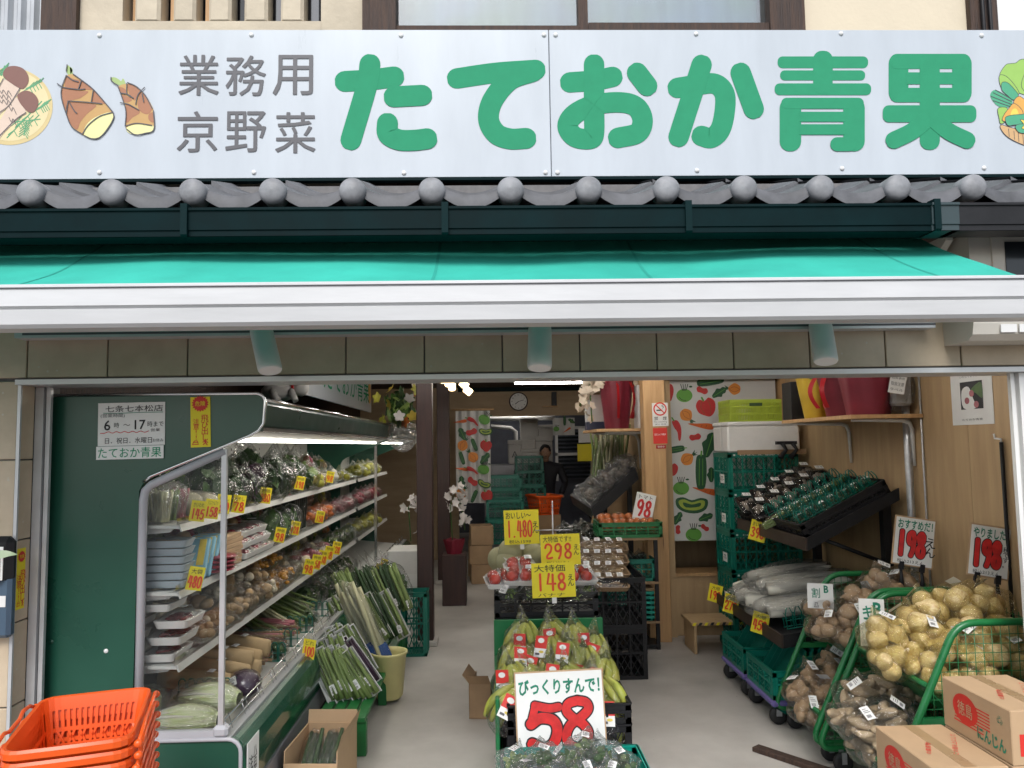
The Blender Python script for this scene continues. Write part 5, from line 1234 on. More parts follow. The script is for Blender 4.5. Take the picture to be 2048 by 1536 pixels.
# pale yellow tub with leeks
tb_ = thing('yellow_tub','pale yellow plastic tub holding wrapped leeks','tub',(-.66,5.02,.02),None,None,.88)
part('tub', MB().lathe([(.085,0),(.10,.02),(.125,.30),(.135,.31),(.135,.325),(.122,.325),(.115,.29),(.09,.02),(.001,.018)],28), mat('pale_yellow_plastic', (.68,.62,.28), .45, var=.08), tb_)
for k in range(3):
    assemble('leek_pack', f'wrapped white leeks with blue printed foot in the yellow tub, {NTH[k]} from the left', 'leek pack', 'leek packs in the tub', (-.72+.055*k,5.0,.10), (R(-6),R(-20-2*k),R(10)), [('stalks', stem_bundle('leeks','stemw',5,.66,.018,k,.04,.04), None, None, (1,1,1)),('film', film_mesh(k,False,'film',4,.05), (0,0,.34), None, (.055,.035,.36)),('printed_foot', cached('bluefoot', lambda: MB().tube([(0,0,.16),(0,0,.20),(0,0,.27)],[.05,.052,.05],12,flat=.6,cap=False).mesh('printed_foot',K['blue'])))])
i = 0
for row in range(2):
    for k in range(7):
        m = ['stemg','stemg','leafd','cuke','stemg','cuke','stemg'][k]
        lean_pack(706+17*k+8*row,1250+6*row-4*k,5.35+.22*row+.03*k,m,f'dark green stalk pack on the second bench, {NTH[k]} from the left, {["front","rear"][row]} row',L=.36,rz=20,tilt=-24,z=BZ1+.06+.14*row,nm='stalk_pack',grp='stalk packs on the second bench',n=9 if row==0 else 15,tray=(row==0 and k%2==0))
for k in range(4):
    assemble('greens_bundle', f'clear bag of long dark greens, {NTH[k]} from the left above the stalk packs', 'greens bag', 'bagged long greens', (-.78+.05*k,5.75+.04*k,.48), (R(-14),R(-30),R(15)), [('leaves', leaf_clump('lg',('leafd','leafm'),50,k%3,.4), (0,0,.15), None, (.07,.05,.17)),('film', film_mesh(k,True,'film'), (0,0,.15), None, (.08,.06,.18))])
crate('teal crate standing on end behind the stalk packs beside the dark post', (-.60,6.12,.0), m='crate', h=.48, w=.20, d=.2, group='teal crates')
# cardboard box with greens at the bottom left
bx_ = thing('cardboard_box','open cardboard box with wrapped greens at the foot of the showcase','carton',(-.80,3.72,0),(0,0,R(-4)))
W2,L2,H2 = .24,.36,.26
part('wall', MB().box((-W2/2,-L2/2,0),(W2/2,-L2/2+.005,H2*.8)), K['card'], bx_)
part('wall', MB().box((-W2/2,L2/2-.005,0),(W2/2,L2/2,H2)), K['card'], bx_)
part('wall', MB().box((-W2/2,-L2/2+.006,0),(-W2/2+.005,L2/2-.006,H2)), K['card'], bx_)
part('wall', MB().box((W2/2-.005,-L2/2+.006,0),(W2/2,L2/2-.006,H2)), K['card'], bx_)
part('flap', MB().quad((W2/2,-L2/2,H2),(W2/2,L2/2,H2),(W2/2+.02,L2/2,H2+.07),(W2/2+.02,-L2/2,H2+.07)).quad((-W2/2,L2/2,H2),(W2/2,L2/2,H2),(W2/2,L2/2+.01,H2+.06),(-W2/2,L2/2+.01,H2+.06)), K['card'], bx_)
for k in range(5):
    assemble('wrapped_cucumbers', f'film packet of cucumbers in the open cardboard box, {NTH[k]} from the left', 'vegetable pack', 'cucumber packets in the cardboard box', (-.87+.035*k,3.62,.10), (R(-52),0,R(U(-10,10))), [('cucumbers', stem_bundle('cukes','cuke',3,.24,.016,k%2,.02,.01,taper=.6)),('film', film_mesh(k%3,False,'film',3,.05), (0,0,.12), None, (.04,.03,.14))])
q = PX(505,1510,-.957)
card('handwritten_notice','white handwritten notice with red border on the showcase bumper',.15,.20,[('八百屋',.16,.0,None,.6,'ink',.01,True),('注意',-.2,-.05,None,.5,'ink',.01,True)],(-.954,q.y,.36),(0,0,R(90)),'paper','notice')
# ============================================================ RIGHT SIDE
def rail_loop(pts, r=.05, n=5):
    """polygon with rounded corners -> point list"""
    out = []; k = len(pts)
    for i in range(k):
        a,b,c = Vector(pts[i-1]),Vector(pts[i]),Vector(pts[(i+1)%k])
        u=(a-b).normalized(); v=(c-b).normalized()
        for j in range(n+1):
            t=j/n; p0=b+u*r; p1=b+v*r; out.append((p0*(1-t)+b*t)*(1-t)+(b*(1-t)+p1*t)*t)
    return out
CXF = 1.60
LOOP = [(CXF-.03,.10),(1.915,.835),(2.36,.835),(2.36,.10)]
def slant(z): return CXF-.03+(z-.10)/(.735)*(1.915-CXF+.03)
def cart(y0, y1, label):
    t = thing('produce_cart', label, 'cart', (0,0,0), None, 'green produce carts by the right wall')
    for y in (y0+.016,y1-.016):
        part('side_frame', MB().tube([(x,y,z) for x,z in rail_loop([Vector((a,b)) for a,b in LOOP],.085,6)], .0155, 8, closed=True), K['cart'], t)
        mb = MB()
        for k in range(1,30):     # wire mesh in the upper half of the side
            x = 1.62+k*.037
            if x > 2.35: break
            zlo = .47 if x > slant(.47) else .10+(x-CXF+.03)/(1.915-CXF+.03)*.735
            zhi = min(.83, .10+(x-CXF+.03)/(1.915-CXF+.03)*.735)
            if zhi > .48 : mb.cyl((x,y,.46),(x,y,zhi),.0017,n=5)
            zl = min(.40,.10+(x-CXF+.03)/(1.915-CXF+.03)*.735)
            if zl > .14: mb.cyl((x,y,.12),(x,y,zl),.0017,n=5)
        for k in range(24):
            z = .12+k*.037
            if .40 < z < .455 or z > .82: continue
            mb.cyl((slant(z),y+.003,z),(2.35,y+.003,z),.0017,n=5)
        part('wire_mesh', mb, K['cart'], t)
        part('cross_bar', MB().box((slant(.445)-.01,y-.011,.432),(2.35,y+.011,.458)), K['cart'], t)
    def sheet(a, b, th=.004): 
        return MB().prism([a,b,(b[0]+.0,b[1]-th),(a[0],a[1]-th)], fnY, y0+.034, y1-.034)
    part('upper_bin', sheet((slant(.57),.575),(slant(.57)+.10,.462)), K['cart'], t)
    part('upper_bin_floor', sheet((slant(.57)+.10,.46),(2.34,.46)), K['cart'], t)
    part('upper_lip', MB().tube([(slant(.575),y0+.03,.58),(slant(.575),y1-.03,.58)],.011,8), K['cart'], t)
    part('lower_bin', sheet((slant(.20),.235),(slant(.20)+.10,.125)), K['cart'], t)
    part('lower_bin_floor', sheet((slant(.20)+.10,.125),(2.34,.125)), K['cart'], t)
    part('lower_lip', MB().tube([(slant(.235)-.004,y0+.03,.24),(slant(.235)-.004,y1-.03,.24)],.010,8), K['cart'], t)
    mb = MB()
    for z in [.16+.04*k for k in range(17)]: mb.cyl((2.352,y0+.03,z),(2.352,y1-.03,z),.0017,n=5)
    y = y0+.06
    while y < y1-.03: mb.cyl((2.35,y,.12),(2.35,y,.82),.0017,n=5); y += .04
    part('back_mesh', mb, K['cart'], t)
    for x in (1.68,2.28):
        for y in (y0+.05,y1-.05):
            w = part('caster', MB().lathe([(.0002,-.012),(.03,-.014),(.045,-.012),(.048,-.006),(.048,.006),(.045,.012),(.03,.014),(.0002,.012)],20,(x,y,.048),M=Matrix.Rotation(R(90),3,'X')), K['rubber'], t)
            part('fork', MB().box((x-.012,y-.019,.045),(x+.012,y-.016,.10)).box((x-.012,y+.016,.045),(x+.012,y+.019,.10)), K['galv'], w)
    return t
cart(3.88,4.42,'farther green steel produce cart filled with brown potatoes')
cart(3.18,3.84,'nearer green steel produce cart filled with onions above long potatoes')
def potato_bag(p, s, label, kind, i, grp, rot=None):
    m = {'p':'potato','l':'potato2','o':'onion'}[kind]
    t = thing({'p':'potato_bag','l':'long_potato_bag','o':'onion_bag'}[kind], label, {'p':'potato bag','l':'potato bag','o':'onion bag'}[kind], p, rot or (R(U(-25,25)),R(U(-25,25)),U(0,6.3)), grp)
    rnd = random.Random(i*3+ord(kind))
    if kind == 'o':
        me = [cached(('onion',k), lambda: MB().ball((0,0,0),(1,1,.9),3,.06,1.2,k,fn=lambda q: Vector((q.x*(1-.25*max(0,q.z)**3),q.y*(1-.25*max(0,q.z)**3),q.z+.45*max(0,q.z)**5))).mesh('onion',K['onion'])) for k in range(3)]
        pos = [(-.5,-.35,0),(.48,-.4,.05),(0,.5,0),(-.1,-.05,.62),(.55,.4,.35)]; rr = (.40,.47)
    elif kind == 'p':
        me = [one_blob('potato',m,k,(1.15,.95,.85),.2,1.2) for k in range(4)]
        pos = [(-.55,-.3,0),(.1,-.5,.05),(.55,.05,0),(-.2,.35,0),(-.3,-.1,.5),(.3,.1,.52),(.3,.6,.1)]; rr = (.36,.46)
    else:
        me = [one_blob('potato',m,k,(2.1,.85,.8),.16,1.0) for k in range(4)]
        pos = [(-.4,-.45,0),(.3,-.5,.1),(0,.35,0),(-.3,0,.45),(.35,.1,.45),(0,.7,.15)]; rr = (.26,.33)
    for k,q in enumerate(pos):
        obj({'p':'potato','l':'potato','o':'onion'}[kind], me[(k+i)%len(me)], t, Vector(q)*s*.95, (rnd.uniform(-1.2,1.2),rnd.uniform(-.6,.6),rnd.uniform(0,6.3)) if kind!='o' else (rnd.uniform(-1.5,1.5),rnd.uniform(-1.5,1.5),rnd.uniform(0,6)), s*rnd.uniform(*rr)*(1.12 if kind=='o' else 1))
    obj('film', film_mesh(i%5,True,'filmy' if kind=='o' else 'film',4,.13), t, (0,0,s*.2), None, (s*1.12,s*1.12,s*.86))
    obj('price_sticker', sticker(.04,.065), t, (s*.3*math.cos(i),-s*.5,s*1.0), (R(35),R(U(-20,20)),U(-.8,.8)))
    return t
UPA = [(1622,1225,4.12,.085),(1635,1262,4.02,.085),(1680,1240,4.05,.10),(1672,1280,3.98,.085),(1700,1205,4.15,.10),(1735,1245,4.06,.10),(1745,1168,4.22,.095),(1790,1172,4.2,.10),(1770,1200,4.12,.10),(1715,1290,3.96,.08),(1620,1262,4.2,.08)]
_sx = Vector((.05,0,0))
for i,(x,y,Y,s) in enumerate(UPA): potato_bag(PY(x,y,Y)+_sx,s,f'bag of brown potatoes, {NTH[i]} in the upper bin of the farther cart','p',i,'potato bags in the upper bin')
LOA = [(1575,1392,4.15,.085),(1600,1362,4.25,.09),(1585,1425,4.05,.08),(1625,1395,4.12,.09),(1640,1360,4.2,.09),(1612,1442,4.02,.085),(1655,1440,4.0,.09),(1640,1330,4.3,.08)]
for i,(x,y,Y,s) in enumerate(LOA): potato_bag(PY(x,y,Y)+_sx*1.3,s,f'bag of brown potatoes, {NTH[i]} in the lower bin of the farther cart','p',i+3,'potato bags in the lower bin')
LOB = [(1690,1400,3.62,.10),(1735,1385,3.60,.10),(1665,1445,3.5,.085),(1705,1465,3.42,.10),(1745,1440,3.46,.10),(1790,1400,3.55,.09),(1730,1512,3.36,.095),(1770,1475,3.40,.10),(1700,1505,3.44,.08)]
for i,(x,y,Y,s) in enumerate(LOB): potato_bag(PY(x,y,Y)+_sx*1.3,s,f'bag of long pale potatoes, {NTH[i]} in the lower bin of the nearer cart','l',i,'long potato bags')
UPB = [(1765,1275,3.46,.095),(1820,1262,3.5,.10),(1800,1310,3.40,.10),(1855,1228,3.58,.10),(1865,1290,3.42,.10),(1775,1330,3.38,.085),(1845,1340,3.34,.095),(1910,1215,3.58,.105),(1945,1260,3.46,.105),(1900,1310,3.36,.10),(1960,1310,3.34,.105),(2005,1280,3.4,.105),(1880,1370,3.30,.085),(1960,1345,3.30,.09),(2030,1320,3.34,.10),(1975,1215,3.56,.10)]
for i,(x,y,Y,s) in enumerate(UPB): potato_bag(PY(x,y,Y),s,f'netted bag of yellow-brown onions, {NTH[i]} in the upper bin of the nearer cart','o',i,'onion bags in the nearer cart')
# white B-grade tags
for i,(px,py,y,w,h,ws) in enumerate(((1641,1192,4.08,58,48,'B割'),(1745,1245,3.70,60,92,'Bキズ'))):
    a_,b_ = PY(px-w/2,py-h/2,y), PY(px+w/2,py+h/2,y); p = PY(px,py,y)
    card('grade_tag',['white tag with green letters among the brown potatoes','taller white tag with green letters left of the onions'][i],b_.x-a_.x,a_.z-b_.z,[('B',.22,.28,None,.3,'pen_green',.03),(['割','キズ'][i],-.18,.12,None,[.4,.46][i],'pen_green',.03,True),(['','あります'][i] or '品',-.18,-.36,None,.2,'ink',0,True)],p,(R(-8),R(5),R(8)),'paper','tag')
# 198 boards on clips
for i,(px,py,y,w,h,head,label) in enumerate(((1828,1084,4.1,76,92,'おすすめだ！','white board reading 198 with torn edge, left of the two on the right wall side'),(1979,1103,3.62,76,98,'やりました！','white board reading 198 nearest the right door frame'))):
    a_,b_ = PY(px-w/2,py-h/2,y), PY(px+w/2,py+h/2,y); p = PY(px,py,y); w_,h_ = b_.x-a_.x, a_.z-b_.z
    o = card('price_board',label,w_,h_,[(head,0,.36,.9,.2,'pen_green',.02),('えん' if i==0 else '税です。',.42,-.08,None,.42,'ink',.01,True),('税込213えん',-.05,-.43,.7,.08,'ink')],p,(R(-4),R(9),R(-12)),'paper','price board','198 boards',edge=.007,t=.003,figs=[('198',-.07,-.05,.76,.5,.046,'pen_red','ink')])
    for s in (-1,1):
        part('clip_stand', MB().box((s*w_*.27-.011,-.008,-h_/2-.03),(s*w_*.27+.011,.014,-h_/2+.012)).tube([(s*w_*.27,.004,-h_/2-.03),(s*w_*.27+.01,.01,-h_/2-.07),(s*w_*.27+.01,.01,-h_/2-.14)],[.008,.009,.022],8), K['black'], o)
# ---- stack of carrot cartons outside
def carton(loc, label, front=True):
    W3,L3,H3 = .252,.38,.175
    t = thing('carrot_carton', label, 'carton', loc, (0,0,R(U(-.5,.5))), 'carrot cartons by the door')
    part('box', MB().bbox((0,0,H3/2),(W3,L3,H3),.003), K['card'], t)
    part('tape', MB().box((-.022,-L3/2+.003,H3+.0002),(.022,L3/2-.003,H3+.0008)), mat('brown_tape', (.36,.24,.13), .3, var=.05), t)
    # red oval with stripes and characters on the aisle side
    mb = MB(); fx = lambda a,b,d: (-W3/2-d,-a,b)
    patch(mb, ellipse(-.055,H3*.56,.072,.052,28), .0008, fx, 0, False)
    for k in range(8): 
        z = H3*.25+k*.011; mb.box((-W3/2-.0006,-.02-.06*(1 if k>1 else .4),z),(-W3/2-.0003,.125-.004*k,z+.0045)) if k%1==0 else None
    part('print', mb, K['red'], t)
    obj('lettering', text_mesh('徳島', K['card'], .03, .085, .05), t, (-W3/2-.0018,.055,H3*.56), (0,0,R(-90)))
    obj('lettering', text_mesh('にんじん', K['pen_green'], .03, .15, .045), t, (-W3/2-.0012,-.085,H3*.26), (0,0,R(-90)))
    obj('lettering', text_mesh('♻', K['pen_green'], .0, None, .028), t, (-W3/2-.0012,-.135,H3*.72), (0,0,R(-90)))
    obj('lettering', text_mesh('この面を上にして', K['red'], .01, .20, .018), t, (.06,0,H3+.0012), (R(-90),0,R(62)))
    obj('lettering', text_mesh('の農産物', K['red'], .02, .11, .018), t, (-.05,-.03,H3+.0012), (R(-90),0,R(62)))
    mb = MB(); patch(mb, rrect(-.10,.03,.015,.10,.002,2), .0008, lambda a,b,d:(a,-L3/2-d,b), 0, False); part('print', mb, K['red'], t)
    obj('lettering', text_mesh('JA徳島', K['card'], .02, .09, .03), t, (-.042,-L3/2-.0016,.065))
    mb = MB(); f5 = lambda a,b,d:(a,-L3/2-d,b)
    for (x,z) in ((.06,.11),(.095,.085)):
        patch(mb, [(x-.018,z+.012),(x,z+.018),(x+.018,z+.012),(x+.012,z-.02),(x,z-.05),(x-.012,z-.02)], .0008, f5, 0); patch(mb, ellipse(x,z+.026,.010,.012,10), .0009, f5, 1, False)
    part('carrot_picture', mb, [K['orange'],K['pen_green']], t); return t
xa, xb = PY(1865,1520,2.55).x+.127, PY(1865,1520,2.55).x+.127+.262
for k in range(3): carton((xa,2.74,.001+.1765*k), f'cardboard carrot carton, {["lowest","middle","top"][k]} of the lower left pile')
for k in range(4): carton((xb,2.735,.001+.1765*k), f'cardboard carrot carton, {["lowest","second","third","top"][k]} of the taller right pile')
# ---- black display stand: lower daikon shelf, upper tilted tray
ds = thing('display_stand','black two-tier display stand along the plywood wall','display stand',(0,0,0))
def tier(x0,z0,x1,z1,ya,yb,lip,nm):
    part(nm, MB().prism([(x0,z0),(x1,z1),(x1,z1-.03),(x0,z0-.03)], fnY, ya, yb), K['black'], ds)
    part('front_lip', MB().prism([(x0-.012,z0+lip),(x0,z0+lip),(x0,z0-.045),(x0-.012,z0-.045)], fnY, ya-.01, yb+.01), mat('dark_brown_board', (.035,.022,.016), .55), ds)
    part('end_lip', MB().prism([(x0,z0+lip),(x1,z1+lip),(x1,z1-.04),(x0,z0-.045)], fnY, ya-.012, ya-.001), K['black'], ds)
tier(1.84,1.0,2.40,1.28,4.50,5.72,.03,'tilted_shelf')
tier(1.66,.46,2.40,.56,4.46,5.72,.03,'lower_shelf')
for y in (4.60,5.6):
    part('post', MB().box((2.34,y-.025,0),(2.39,y+.025,1.24)), K['black'], ds)
    part('brace', MB().tube([(1.95,y,1.02),(2.35,y,.86)],.013,6), K['black'], ds)
    part('foot', MB().box((1.75,y-.02,.40),(2.38,y+.02,.43)), K['black'], ds)
TA = math.atan2(.28,.56)
def on_tilt(s, y, lift=0): # s 0 front..1 back
    return Vector((1.84+.56*s-lift*math.sin(TA), y, 1.0+.28*s+lift*math.cos(TA)))
# black crate on the tilted shelf, near half
TM = Matrix.Rotation(-TA,4,'Y')
crate('black crate tilted on the upper shelf, holding wrapped leeks', on_tilt(.5,4.83,.01), rot=(0,-TA,0), w=.58, d=.60, h=.09, m='black', group='black crates on the display stand')
crate('black crate tilted on the far half of the upper shelf', on_tilt(.5,5.43,.01), rot=(0,-TA,0), w=.58, d=.54, h=.07, m='black', group='black crates on the display stand')
def finger(loc, rot, L, h, label, n=10):
    mb = MB(); w = L/n
    for k in range(n):
        a,b = -L/2+k*w+.006, -L/2+(k+1)*w-.006
        for dy in (0,.05): mb.tube([(a,dy,0),(a,dy*.9,h*.7),(a+.012,dy*.8,h),(b-.012,dy*.8,h),(b,dy*.9,h*.7),(b,dy,0)],.0036,5)
        mb.tube([(a,0,h*.7),(a,.045,h*.7)],.003,5)
    for dy in (0,.05): mb.tube([(-L/2,dy,.0),(L/2,dy,0)],.004,5); mb.tube([(-L/2,dy,h*.4),(L/2,dy,h*.4)],.003,5)
    return tag(part('finger_divider', mb, K['crate'], None, loc=loc, rot=rot), label, 'divider', 'teal finger dividers on the display stand')
for k,y in enumerate((4.60,4.86,5.10)):
    finger(on_tilt(.52,y,.05),(0,-TA,0),.56,.11,f'teal plastic finger divider on the tilted shelf, {ORD[k]} of three')
finger((2.02,4.62,.52),(0,R(-8),0),.55,.12,'teal plastic finger divider beside the daikon bags')
for k in range(7):
    s_ = .15+.13*k
    assemble('cucumber_pack', f'film pack of dark green stalks on the tilted shelf, {NTH[k]} from the front', 'vegetable pack', 'stalk packs on the tilted shelf', on_tilt(s_,4.73+.02*(k%2),.07), (R(90),0,R(-10+U(-15,15))), [('stalks', stem_bundle('cukes','cuke',5,.24,.012,k%3,.03,.01), (0,0,-.12)),('film', film_mesh(k%4,False,'film',3,.08), None, None, (.05,.035,.14)),('price_sticker', sticker(.035,.05), (0,.037,-.02), (R(-90),0,.5))])
    if k < 5:
        assemble('spring_onion_pack', f'pack of long green onions on the tilted shelf, {NTH[k]} from the front', 'vegetable pack', 'green onion packs on the tilted shelf', on_tilt(s_+.05,4.98,.08), (0,R(64),R(4+U(-6,6))), [('stalks', stem_bundle('so','stemg',10,.36,.006,k%3,.025,.03), (0,0,-.18)),('film', film_mesh(k%4,False,'film',3,.08), None, None, (.045,.035,.20)),('price_sticker', sticker(.035,.05), (-.036,0,0), (0,R(-90),0))])
n = 0
for r_ in range(2):
    for k in range(5):
        y = 5.30+.24*r_
        p = on_tilt(.10+.19*k,y,.075+.02*r_)
        t = tray_pack(p.y,p.x,p.z,f'black tray of pale mushrooms under shiny film, {NTH[k]} from the front in the {["nearer","farther"][r_]} row','smoked',n,'black',(0,-TA,R(90)),'mushroom_tray',.05,1.15,12,True,'mushroom trays on the tilted shelf'); n += 1
for k,(px,py) in enumerate(((1515,1035),)):
    p = PX(px,py,1.822); card('price_card','yellow price card reading 398 on the lip of the tilted shelf',.11,.14,[('まいたけ',0,.3,.8,.2,'ink')],(1.822,p.y,.985),(R(0),R(14),R(-32)),'yellow','price card','yellow cards on the display stand',figs=[('398',0,-.1,.84,.45,.038,'pen_orange',None)])
for k,(px,py,num) in enumerate(((1430,1180,'198'),(1462,1203,'278'),(1520,1238,'450'))):
    p = PX(px,py,1.64); card('price_card',f'{["farthest","middle","nearest"][k]} yellow price card on the daikon shelf lip, reading {num}',.10,.13,[('大根',0,.3,.6,.2,'ink')],(1.64,p.y,.465+.02),(R(0),R(12),R(-34)),'yellow','price card','yellow cards on the display stand',figs=[(num,0,-.1,.84,.45,.038,'pen_orange',None)])
# daikon in big hazy bags
for i,(x,y,z,s,rz) in enumerate(((1.90,4.78,.60,1.0,4),(1.88,5.05,.61,1.05,-6),(1.95,5.32,.62,1.0,10),(1.95,4.92,.70,.95,-2),(1.98,5.20,.71,.9,5))):
    t = thing('daikon_bag', f'hazy plastic bag of white daikon radishes, {NTH[i]} on the lower shelf', 'daikon bag', (x,y,z), (0,R(-8),R(rz)), 'daikon bags', s)
    dk = cached('daikon', lambda: MB().tube([(-.24,0,0),(-.235,0,0),(-.18,0,0),(-.05,0,0),(.1,0,.004),(.2,0,.006),(.27,0,.01),(.31,0,.02)],[.012,.034,.042,.044,.04,.033,.02,.003],14).mesh('daikon',K['daikon']))
    for k,(dx,dy,dz_) in enumerate(((0,-.09,0),(.02,0,.0),(-.02,.09,0))): obj('daikon', dk, t, (dx,dy,dz_), (U(0,3),0,R(U(-5,5))))
    obj('film', film_mesh(i,False,'filmh',4,.16), t, (0,0,.01), None, (.33,.155,.07))
# crates on dollies under the shelf
for k,y in enumerate((4.62,5.12)):
    d_ = thing('dolly', f'{["dark blue","purple"][k]} plastic dolly on black casters under the display stand', 'dolly', (1.78,y,0), None, 'dollies under the display stand')
    part('platform', MB().bbox((0,0,.125),(.44,.46,.035),.01), K['purple'], d_)
    for sx in (-1,1):
        for sy in (-1,1):
            w = part('caster', MB().lathe([(.0002,-.011),(.03,-.013),(.05,-.010),(.05,.010),(.03,.013),(.0002,.011)],18,(sx*.17,sy*.18,.051),M=Matrix.Rotation(R(90),3,'X')), K['rubber'], d_)
            part('fork', MB().box((sx*.17-.015,sy*.18-.02,.05),(sx*.17+.015,sy*.18+.02,.107)), K['galv'], w)
    crate(f'teal crate on the {["nearer","farther"][k]} dolly under the display stand', (1.78,y,.144), m='crate', h=.16, w=.42, d=.44, group='teal crates')
    for j in range(4):
        mb = MB(); 
        o = tag(obj('folded_crate', cached('foldc', lambda: crate_mesh(.36,.40,.10,'crate')), None, (1.76+.045*j,y,.20+.012*j), (0,R(-58),0)), f'nested teal crate standing tilted on the {["nearer","farther"][k]} dolly, {NTH[j]} from the aisle', 'crate', 'nested tilted teal crates')
# tall stack of teal crates, styrofoam box and lime basket on top
SX = PY(1460,1000,5.86).x+.27
for k in range(5):
    c = crate(f'teal crate in the tall stack by the patterned panel, {["lowest","second","third","fourth","top"][k]} one', (SX,6.06,.302*k), m='crate', h=.30, w=.54, d=.40, group='tall stack of teal crates', writing='□ B.C.R. 800 1')
    card('crate_label','x',.10,.07,[('-77-',0,0,.8,.5,'ink',.01)],(-.275,-.04,.10),(0,0,R(-90)),'paper',parent=c)
fb = thing('styrofoam_box','white styrofoam box on the tall stack of teal crates','box',(SX+.01,6.05,1.513))
part('box', MB().bbox((0,0,.10),(.56,.38,.20),.012), K['foam'], fb); part('lid', MB().bbox((0,0,.218),(.57,.39,.034),.01), K['foam'], fb)
part('strap', MB().box((-.2885,-.05,.02),(-.2865,-.02,.235)), K['paper'], fb)
tag(part('brown_board', MB().box((-.2,-.21,0),(.33,-.2,.035)), K['card2'], None, loc=(SX,6.06,1.495)), 'brown board strip between the crates and styrofoam box','board')
lbk = thing('lime_basket','lime green slatted plastic basket on the styrofoam box','basket',(SX-.03,6.05,1.75))
mb = MB()
w4,d4,h4 = .40,.30,.17
for sx,L,M in ((0,w4,Matrix.Translation((0,-d4/2,0))),(0,w4,Matrix.Translation((0,d4/2,0))),(0,d4,Matrix.Translation((-w4/2,0,0))@Matrix.Rotation(R(90),4,'Z')),(0,d4,Matrix.Translation((w4/2,0,0))@Matrix.Rotation(R(90),4,'Z'))):
    k = -L/2
    while k < L/2-.004: mb.box((k,-.003,0),(k+.0075,.003,h4),0,M); k += .0125
    for z in (0,.055,.11,.145): mb.box((-L/2,-.0045,z),(L/2,.0045,z+.012 if z<.14 else h4),0,M)
mb.box((-w4/2,-d4/2,0),(w4/2,d4/2,.005))
part('body', mb, K['limegreen'], lbk)
part('grip', MB().box((-.05,-d4/2-.006,.118),(.05,-d4/2-.0048,.142)), K['leafd'], lbk)
cl = thing('clip_holder','two black plastic clips standing on the teal crate stack','clip',PY(1560,905,5.8))
for k in range(2): part('clip', MB().tube([(.08*k,0,-.04),(.05+.08*k,0,.02),(.02+.08*k,0,.07)],[.022,.014,.018],7).box((-.03+.08*k,-.012,.06),(.05+.08*k,.012,.085)), K['black'], cl)
# wooden step with hazard tape
st = thing('wooden_step','low plywood step with yellow and black hazard tape','step',(PZ(1402,1300,0).x+.10,6.0,0))
part('top', MB().bbox((0,.05,.225),(.40,.32,.024),.003), K['ply'], st)
for x in (-.17,.15): part('leg', MB().bbox((x,.05,.106),(.022,.30,.21),.002), K['ply'], st)
part('back', MB().bbox((0,.15,.14),(.31,.018,.12),.002), K['ply'], st)
tpe = MB()
for k in range(9): tpe.add([(-.195+.045*k,-.1115,.214),(-.172+.045*k,-.1115,.214),(-.160+.045*k,-.1115,.236),(-.183+.045*k,-.1115,.236)],[(0,1,2,3)],k%2)
part('hazard_tape', tpe, [K['yellow'],K['ink']], st)
# wall shelf with wrapped pots
sh = thing('wall_shelf','pine wall shelf with white brackets on the plywood wall','shelf',(0,0,0))
a_ = PX(1845,833,2.44); ya, yb = a_.y, 5.3; zs = PX(1690,836,2.03).z
part('board', MB().box((2.03,ya,zs-.006),(2.445,yb,zs+.016)), K['pine'], sh)
for y in (ya+.10,yb-.15):
    part('bracket', MB().tube([(2.08,y,zs-.014),(2.38,y,zs-.018),(2.415,y,zs-.03),(2.43,y,zs-.07),(2.436,y,zs-.28)],[.006,.012,.014,.013,.008],8), K['white'], sh)
def wrapped_pot(loc, s, m, label, seed=0, h=.30, ribbon=None):
    t = thing('wrapped_pot', label, 'wrapped pot', loc, (0,0,U(0,3)), 'wrapped flower pots')
    def fn(u,v):
        a = u*2*math.pi; rr = (.105+.05*v)*(1+.05*math.sin(a*5+seed)+.05*v*math.sin(a*9+seed*2)+.12*max(0,v-.8)*math.sin(a*13))
        return Vector((rr*math.cos(a),rr*math.sin(a),v*h*(1+.05*math.sin(a*4+seed))))*s
    part('wrapping', MB().grid(fn,60,14), K[m], t)
    part('soil', MB().lathe([(.001,h*.8),(.13,h*.8)],20), K['wood_dark'], t, scale=s)
    if ribbon:
        for k in range(5):
            a = R(-130+50*k); part('ribbon', MB().grid(lambda u,v: Vector((.145*math.cos(a)+.05*math.sin(u*3.1)*math.cos(a)+.03*(v-.5),.145*math.sin(a)+.05*math.sin(u*3.1)*math.sin(a),h*(.95-.75*u)))*s,8,2), K['redribbon'], t)
    return t
wrapped_pot((2.22,ya+.18,zs+.018),1.12,'maroon','large maroon wrapped pot at the near end of the wall shelf',1)
wrapped_pot((2.20,ya+.46,zs+.018),.95,'maroon','maroon wrapped pot with red ribbon in the middle of the shelf',3,ribbon=True)
yp = wrapped_pot((2.16,ya+.72,zs+.018),.82,'gold','yellow paper wrapped plant on the wall shelf',5,h=.32)
obj('leaves', leaf_clump('yl',('leafl','leafm'),22,4,.5), yp, (0,0,.28), None, (.13,.13,.08))
dbx = thing('dark_box','black box with white label at the far end of the wall shelf','box',(2.14,ya+1.0,zs+.017))
part('box', MB().bbox((0,0,.13),(.16,.16,.26),.003), K['black'], dbx); part('label', MB().box((-.01,-.0825,.11),(.05,-.081,.17)), K['paper'], dbx)
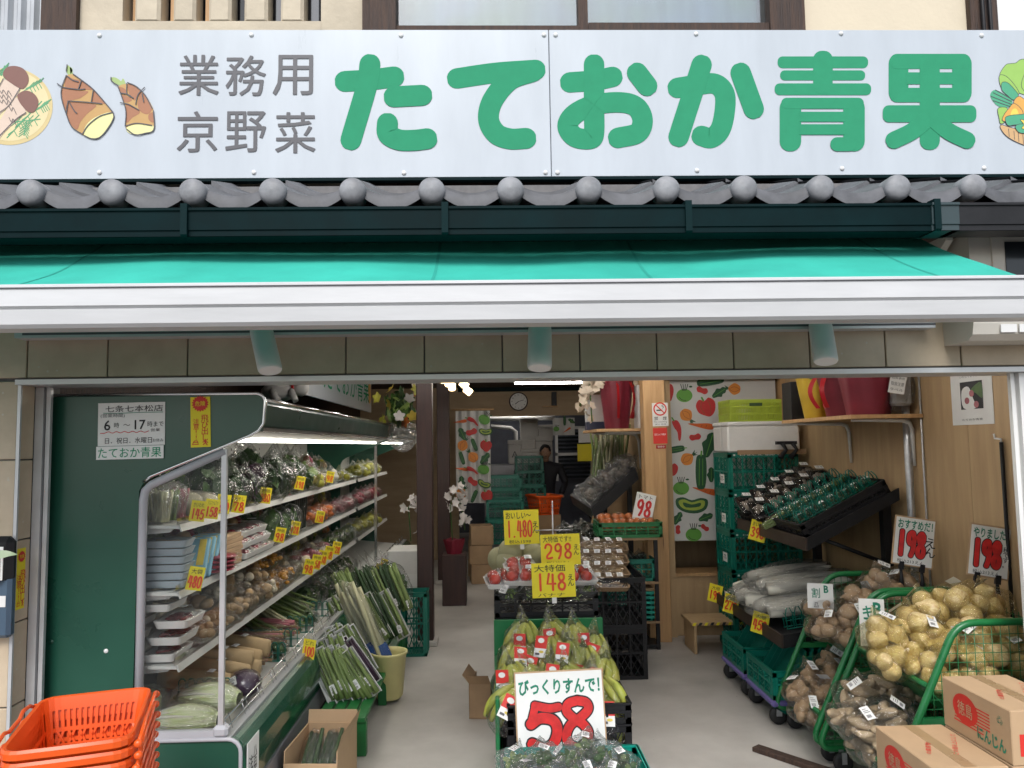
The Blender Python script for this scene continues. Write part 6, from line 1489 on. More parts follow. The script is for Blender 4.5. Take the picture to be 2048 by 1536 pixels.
# meter / pump casing on the steel conduit
cd = thing('steel_conduit','galvanised steel conduit running down the plywood wall','pipe',(0,0,0))
c0 = PX(1816,900,2.41)
part('pipe', MB().cyl((2.41,c0.y,0),(2.41,c0.y,2.4),.021,n=14), K['galv'], cd)
part('thin_pipe', MB().cyl((2.44,c0.y-.10,0),(2.44,c0.y-.10,2.4),.006,n=8), K['galv'], cd)
pc = PX(1812,775,2.36)
ba = thing('plastic_bag_bundle','clear plastic wrapped junction box with paper tag on the conduit','box',(pc.x,c0.y-.03,pc.z))
obj('wrap', film_mesh(3,False,'filmh',4,.12), ba, None, None, (.085,.075,.14)); part('box', MB().bbox((0,0,0),(.11,.09,.2),.015), K['foam'], ba)
card('tag','x',.085,.11,[('品質表示',0,.3,.8,.12,'ink'),('取扱注意',0,0,.8,.2,'greyink'),('ラベル',0,-.3,.8,.12,'ink')],(-.055,-.09,.02),(0,R(12),R(-15)),'paper',parent=ba)
# poster on the plywood
pp = PX(1946,780,2.445); pq0, pq1 = PX(1905,845,2.445), PX(1988,845,2.445)
po = card('wall_poster','white poster with a food photo on the plywood wall near the door',abs(pq0.y-pq1.y),.44,[('お客様へのお知らせ',0,.16,.6,.03,'greyink'),('本日は新鮮な野菜をご用意',0,.10,.7,.022,'greyink'),('いたしております',0,.06,.5,.022,'greyink'),('たておか青果',0,-.44,.5,.025,'greyink')],(2.447,(pq0.y+pq1.y)/2,PX(1946,762,2.445).z),(0,0,R(-90)),'paper','poster')
mb = MB(); pw = abs(pq0.y-pq1.y); f6 = lambda a,b,d:(a*pw,-d,b*.44)
patch(mb, rrect(-.26,-.32,.28,.0,.002,1), .0008, f6, 0, False); patch(mb, [(-.2,-.3),(-.22,-.1),(-.05,-.06),(.05,-.2),(.1,-.31)], .0012, f6, 1); patch(mb, [(.0,-.1),(.25,-.02),(.27,-.2),(.12,-.14)], .0014, f6, 2)
for x,z in ((-.1,-.22),(.02,-.14),(.12,-.27)): patch(mb, ellipse(x,z,.06,.04,10), .0018, f6, 3, False)
part('photo', mb, [K['ink'],K['paper'],K['leafm'],K['pinkveg']], po); mb = MB()
patch(mb, rrect(-.3,.22,.22,.4,.002,1), .0008, f6, 0, False); patch(mb, rrect(-.28,.24,.0,.34,.01,2), .0012, f6, 3, False)
part('photo', mb, [K['ink'],K['paper'],K['leafm'],K['pinkveg']], po)
# awning crank hanging near the door
hk = PX(2000,880,2.43)
cr = thing('crank_rod','black rod with white hook hanging on the plywood wall','rod',(2.435,hk.y,0))
part('rod', MB().cyl((0,0,.55),(0,0,hk.z-.01),.009,n=10), K['black'], cr)
part('hook', MB().tube([(0,0,hk.z-.012),(0,0,hk.z+.004),(0,.045,hk.z+.008),(0,.05,hk.z+.03)],.005,6), K['white'], cr)
pk = tag(part('loose_plank', MB().bbox((0,0,.012),(.06,.42,.024),.003), K['wood_dark'], None, loc=PZ(1585,1525,0), rot=(0,0,R(38))), 'short dark plank lying on the floor before the carts', 'plank')
# ============================================================ MIDDLE AND BACK OF THE SHOP
def post(px0,px1,pyb,label,h=2.42,m='post',z0=0):
    a_,b_ = PZ(px0,pyb,0), PZ(px1,pyb,0); w = b_.x-a_.x
    t = thing('wooden_post', label, 'post', ((a_.x+b_.x)/2,a_.y+w/2,0), None, 'dark wooden posts')
    part('shaft', MB().bbox((0,0,h/2+.02),(w,w,h-.04),.006), K[m], t); part('base_stone', MB().bbox((0,0,.02),(w*1.5,w*1.5,.04),.006), K['floor'], t); return t
post(835,867,1292,'dark brown wooden post standing free in front of the far showcase')
post(876,901,1168,'second dark wooden post farther back beside the patterned curtain')
# pine pillar with notices, beam, alcove panel
pil = thing('pine_pillar','pale pine pillar carrying the no-smoking notice','pillar',(0,0,0))
part('shaft', MB().bbox((1.35,6.345,1.21),(.178,.15,2.42),.004), K['pine'], pil)
part('beam', MB().box((1.44,6.36,PY(1450,757,6.36).z),(2.44,6.46,2.42)), K['pine'], pil)
def wallcard(px0,py0,px1,py1,y,*a,**k):
    p,q = PY(px0,py0,y), PY(px1,py1,y); return card(a[0],a[1],q.x-p.x,p.z-q.z,a[2],((p.x+q.x)/2,y,(p.z+q.z)/2),(0,R(-.9),0),*a[3:],**k)
ns = wallcard(1304,806,1337,852,6.266,'no_smoking_sign','white no-smoking notice on the pine pillar',[('禁　煙',0,-.17,.8,.16,'ink',.02),('No smoking',0,-.32,.8,.08,'greyink'),('禁止 区域',0,-.42,.7,.06,'greyink')],'paper','notice')
pw_,ph_ = .136,.19; mb = MB(); f3 = lambda a,b,d:(a,-d,b)
stroke(mb, ellipse(0,.045,.05,.05,28)+[(.05,.045)], .0055, .0016, f3, 0, False); stroke(mb,[(-.035,.08),(.035,.01)],.0045,.0022,f3,0,False); part('ring', mb, K['red'], ns)
mb = MB(); mb.box((-.03,-.0013,.03),(.018,-.0011,.04)); stroke(mb,[(.02,.05),(.03,.06),(.015,.07),(.03,.08)],.002,.0012,f3); part('cigarette', mb, K['ink'], ns)
wallcard(1306,856,1335,887,6.266,'camera_notice','red and white notice below the no-smoking sign',[('防犯カメラ作動中',0,.08,.8,.14,'paper',.01)],'red','notice')
wallcard(1312,890,1332,897,6.266,'small_label','tiny dark label below the red notice',[('使用中',0,0,.7,.6,'paper')],'redribbon','label')
# printed vegetable motifs
PV = [flat('print_v_'+n,c,.6) for n,c in dict(green=(.09,.27,.035),dark=(.01,.07,.025),red=(.45,.02,.02),orange=(.58,.20,.025),carrot=(.55,.10,.012),line=(.012,.015,.012),lime=(.30,.38,.05),brown=(.24,.06,.02)).items()]
def motif(mb, kind, x, y, s, rot, fn, l0):
    c_,s_ = math.cos(rot), math.sin(rot)
    T = lambda p: (x+(p[0]*c_-p[1]*s_)*s, y+(p[0]*s_+p[1]*c_)*s)
    def pa(pts, mi, l, rd=True): patch(mb, [T(p) for p in pts], l0+l, fn, mi, rd, 3)
    def ln(pts, r=.03, mi=5, l=.002): stroke(mb, [T(p) for p in pts], r*s, l0+l, fn, mi, thick=.0002)
    if kind == 'kohl':
        for d in (-.4,-.15,.1,.35): ln([(d*.5,.6),(d*.8,.9),(d*1.1,1.3)],.045)
        pa([(.5,1.05),(.8,1.15),(.95,1.0),(.7,.92)],1,.0004); pa(ellipse(0,0,.95,.78,10),0,.001); ln([(-.6,-.2),(-.3,-.5),(.2,-.6)])
    elif kind == 'bean': pa([(-.9,.1),(-.6,.5),(0,.35),(.6,.5),(.95,0),(.6,-.45),(0,-.4),(-.6,-.4)],2,.001); ln([(-.6,.2),(0,.1),(.5,.2)],.04,7)
    elif kind == 'pepper': pa([(-.9,.3),(-.5,.8),(0,.6),(.45,.85),(.95,.35),(.8,-.5),(.3,-.95),(-.2,-.8),(-.75,-.4)],2,.001); ln([(-.1,.65),(-.2,.95)],.09,0); ln([(-.3,.6),(-.45,0),(-.2,-.7)],.03,7); ln([(.3,.6),(.45,0),(.3,-.8)],.03,7)
    elif kind == 'onion':
        pa([(0,.9),(.5,.6),(.85,.0),(.5,-.7),(0,-.85),(-.5,-.7),(-.85,0),(-.5,.6)],3,.001); pa([(-.1,.8),(-.35,1.6),(0,1.25),(.1,1.7),(.15,1.25),(.45,1.5),(.15,.8)],1,.0006,False); ln([(0,.8),(.3,0),(0,-.8)],.025,7); ln([(-.05,.8),(-.4,0),(0,-.8)],.025,7)
    elif kind == 'carrot': pa([(-1.1,-.05),(-.3,.12),(.6,.32),(1,.25),(1.05,-.1),(.6,-.2),(-.3,-.15)],4,.001); ln([(.5,.15),(.45,-.05)],.025,7); ln([(.1,.08),(.05,-.08)],.025,7)
    elif kind == 'chili': pa([(-.5,.9),(0,1),(.35,.5),(.45,-.2),(.35,-1),(.15,-.95),(.05,-.2),(-.3,.3)],2,.001); ln([(-.3,.95),(-.5,1.25)],.07,0)
    elif kind == 'cuke': pa([(-.28,.9),(0,1.05),(.28,.9),(.34,0),(.25,-.9),(0,-1.05),(-.25,-.9),(-.34,0)],1,.001); ln([(-.1,.8),(-.12,-.8)],.02,0); ln([(.1,.8),(.1,-.8)],.02,0); ln([(0,1.0),(.02,1.25)],.05,0)
    elif kind == 'leaf': pa([(0,1.1),(.45,.7),(.4,.3),(.65,.0),(.4,-.4),(.2,-1),(-.2,-1),(-.45,-.4),(-.65,0),(-.4,.4),(-.4,.8)],1,.001); ln([(0,.9),(0,-.9)],.035,0)
    elif kind == 'zuc': pa([(-1.1,.35),(-.6,.5),(0,.3),(.6,.45),(1.1,.3),(1,-.3),(.4,-.6),(-.4,-.55),(-1,-.2)],1,.001); pa([(-.9,.25),(-.5,.35),(0,.15),(.6,.3),(.9,.2),(.8,-.2),(.3,-.4),(-.4,-.35),(-.8,-.1)],6,.0016); pa([(-.6,.15),(0,.0),(.6,.12),(.5,-.15),(-.4,-.2)],1,.0022)
alc = structure(part('wall_alcove', MB().box((1.44,6.47,0),(2.45,6.53,.485)).box((1.44,7.4,.3),(2.6,7.46,2.42)), K['ply']))
part('sill', MB().box((1.44,6.45,.486),(2.45,6.75,.51)), K['pine'], alc)
PYY = 6.48
cpn = thing('vegetable_print_cloth','white cloth hanging printed with vegetables beside the pine pillar','cloth panel',(0,0,0))
zb_, zt_ = PY(1400,1081,PYY).z, PY(1450,757,PYY).z
part('cloth', MB().box((1.445,PYY,zb_),(2.44,PYY+.004,zt_-.002)), mat('white_printed_cloth', (.55,.55,.54), .75, var=.05), cpn)
f4 = lambda a,b,d: Vector((PY(a,b,PYY).x,PYY-.0006-d,PY(a,b,PYY).z))
c4 = lambda x,y: (1300+x*.1855, 740+y*.1855)
VEG = [('kohl',370,275,17,0),('kohl',335,1275,17,0),('bean',560,220,13,.3),('bean',485,725,13,-.2),('pepper',600,400,21,-.2),('onion',390,485,15,2.4),('onion',400,960,15,.9),('carrot',545,600,24,.2),('carrot',590,1300,24,.3),('chili',290,650,20,0),('cuke',550,1100,33,0),('leaf',640,810,24,.3),('leaf',660,1130,14,0),('onion',910,205,14,-1.5),('leaf',745,245,15,1),('cuke',650,120,26,1.4),('zuc',450,1450,29,0),('chili',215,240,16,.2),('pepper',230,1070,14,0),('cuke',260,860,20,1.4),
       ('leaf',300,1600,13,.5),('kohl',470,1775,17,0),('bean',300,1720,10,1.5),('bean',590,1700,10,.6),('leaf',600,1590,14,1.2)]
mb = MB()
for i,(k_,x,y,s,r_) in enumerate(VEG):
    X_,Y_ = c4(x,y); motif(mb,k_,X_,Y_,s,0,lambda a,b,d,Y_=Y_: f4(a,2*Y_-b,d),.0004+.00001*i) if r_==0 else motif(mb,k_,X_,Y_,s,-r_,lambda a,b,d,Y_=Y_: f4(a,2*Y_-b,d),.0004)
part('print', mb, PV, cpn)
# ---- rack between centre display and pillar
rk = thing('metal_rack','small black metal rack with wooden shelves beside the pine pillar','rack',(1.08,6.22,0))
zt5 = PY(1260,1075,6.08).z
for sx in (-.205,.205):
    for sy in (-.15,.15): part('leg', MB().box((sx-.014,sy-.014,0),(sx+.014,sy+.014,zt5-.02)), K['black'], rk)
for z in (zt5-.02,.50,.20,.02): part('shelf', MB().box((-.22,-.165,z),(.22,.165,z+.018)), K['card2'] if z>.1 else K['black'], rk)
crate('green slatted crate of orange tomatoes on top of the metal rack',(1.09,6.22,zt5), w=.50, d=.34, h=.12, m='cart', group='crates near the rack')
for i in range(12):
    assemble('orange_tomato_pack', f'film pack of orange tomatoes, {NTH[i]} in the green crate on the rack', 'tomato pack', 'orange tomato packs on the rack', (1.09+.11*((i%4)-1.5),6.10+.1*(i//4),zt5+.075+.03*(i//4)), (R(10),0,U(-.2,.2)), [('tomato', one_blob('otom','orangeveg',k,amp=.06), (.05*(k-.5),.01,0), None, .034) for k in range(2)]+[('film', film_mesh(i%4,False,'film',3,.05), None, None, (.075,.05,.042))])
card('price_board','small white board reading 98 stuck in the orange tomatoes',.16,.22,[('トマト',0,.36,.7,.14,'ink')],(1.24,6.25,zt5+.22),(R(-6),R(14),0),'paper','price board',figs=[('98',0,-.05,.8,.55,.045,'pen_red',None)])
for k in range(6): crate(f'flat teal tray in the metal rack, {["lowest","second","third","fourth","fifth","top"][k]} of six',(1.08,6.2,.22+.037*k), w=.36, d=.28, h=.0365, m='crate2', group='flat teal trays in the rack', writing='□ B.C.R. 800 1')
tag(part('cardboard_sheet', MB().box((-.17,-.13,0),(.17,.13,.012)).box((-.16,-.13,.013),(.18,.12,.02)), K['card2'], None, loc=(1.08,6.2,.445)), 'brown cardboard sheets on the teal trays in the rack', 'cardboard')
crate('teal open-fingered crate on the middle shelf of the rack',(1.17,6.2,.52), w=.22, d=.26, h=.17, m='crate', group='crates near the rack')
tag(part('blue_bowl', MB().lathe([(.05,0),(.10,.03),(.125,.08),(.12,.08),(.095,.034),(.001,.008)],24), K['blue'], None, loc=(1.02,6.16,.52)), 'bright blue plastic bowl on the middle shelf of the rack', 'bowl')
for k in range(3): bag_blobs(6.2,1.0+.09*k,.66,.06,f'dark wrapped packet above the blue bowl, {NTH[k]} from the left','darkpack',8,k,'dark_packet','packet')
# brown boxed packs between display and rack
n = 0
for r_ in range(4):
    for k in range(4):
        p = PY(1160+22*k,1165-24*r_,5.35+.18*r_)
        tray_pack(p.y,p.x,p.z-.03,f'pack of brown slices, {NTH[k]} from the left, {NTH[r_]} row left of the rack','tan' if (k+r_)%3 else 'gobo',n,'card2',(R(18),0,U(-.2,.2)),'brown_pack',.045,1.15,12,True,'brown packs left of the rack'); n += 1
for k in range(2): crate(f'black crate carrying the brown packs, {["lower","upper"][k]} one', (.80,5.62,.0+.34*k), m='black', h=.34, w=.5, d=.6, group='black crates of the centre display')
for k in range(2): crate(f'teal crate left of the metal rack, {["lower","upper"][k]} one', (.74,6.15,.0+.31*k), m='crate', h=.30, w=.22, d=.4, group='crates near the rack')
# ---- tilted foil-pack display behind the pillar
td = thing('tilted_display','black tilted display tray with shiny bagged vegetables behind the pine pillar','display',(0,0,0))
TX0,TZ0,TX1,TZ1 = .88,1.03,1.28,1.38; TB = math.atan2(TZ1-TZ0,TX1-TX0)
part('tray', MB().prism([(TX0,TZ0),(TX1,TZ1),(TX1+.03,TZ1-.10),(TX0+.03,TZ0-.10)], fnY, 6.8, 8.6), K['black'], td)
for y in (6.9,8.4): part('leg', MB().box((1.22,y-.02,0),(1.26,y+.02,1.3)).tube([(1.24,y,.5),(.98,y,.98)],.014,6), K['black'], td)
for i in range(10):
    s_ = .12+.19*(i%5); y = 6.92+.30*(i//5)
    assemble('foil_bag', f'shiny wrapped vegetable bag on the tilted display, {NTH[i%5]} from the front in the {["near","far"][i//5]} row', 'vegetable bag', 'shiny bags on the tilted display', (TX0+(TX1-TX0)*s_,y,TZ0+(TZ1-TZ0)*s_+.06), (U(-.3,.3),-TB,U(0,3)), [('contents', blobs_mesh('contents','smoked',10,i%4,(.25,.4)), None, None, (.09,.11,.065)), ('film', film_mesh(i%5,True,'filmh',4,.18), None, None, (.11,.14,.085))])
for i in range(7):
    assemble('wrapped_leeks', f'tall clear wrapped bundle of leeks standing on the display, {NTH[i]} from the left', 'leek bundle', 'leeks standing on the tilted display', (1.0+.05*i,7.6+.1*(i%3),1.15+.03*i), (R(-8),R(14+U(-8,8)),U(0,1)), [('stalks', stem_bundle('tl',['stemg','stemw'][i%2],8,.5,.010,i%3,.03,.05)),('film', film_mesh(i%4,True,'film'), (0,0,.28), None, (.06,.05,.26))])
for k in range(5):
    tag(part('leaning_plank', MB().box((-.02,-.03,0),(.02,.0,1.0)), K[['pine','card2','wood_dark','pine','black'][k]], None, loc=(.68+.06*k,6.85+.05*k,0), rot=(0,R(14+2*k),0)), f'long thin board leaning behind the price cards, {NTH[k]} from the left', 'board', 'leaning boards')
for i in range(8):
    bag_blobs(6.5+.12*(i%3),.62+.09*(i//2),.78+.05*(i%2),.075,f'black shiny packet piled behind the cards, {NTH[i]} of the pile','darkpack',9,i%4,'black_packet','packet')
for k in range(2): crate(f'dark crate behind the price cards, {["lower","upper"][k]} one', (.72,6.75,.0+.36*k), m='black', h=.36, w=.56, d=.6, group='black crates of the centre display')
# ---- rear wall shelf with wrapped pot and orchid
rs = thing('rear_shelf','pine shelf with white bracket behind the pine pillar','shelf',(0,0,0))
zr = PY(1240,860,6.62).z
part('board', MB().box((.92,6.60,zr-.012),(1.455,7.6,zr+.012)), K['pine'], rs)
for y in (6.66,7.4): part('bracket', MB().tube([(1.0,y,zr-.02),(1.36,y,zr-.025),(1.41,y,zr-.04),(1.435,y,zr-.10),(1.445,y,zr-.36)],[.006,.012,.015,.014,.006],8), K['white'], rs)
wrapped_pot((1.13,6.82,zr+.013),.98,'maroon','maroon wrapped pot with red bow on the rear shelf',7,h=.46,ribbon=True)
bxw = thing('white_parcel','tall white carton right of the maroon pot on the rear shelf','box',(1.36,6.78,zr+.013)); part('box', MB().bbox((0,0,.19),(.13,.2,.38),.004), K['foam'], bxw); part('mark', MB().box((-.02,-.1015,.24),(-.012,-.1005,.28)).box((.012,-.1015,.24),(.02,-.1005,.28)), K['redribbon'], bxw)
bxb = thing('blue_white_parcel','white box with dark blue foot left of the maroon pot','box',(.98,7.15,zr+.013)); part('box', MB().bbox((0,0,.20),(.17,.12,.25),.003), K['foam'], bxb); part('foot', MB().bbox((0,0,.037),(.172,.122,.074),.003), mat('navy_card', (.012,.018,.06), .5), bxb)
def petal_flower(mb, c, s, rnd, mi=0):
    M = Euler((rnd.uniform(-.6,.6)-R(70),rnd.uniform(-.6,.6),rnd.uniform(0,6))).to_matrix()
    for k in range(5):
        a = k*1.2566
        mb.grid(lambda u,v: M@Vector((s*(u*math.cos(a)-(v-.5)*.8*math.sin(math.pi*min(1,u*.9+.08))*math.sin(a)),s*(u*math.sin(a)+(v-.5)*.8*math.sin(math.pi*min(1,u*.9+.08))*math.cos(a)),s*.25*u*u))+Vector(c),4,3,mi)
def orchid(loc, label, pts, n, s, m, seed, pot=None):
    rnd = random.Random(seed); t = thing('orchid', label, 'orchid', loc, None, 'gift orchids')
    part('stem', MB().tube(pts,.006,6), K['leafm'], t)
    P3 = smooth_path([(p[0],p[2]) for p in pts],6)
    for i in range(n):
        u = .25+.75*i/n; q = P3[min(len(P3)-1,int(u*(len(P3)-1)))]
        mb = MB(); petal_flower(mb,(0,0,0),s,rnd); part('flower', mb, K[m], t, loc=(q.x+rnd.uniform(-.05,.05),rnd.uniform(-.08,.04),q.y+rnd.uniform(-.03,.05)))
    return t
K['petal'] = mat('cream_petal', (.70,.60,.48), .6, var=.1); K['petalw'] = mat('white_petal', (.70,.66,.64), .6, var=.1)
orchid((1.0,6.72,zr+.3),'cream orchid spray hanging over the edge of the rear shelf',[(.05,0,.15),(-.05,0,.18),(-.16,0,.05),(-.22,0,-.12)],22,.045,'petal',1)
orchid((1.06,6.75,zr+.3),'second cream orchid spray hanging behind the first',[(.0,0,.15),(-.1,0,.16),(-.17,0,.0),(-.16,0,-.22)],16,.045,'petal',2)
op = PY(905,1080,8.0)
orchid((op.x,8.0,op.z),'white orchid bending down beside the second post',[(0,0,0),(-.02,0,.35),(.04,0,.5),(.10,0,.30),(.13,0,.1)],24,.05,'petalw',3)
orchid((-.72,7.0,.75),'white orchid in the shade left of the dark post',[(0,0,0),(-.02,0,.3),(.04,0,.36),(.1,0,.2),(.12,0,.02)],20,.05,'petalw',4)
wrapped_pot((op.x+.02,8.0,.5),.7,'maroon','small maroon wrapped pot under the white orchid',9,h=.2)
tag(part('plant_crate', MB().bbox((0,0,.25),(.24,.3,.50),.004), K['post'], None, loc=(op.x+.02,8.0,0)), 'dark box stand carrying the white orchid pot', 'box')
bx7 = thing('white_crate_box','white lidded box between the showcase and the dark post','box',(-.72,6.95,0)); part('box', MB().bbox((0,0,.35),(.34,.4,.70),.006), K['foam'], bx7)
part('label', MB().box((-.12,-.2025,.4),(.12,-.2008,.5)), K['paper'], bx7)
# flowers on top of the showcase
bq = thing('bouquet','bouquet of yellow and orange flowers on top of the showcase by the post','bouquet',PY(800,815,6.9))
obj('leaves', leaf_clump('bq',('leafm','leafd','leafl'),90,2,.3), bq, None, None, (.22,.2,.25))
rnd_ = random.Random(5)
for k in range(16):
    mb = MB(); petal_flower(mb,(0,0,0),.055,rnd_); part('flower', mb, K[['packy','orangeveg','petalw','lime'][k%4]], bq, loc=(rnd_.uniform(-.2,.18),rnd_.uniform(-.22,-.05),rnd_.uniform(-.18,.25)))
obj('wrapping', film_mesh(2,False,'filmh',4,.2), bq, (.02,0,-.25), None, (.13,.12,.14))
# small copy of the shop sign above the showcase, lying figure of a white cat
s2 = thing('inner_sign','white board with green shop name hanging above the showcase','sign',(-1.32,7.0,2.16),(0,0,R(90)))
part('board', MB().box((-1.62,0,-.18),(1.62,.02,.2)), K['sign'], s2)
obj('lettering', text_mesh('たておか青果', K['signgreen'], .03, 2.3, .25), s2, (.3,-.002,.03))
mb = MB(); patch(mb, ellipse(1.5,.03,.1,.12,18), .001, lambda a,b,d:(a,-d,b), 0, False); part('picture', mb, PR[12], s2)
ct = thing('ceramic_figure','white ceramic figure lying on top of the showcase','figurine',PY(560,783,4.35),(0,0,.2))
part('body', MB().ball((0,0,0),(.10,.07,.055),3,.1,2,1), K['foam'], ct); part('head', MB().ball((.11,-.01,.02),(.05,.05,.048),3,.06,2,2).ball((.13,.02,.07),(.014,.01,.02),2).ball((.09,-.02,.07),(.014,.01,.02),2), K['foam'], ct)
part('collar', MB().tube([(.07+.0*math.cos(a),.05*math.cos(a),.02+.05*math.sin(a)) for a in [k*.524 for k in range(12)]],.008,6,closed=True), K['redribbon'], ct)
part('paw', MB().tube([(-.04,-.06,0),(-.02,-.09,-.04),(.0,-.1,-.06)],[.022,.02,.018],8).tube([(.06,-.05,0),(.08,-.08,-.04),(.09,-.09,-.06)],[.02,.018,.016],8), K['foam'], ct)
# ---- fluorescent tubes and warm lamps
tubem = emit('fluorescent_tube',(1,.95,.88),20.0)
for i,(x0,x1,py,y) in enumerate(((937,1083,757,7.4),(1090,1165,754,7.4),(1030,1166,765,8.6),(925,968,749,6.9))):
    a_,b_ = PY(x0,py,y), PY(x1,py,y); z = (a_.z+b_.z)/2
    t = thing('fluorescent_light', f'lit white fluorescent batten under the ceiling, {["front left","front right","rear","short front"][i]} one', 'light', ((a_.x+b_.x)/2,y,z), None, 'ceiling fluorescent battens')
    L = b_.x-a_.x
    part('tube', MB().cyl((-L/2,0,0),(L/2,0,0),.016,n=12), tubem, t); part('fitting', MB().box((-L/2,-.03,.022),(L/2,.03,.05)), K['white'], t)
for i,(x,y) in enumerate(((.3,4.6),(1.6,4.9),(.4,12.8),(.2,3.5),(1.5,3.6),(-.5,5.6),(.8,5.9))):  # unseen battens, added as fill to brighten the shop inside
    t = thing('fluorescent_light', f'added unseen ceiling batten brightening the shop, {["over the bananas","over the tilted shelf","in the back room","just inside the lintel","above the onion cart","above the green benches","before the pine pillar"][i]}', 'light', (x,y,2.39), None, 'ceiling fluorescent battens')
    part('tube', MB().cyl((-.55,0,-.02),(.55,0,-.02),.016,n=10), tubem, t); part('fitting', MB().box((-.56,-.03,-.002),(.56,.03,.028)), K['white'], t)
wm = emit('warm_lamp_glow',(1,.72,.36),3.0)
for i,(px,py) in enumerate(((886,753),(897,760),(904,768),(922,764),(930,777),(1147,750))):
    p = PY(px,py,7.6); d_ = Vector((.06,0,-.05)) if i in (3,4) else Vector((.0,-.02,-.06))
    t = thing('warm_lamp', f'small glowing warm cylinder lamp near the posts, {NTH[i]} from the left', 'lamp', p, None, 'warm cylinder lamps')
    part('shade', MB().tube([(0,0,0),d_*.9,d_],[.036,.036,.032],14), wm, t); part('holder', MB().cyl(tuple(-d_*.5),(0,0,0),.02,n=10), K['white'], t)
    part('cord', MB().tube([tuple(-d_*.5),(-d_.x*.6,0,2.42-p.z)],.004,5), K['black'], t)
# ---- back partition with clock, back room
BYW = 11.0
zo = PY(1030,832,BYW).z
bw = structure(part('wall_back', MB().box((-.45,BYW,zo),(1.46,BYW+.06,PY(1030,783,BYW).z)).box((-1.84,BYW,0),(-.45,BYW+.06,2.42)), K['ply2']))
part('bulkhead', MB().box((-.45,BYW+.01,PY(1030,783,BYW).z),(1.46,BYW+.08,2.42)), K['gutter'], bw)
structure(part('wall_end', MB().box((-1.9,14.3,0),(2.9,14.4,2.5)), mat('blue_grey_back_wall', (.10,.11,.14), .7, var=.2)))
ck = thing('wall_clock','round white wall clock with dark rim on the rear plywood','clock',PY(1037,803,BYW-.01))
M9 = Matrix.Rotation(R(90),3,'X')
part('rim', MB().lathe([(.128,0),(.136,.012),(.134,.03),(.122,.034),(.118,.02)],36,M=M9), K['post'], ck); part('dial', MB().lathe([(.0001,.016),(.12,.016)],36,M=M9), K['paper'], ck)
for k in range(12):
    a = k*math.pi/6; obj('numeral', text_mesh(str(k or 12), K['ink'], .01, None, .02), ck, (.095*math.sin(a),-.018,.095*math.cos(a)))
mb = MB(); f7 = lambda a,b,d:(a,-d,b); stroke(mb,[(0,0),(-.045,-.035)],.005,.02,f7,0,False); stroke(mb,[(0,0),(.075,.02)],.0035,.021,f7,0,False); part('hand', mb, K['ink'], ck)
sp = thing('small_shelf','little shelf with a black box on the rear plywood','shelf',PY(1100,812,BYW-.06)); part('board', MB().box((-.11,-.05,-.012),(.11,.06,0)), K['pine'], sp); part('speaker', MB().bbox((.06,0,.10),(.07,.08,.2),.004), K['black'], sp)
# printed curtain on the left
cty = 9.7
cu0, cu1 = PY(911,830,cty), PY(980,830,cty); cz1, cz0 = PY(945,822,cty).z, PY(945,1006,cty).z
cu = thing('printed_curtain','white curtain printed with vegetables hanging beside the second post','curtain',(0,0,0))
fold = lambda x: .018*math.sin((x-cu0.x)/(cu1.x-cu0.x)*2*math.pi*4)
part('cloth', MB().grid(lambda u,v: (cu0.x+(cu1.x-cu0.x)*u,cty+fold(cu0.x+(cu1.x-cu0.x)*u),cz0+(cz1-cz0)*v),48,3), mat('curtain_cloth', (.52,.52,.51), .8, var=.05), cu)
f8 = lambda a,b,d: Vector((a,cty-.021-d,b))
mb = MB(); kk = ['onion','cuke','pepper','leaf','bean','zuc','carrot','chili','kohl','cuke','onion','leaf']; rnd_ = random.Random(8); n = 0
for r_ in range(7):
    for c_ in range(3):
        motif(mb,kk[n%12],cu0.x+.07+.145*c_+rnd_.uniform(-.02,.02),cz0+.10+.155*r_+rnd_.uniform(-.02,.02),.078,rnd_.uniform(-.8,.8),f8,.0004); n += 1
part('print', mb, PV, cu)
part('ring_rail', MB().cyl((cu0.x-.05,cty,cz1+.02),(cu1.x+.05,cty,cz1+.02),.01,n=8), K['pine'], cu)
h2 = thing('printed_valance','short vegetable print cloth hanging in the rear opening','cloth',(0,0,0)); v0,v1 = PY(1105,836,BYW-.05), PY(1150,870,BYW-.05)
part('cloth', MB().grid(lambda u,v: (v0.x+(v1.x-v0.x)*u,BYW-.05+.012*math.sin(u*14),v1.z+(v0.z-v1.z)*v),20,2), cu.children[0].data.materials[0], h2)
mb = MB(); f9 = lambda a,b,d: Vector((a,BYW-.066-d,b))
for k_,x,z,s_,r_ in (('kohl',.05,.09,.045,0),('carrot',.2,.07,.06,.5),('cuke',.17,.2,.06,0),('leaf',.27,.2,.05,1)): motif(mb,k_,v0.x+x,v1.z+z,s_,r_,f9,.0004)
part('print', mb, PV, h2)
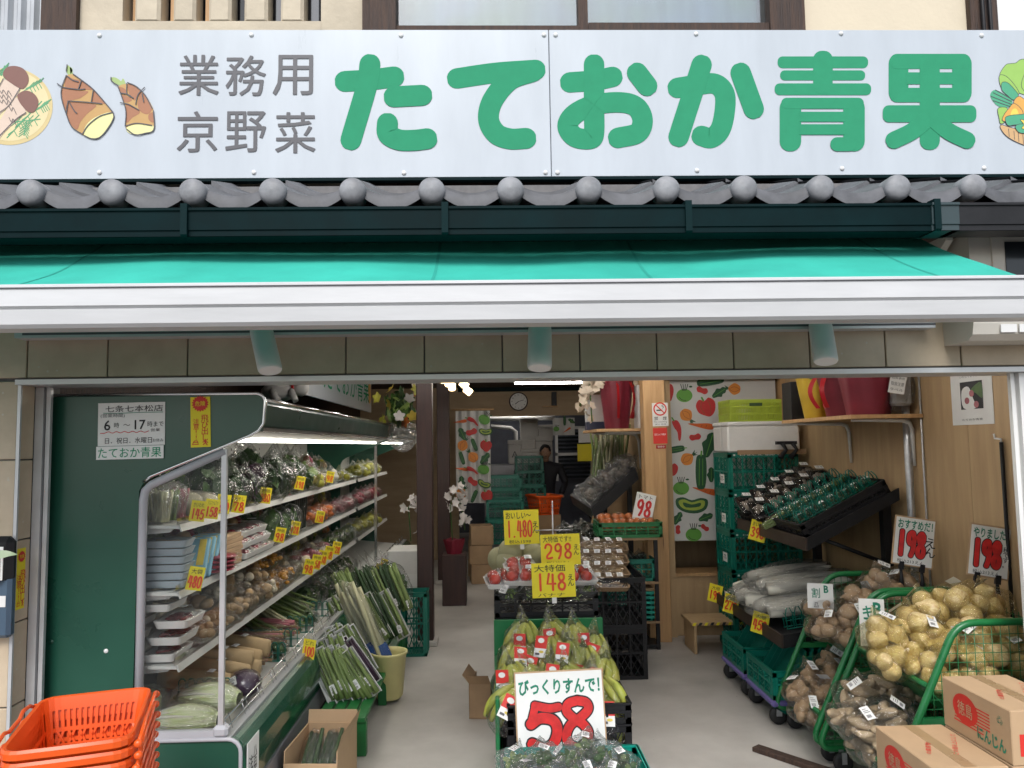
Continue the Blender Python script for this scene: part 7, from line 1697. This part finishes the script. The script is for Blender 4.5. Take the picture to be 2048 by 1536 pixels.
# crates, boxes and pipes around the person
n = 0
for (px0,py0,px1,py1,y) in ((1040,838,1075,875,12.6),(1075,850,1105,880,12.7),(1016,880,1042,927,12.4),(1041,875,1070,898,12.5),(1041,898,1076,928,12.3),(1070,872,1104,925,12.6)):
    a_,b_ = PY(px0,py0,y), PY(px1,py1,y)
    t = thing('styrofoam_box', f'white styrofoam box in the pile behind the person, {["topmost","upper right","lower left","middle","front lower","right lower"][n]} one','box',((a_.x+b_.x)/2,y,b_.z),None,'styrofoam boxes in the back room'); part('box', MB().bbox((0,0,(a_.z-b_.z)*.4),(b_.x-a_.x,.3,(a_.z-b_.z)*.8),.01), K['foam'], t); part('lid', MB().bbox((0,0,(a_.z-b_.z)*.9),(b_.x-a_.x+.01,.31,(a_.z-b_.z)*.19),.008), K['foam'], t)
    if n in (2,4): obj('lettering', text_mesh(['','','A','','京都'][n], K['greyink'], .01, None, .10), t, (0,-.152,(a_.z-b_.z)*.4))
    n += 1
tag(part('back_counter', MB().box((-.1,12.2,0),(1.0,12.9,PY(1060,928,12.4).z-.005)), mat('grey_steel_counter', (.3,.3,.32), .4, .4), None), 'grey steel counter under the styrofoam boxes', 'counter')
pi_ = thing('ceiling_pipe','white drain pipe bending down in the back room','pipe',(0,0,0)); a_,b_ = PY(982,852,12.9), PY(1022,856,12.9)
part('pipe', MB().tube([a_,b_,(b_.x+.08,12.9,b_.z-.06),(b_.x+.08,12.9,.5)],.035,10), K['white'], pi_); part('upper_pipe', MB().cyl(PY(960,838,12.9),PY(1110,836,12.9),.04,n=10), K['white'], pi_)
wn = thing('rear_window','dark louvred window with white frame in the back room','window',PY(1155,905,13.8))
part('frame', MB().box((-.4,-.02,.42),(.4,.02,.47)).box((-.4,-.02,-.05),(.4,.02,0)).box((-.4,-.02,-.5),(-.35,.02,.47)).box((.35,-.02,-.5),(.4,.02,.47)), K['white'], wn)
lm = MB()
for k in range(12): lm.box((-.35,.0,-.45+.07*k),(.35,.012,-.41+.07*k))
part('louvre', lm, K['darkglass'], wn)
n = 0
for (px,py,y,w,h) in ((1008,985,10.0,.44,.22),(1008,1013,9.9,.44,.24),(1010,1045,9.8,.46,.3),(1010,1085,9.7,.48,.3),(1058,945,11.2,.40,.24),(1058,975,11.1,.42,.24),(1060,1010,10.6,.42,.28)):
    p = PY(px,py,y); crate(f'teal crate piled in the rear aisle, {NTH[n]} of seven', (p.x,y,max(.0,p.z)), m='crate', w=w, d=.34, h=h, group='teal crates in the rear aisle'); n += 1
rb = PY(1088,1012,10.2); tag(obj('shopping_basket', bk, None, (rb.x,10.2,rb.z-.1), (0,0,.3), 1.15), 'orange-red basket standing before the person at the back', 'shopping basket')
tag(part('basket_stand', MB().box((-.2,-.2,0),(.2,.2,rb.z-.1)), K['card2'], None, loc=(rb.x,10.2,0)), 'brown box stack under the orange-red basket at the back', 'box')
for k in range(6):
    bag_leafy(6.9+.1*k,.35+.05*(k%3),.62,.07,f'pale bag standing behind the 1480 card, {NTH[k]} from the front',('stemw','petalw'),k%3)
for k in range(2): crate(f'crate under the pale bags behind the melons, {["lower","upper"][k]} one',(.42,7.1,.31*k), m='crate', w=.5, d=.5, h=.30, group='teal crates in the rear aisle')
for k in range(5):
    tag(part('brown_carton', MB().bbox((0,0,.11),(.26,.34,.215),.004), K['card2'], None, loc=(-.12-.03*(k//3),9.2+.5*(k//3),.22*(k%3)), rot=(0,0,U(-.1,.1))), f'brown carton stacked left of the rear aisle, {NTH[k]} of five', 'carton', 'brown cartons in the rear aisle')
wb = thing('waste_bag','yellow paper and green board leaning in the back right','board',PY(1172,905,10.8)); part('card', MB().box((-.12,0,-.12),(.08,.01,.12)), K['yellow'], wb); part('sheet', MB().box((-.10,.0,.14),(.12,.01,.34)), K['paper'], wb)
# ---- person at the back
pe = thing('person','person in dark jacket standing behind the crates at the back, looking down','person',(0,0,0))
hp = PY(1090,905,11.5)
def skinned(name, chain, edges, mat_, parent, sub=2):
    me = bpy.data.meshes.new(name); me.from_pydata([c[0] for c in chain], edges, []); o = bpy.data.objects.new(name, me); COL.objects.link(o)
    m1 = o.modifiers.new('skin','SKIN'); m1.use_smooth_shade = True
    for i,c in enumerate(chain):
        s_ = me.skin_vertices[0].data[i]; s_.radius = c[1] if isinstance(c[1],tuple) else (c[1],c[1]); s_.use_root = (i == 0)
    m2 = o.modifiers.new('sub','SUBSURF'); m2.levels = sub; m2.render_levels = sub
    bpy.context.view_layer.update()
    e = bpy.data.meshes.new_from_object(o.evaluated_get(bpy.context.evaluated_depsgraph_get())); bpy.data.objects.remove(o)
    e.materials.clear(); e.materials.append(mat_)
    for p_ in e.polygons: p_.use_smooth = True
    return obj(name, e, parent)
px_, pz_ = hp.x, hp.z
navy = mat('navy_jacket', (.012,.013,.02), .7, var=.3)
ch = [((px_,11.5,pz_-.62),(.15,.11)),((px_,11.49,pz_-.42),(.15,.11)),((px_+.01,11.47,pz_-.24),(.17,.12)),((px_,11.45,pz_-.13),(.075,.075)),((px_-.20,11.46,pz_-.22),.075),((px_-.27,11.44,pz_-.46),.055),((px_-.18,11.28,pz_-.62),.045),((px_+.21,11.46,pz_-.22),.075),((px_+.29,11.42,pz_-.45),.055),((px_+.20,11.22,pz_-.60),.045),((px_-.09,11.5,pz_-.85),.10),((px_-.10,11.48,.5),.075),((px_-.10,11.5,.06),.06),((px_+.09,11.5,pz_-.85),.10),((px_+.10,11.48,.5),.075),((px_+.10,11.5,.06),.06)]
skinned('body', ch, [(0,1),(1,2),(2,3),(2,4),(4,5),(5,6),(2,7),(7,8),(8,9),(0,10),(10,11),(11,12),(0,13),(13,14),(14,15)], navy, pe)
hd = MB().ball((px_,11.42,pz_),(.074,.088,.105),3,.03,2,1,M=Euler((R(18),0,0)).to_matrix()); hd.ball((px_,11.325,pz_-.01),(.013,.02,.02),2); hd.cyl((px_,11.46,pz_-.14),(px_,11.43,pz_-.04),.05,n=12)
for s in (-1,1): hd.ball((px_+s*.075,11.43,pz_-.005),(.012,.02,.028),2)
part('head', hd, K['skin'], pe)
fc = MB()
for s in (-1,1): fc.ball((px_+s*.028,11.342,pz_+.012),(.010,.006,.005),2)
fc.ball((px_,11.345,pz_-.055),(.022,.006,.005),2); part('face_features', fc, K['ink'], pe)
part('hair', MB().ball((px_,11.44,pz_+.035),(.084,.098,.092),3,.14,5,3,fn=lambda q: Vector((q.x,q.y,max(q.z,-.25)))), K['ink'], pe)
for s in (-1,1):
    hb = Vector((px_+(-.18 if s<0 else .20),11.28 if s<0 else 11.22,pz_-(.62 if s<0 else .60)))
    h_ = MB().ball(hb+Vector((0,-.05,-.01)),(.034,.05,.018),2)
    for k in range(4): h_.tube([hb+Vector((-.026+.017*k,-.09,-.01)),hb+Vector((-.027+.018*k,-.125+.006*abs(k-1.5),-.02)),hb+Vector((-.027+.018*k,-.14+.008*abs(k-1.5),-.04))],[.009,.0085,.007],6)
    h_.tube([hb+Vector((-.03*s,-.04,-.01)),hb+Vector((-.045*s,-.075,-.02)),hb+Vector((-.04*s,-.10,-.03))],[.011,.010,.008],6); part('hand', h_, K['skin'], pe)
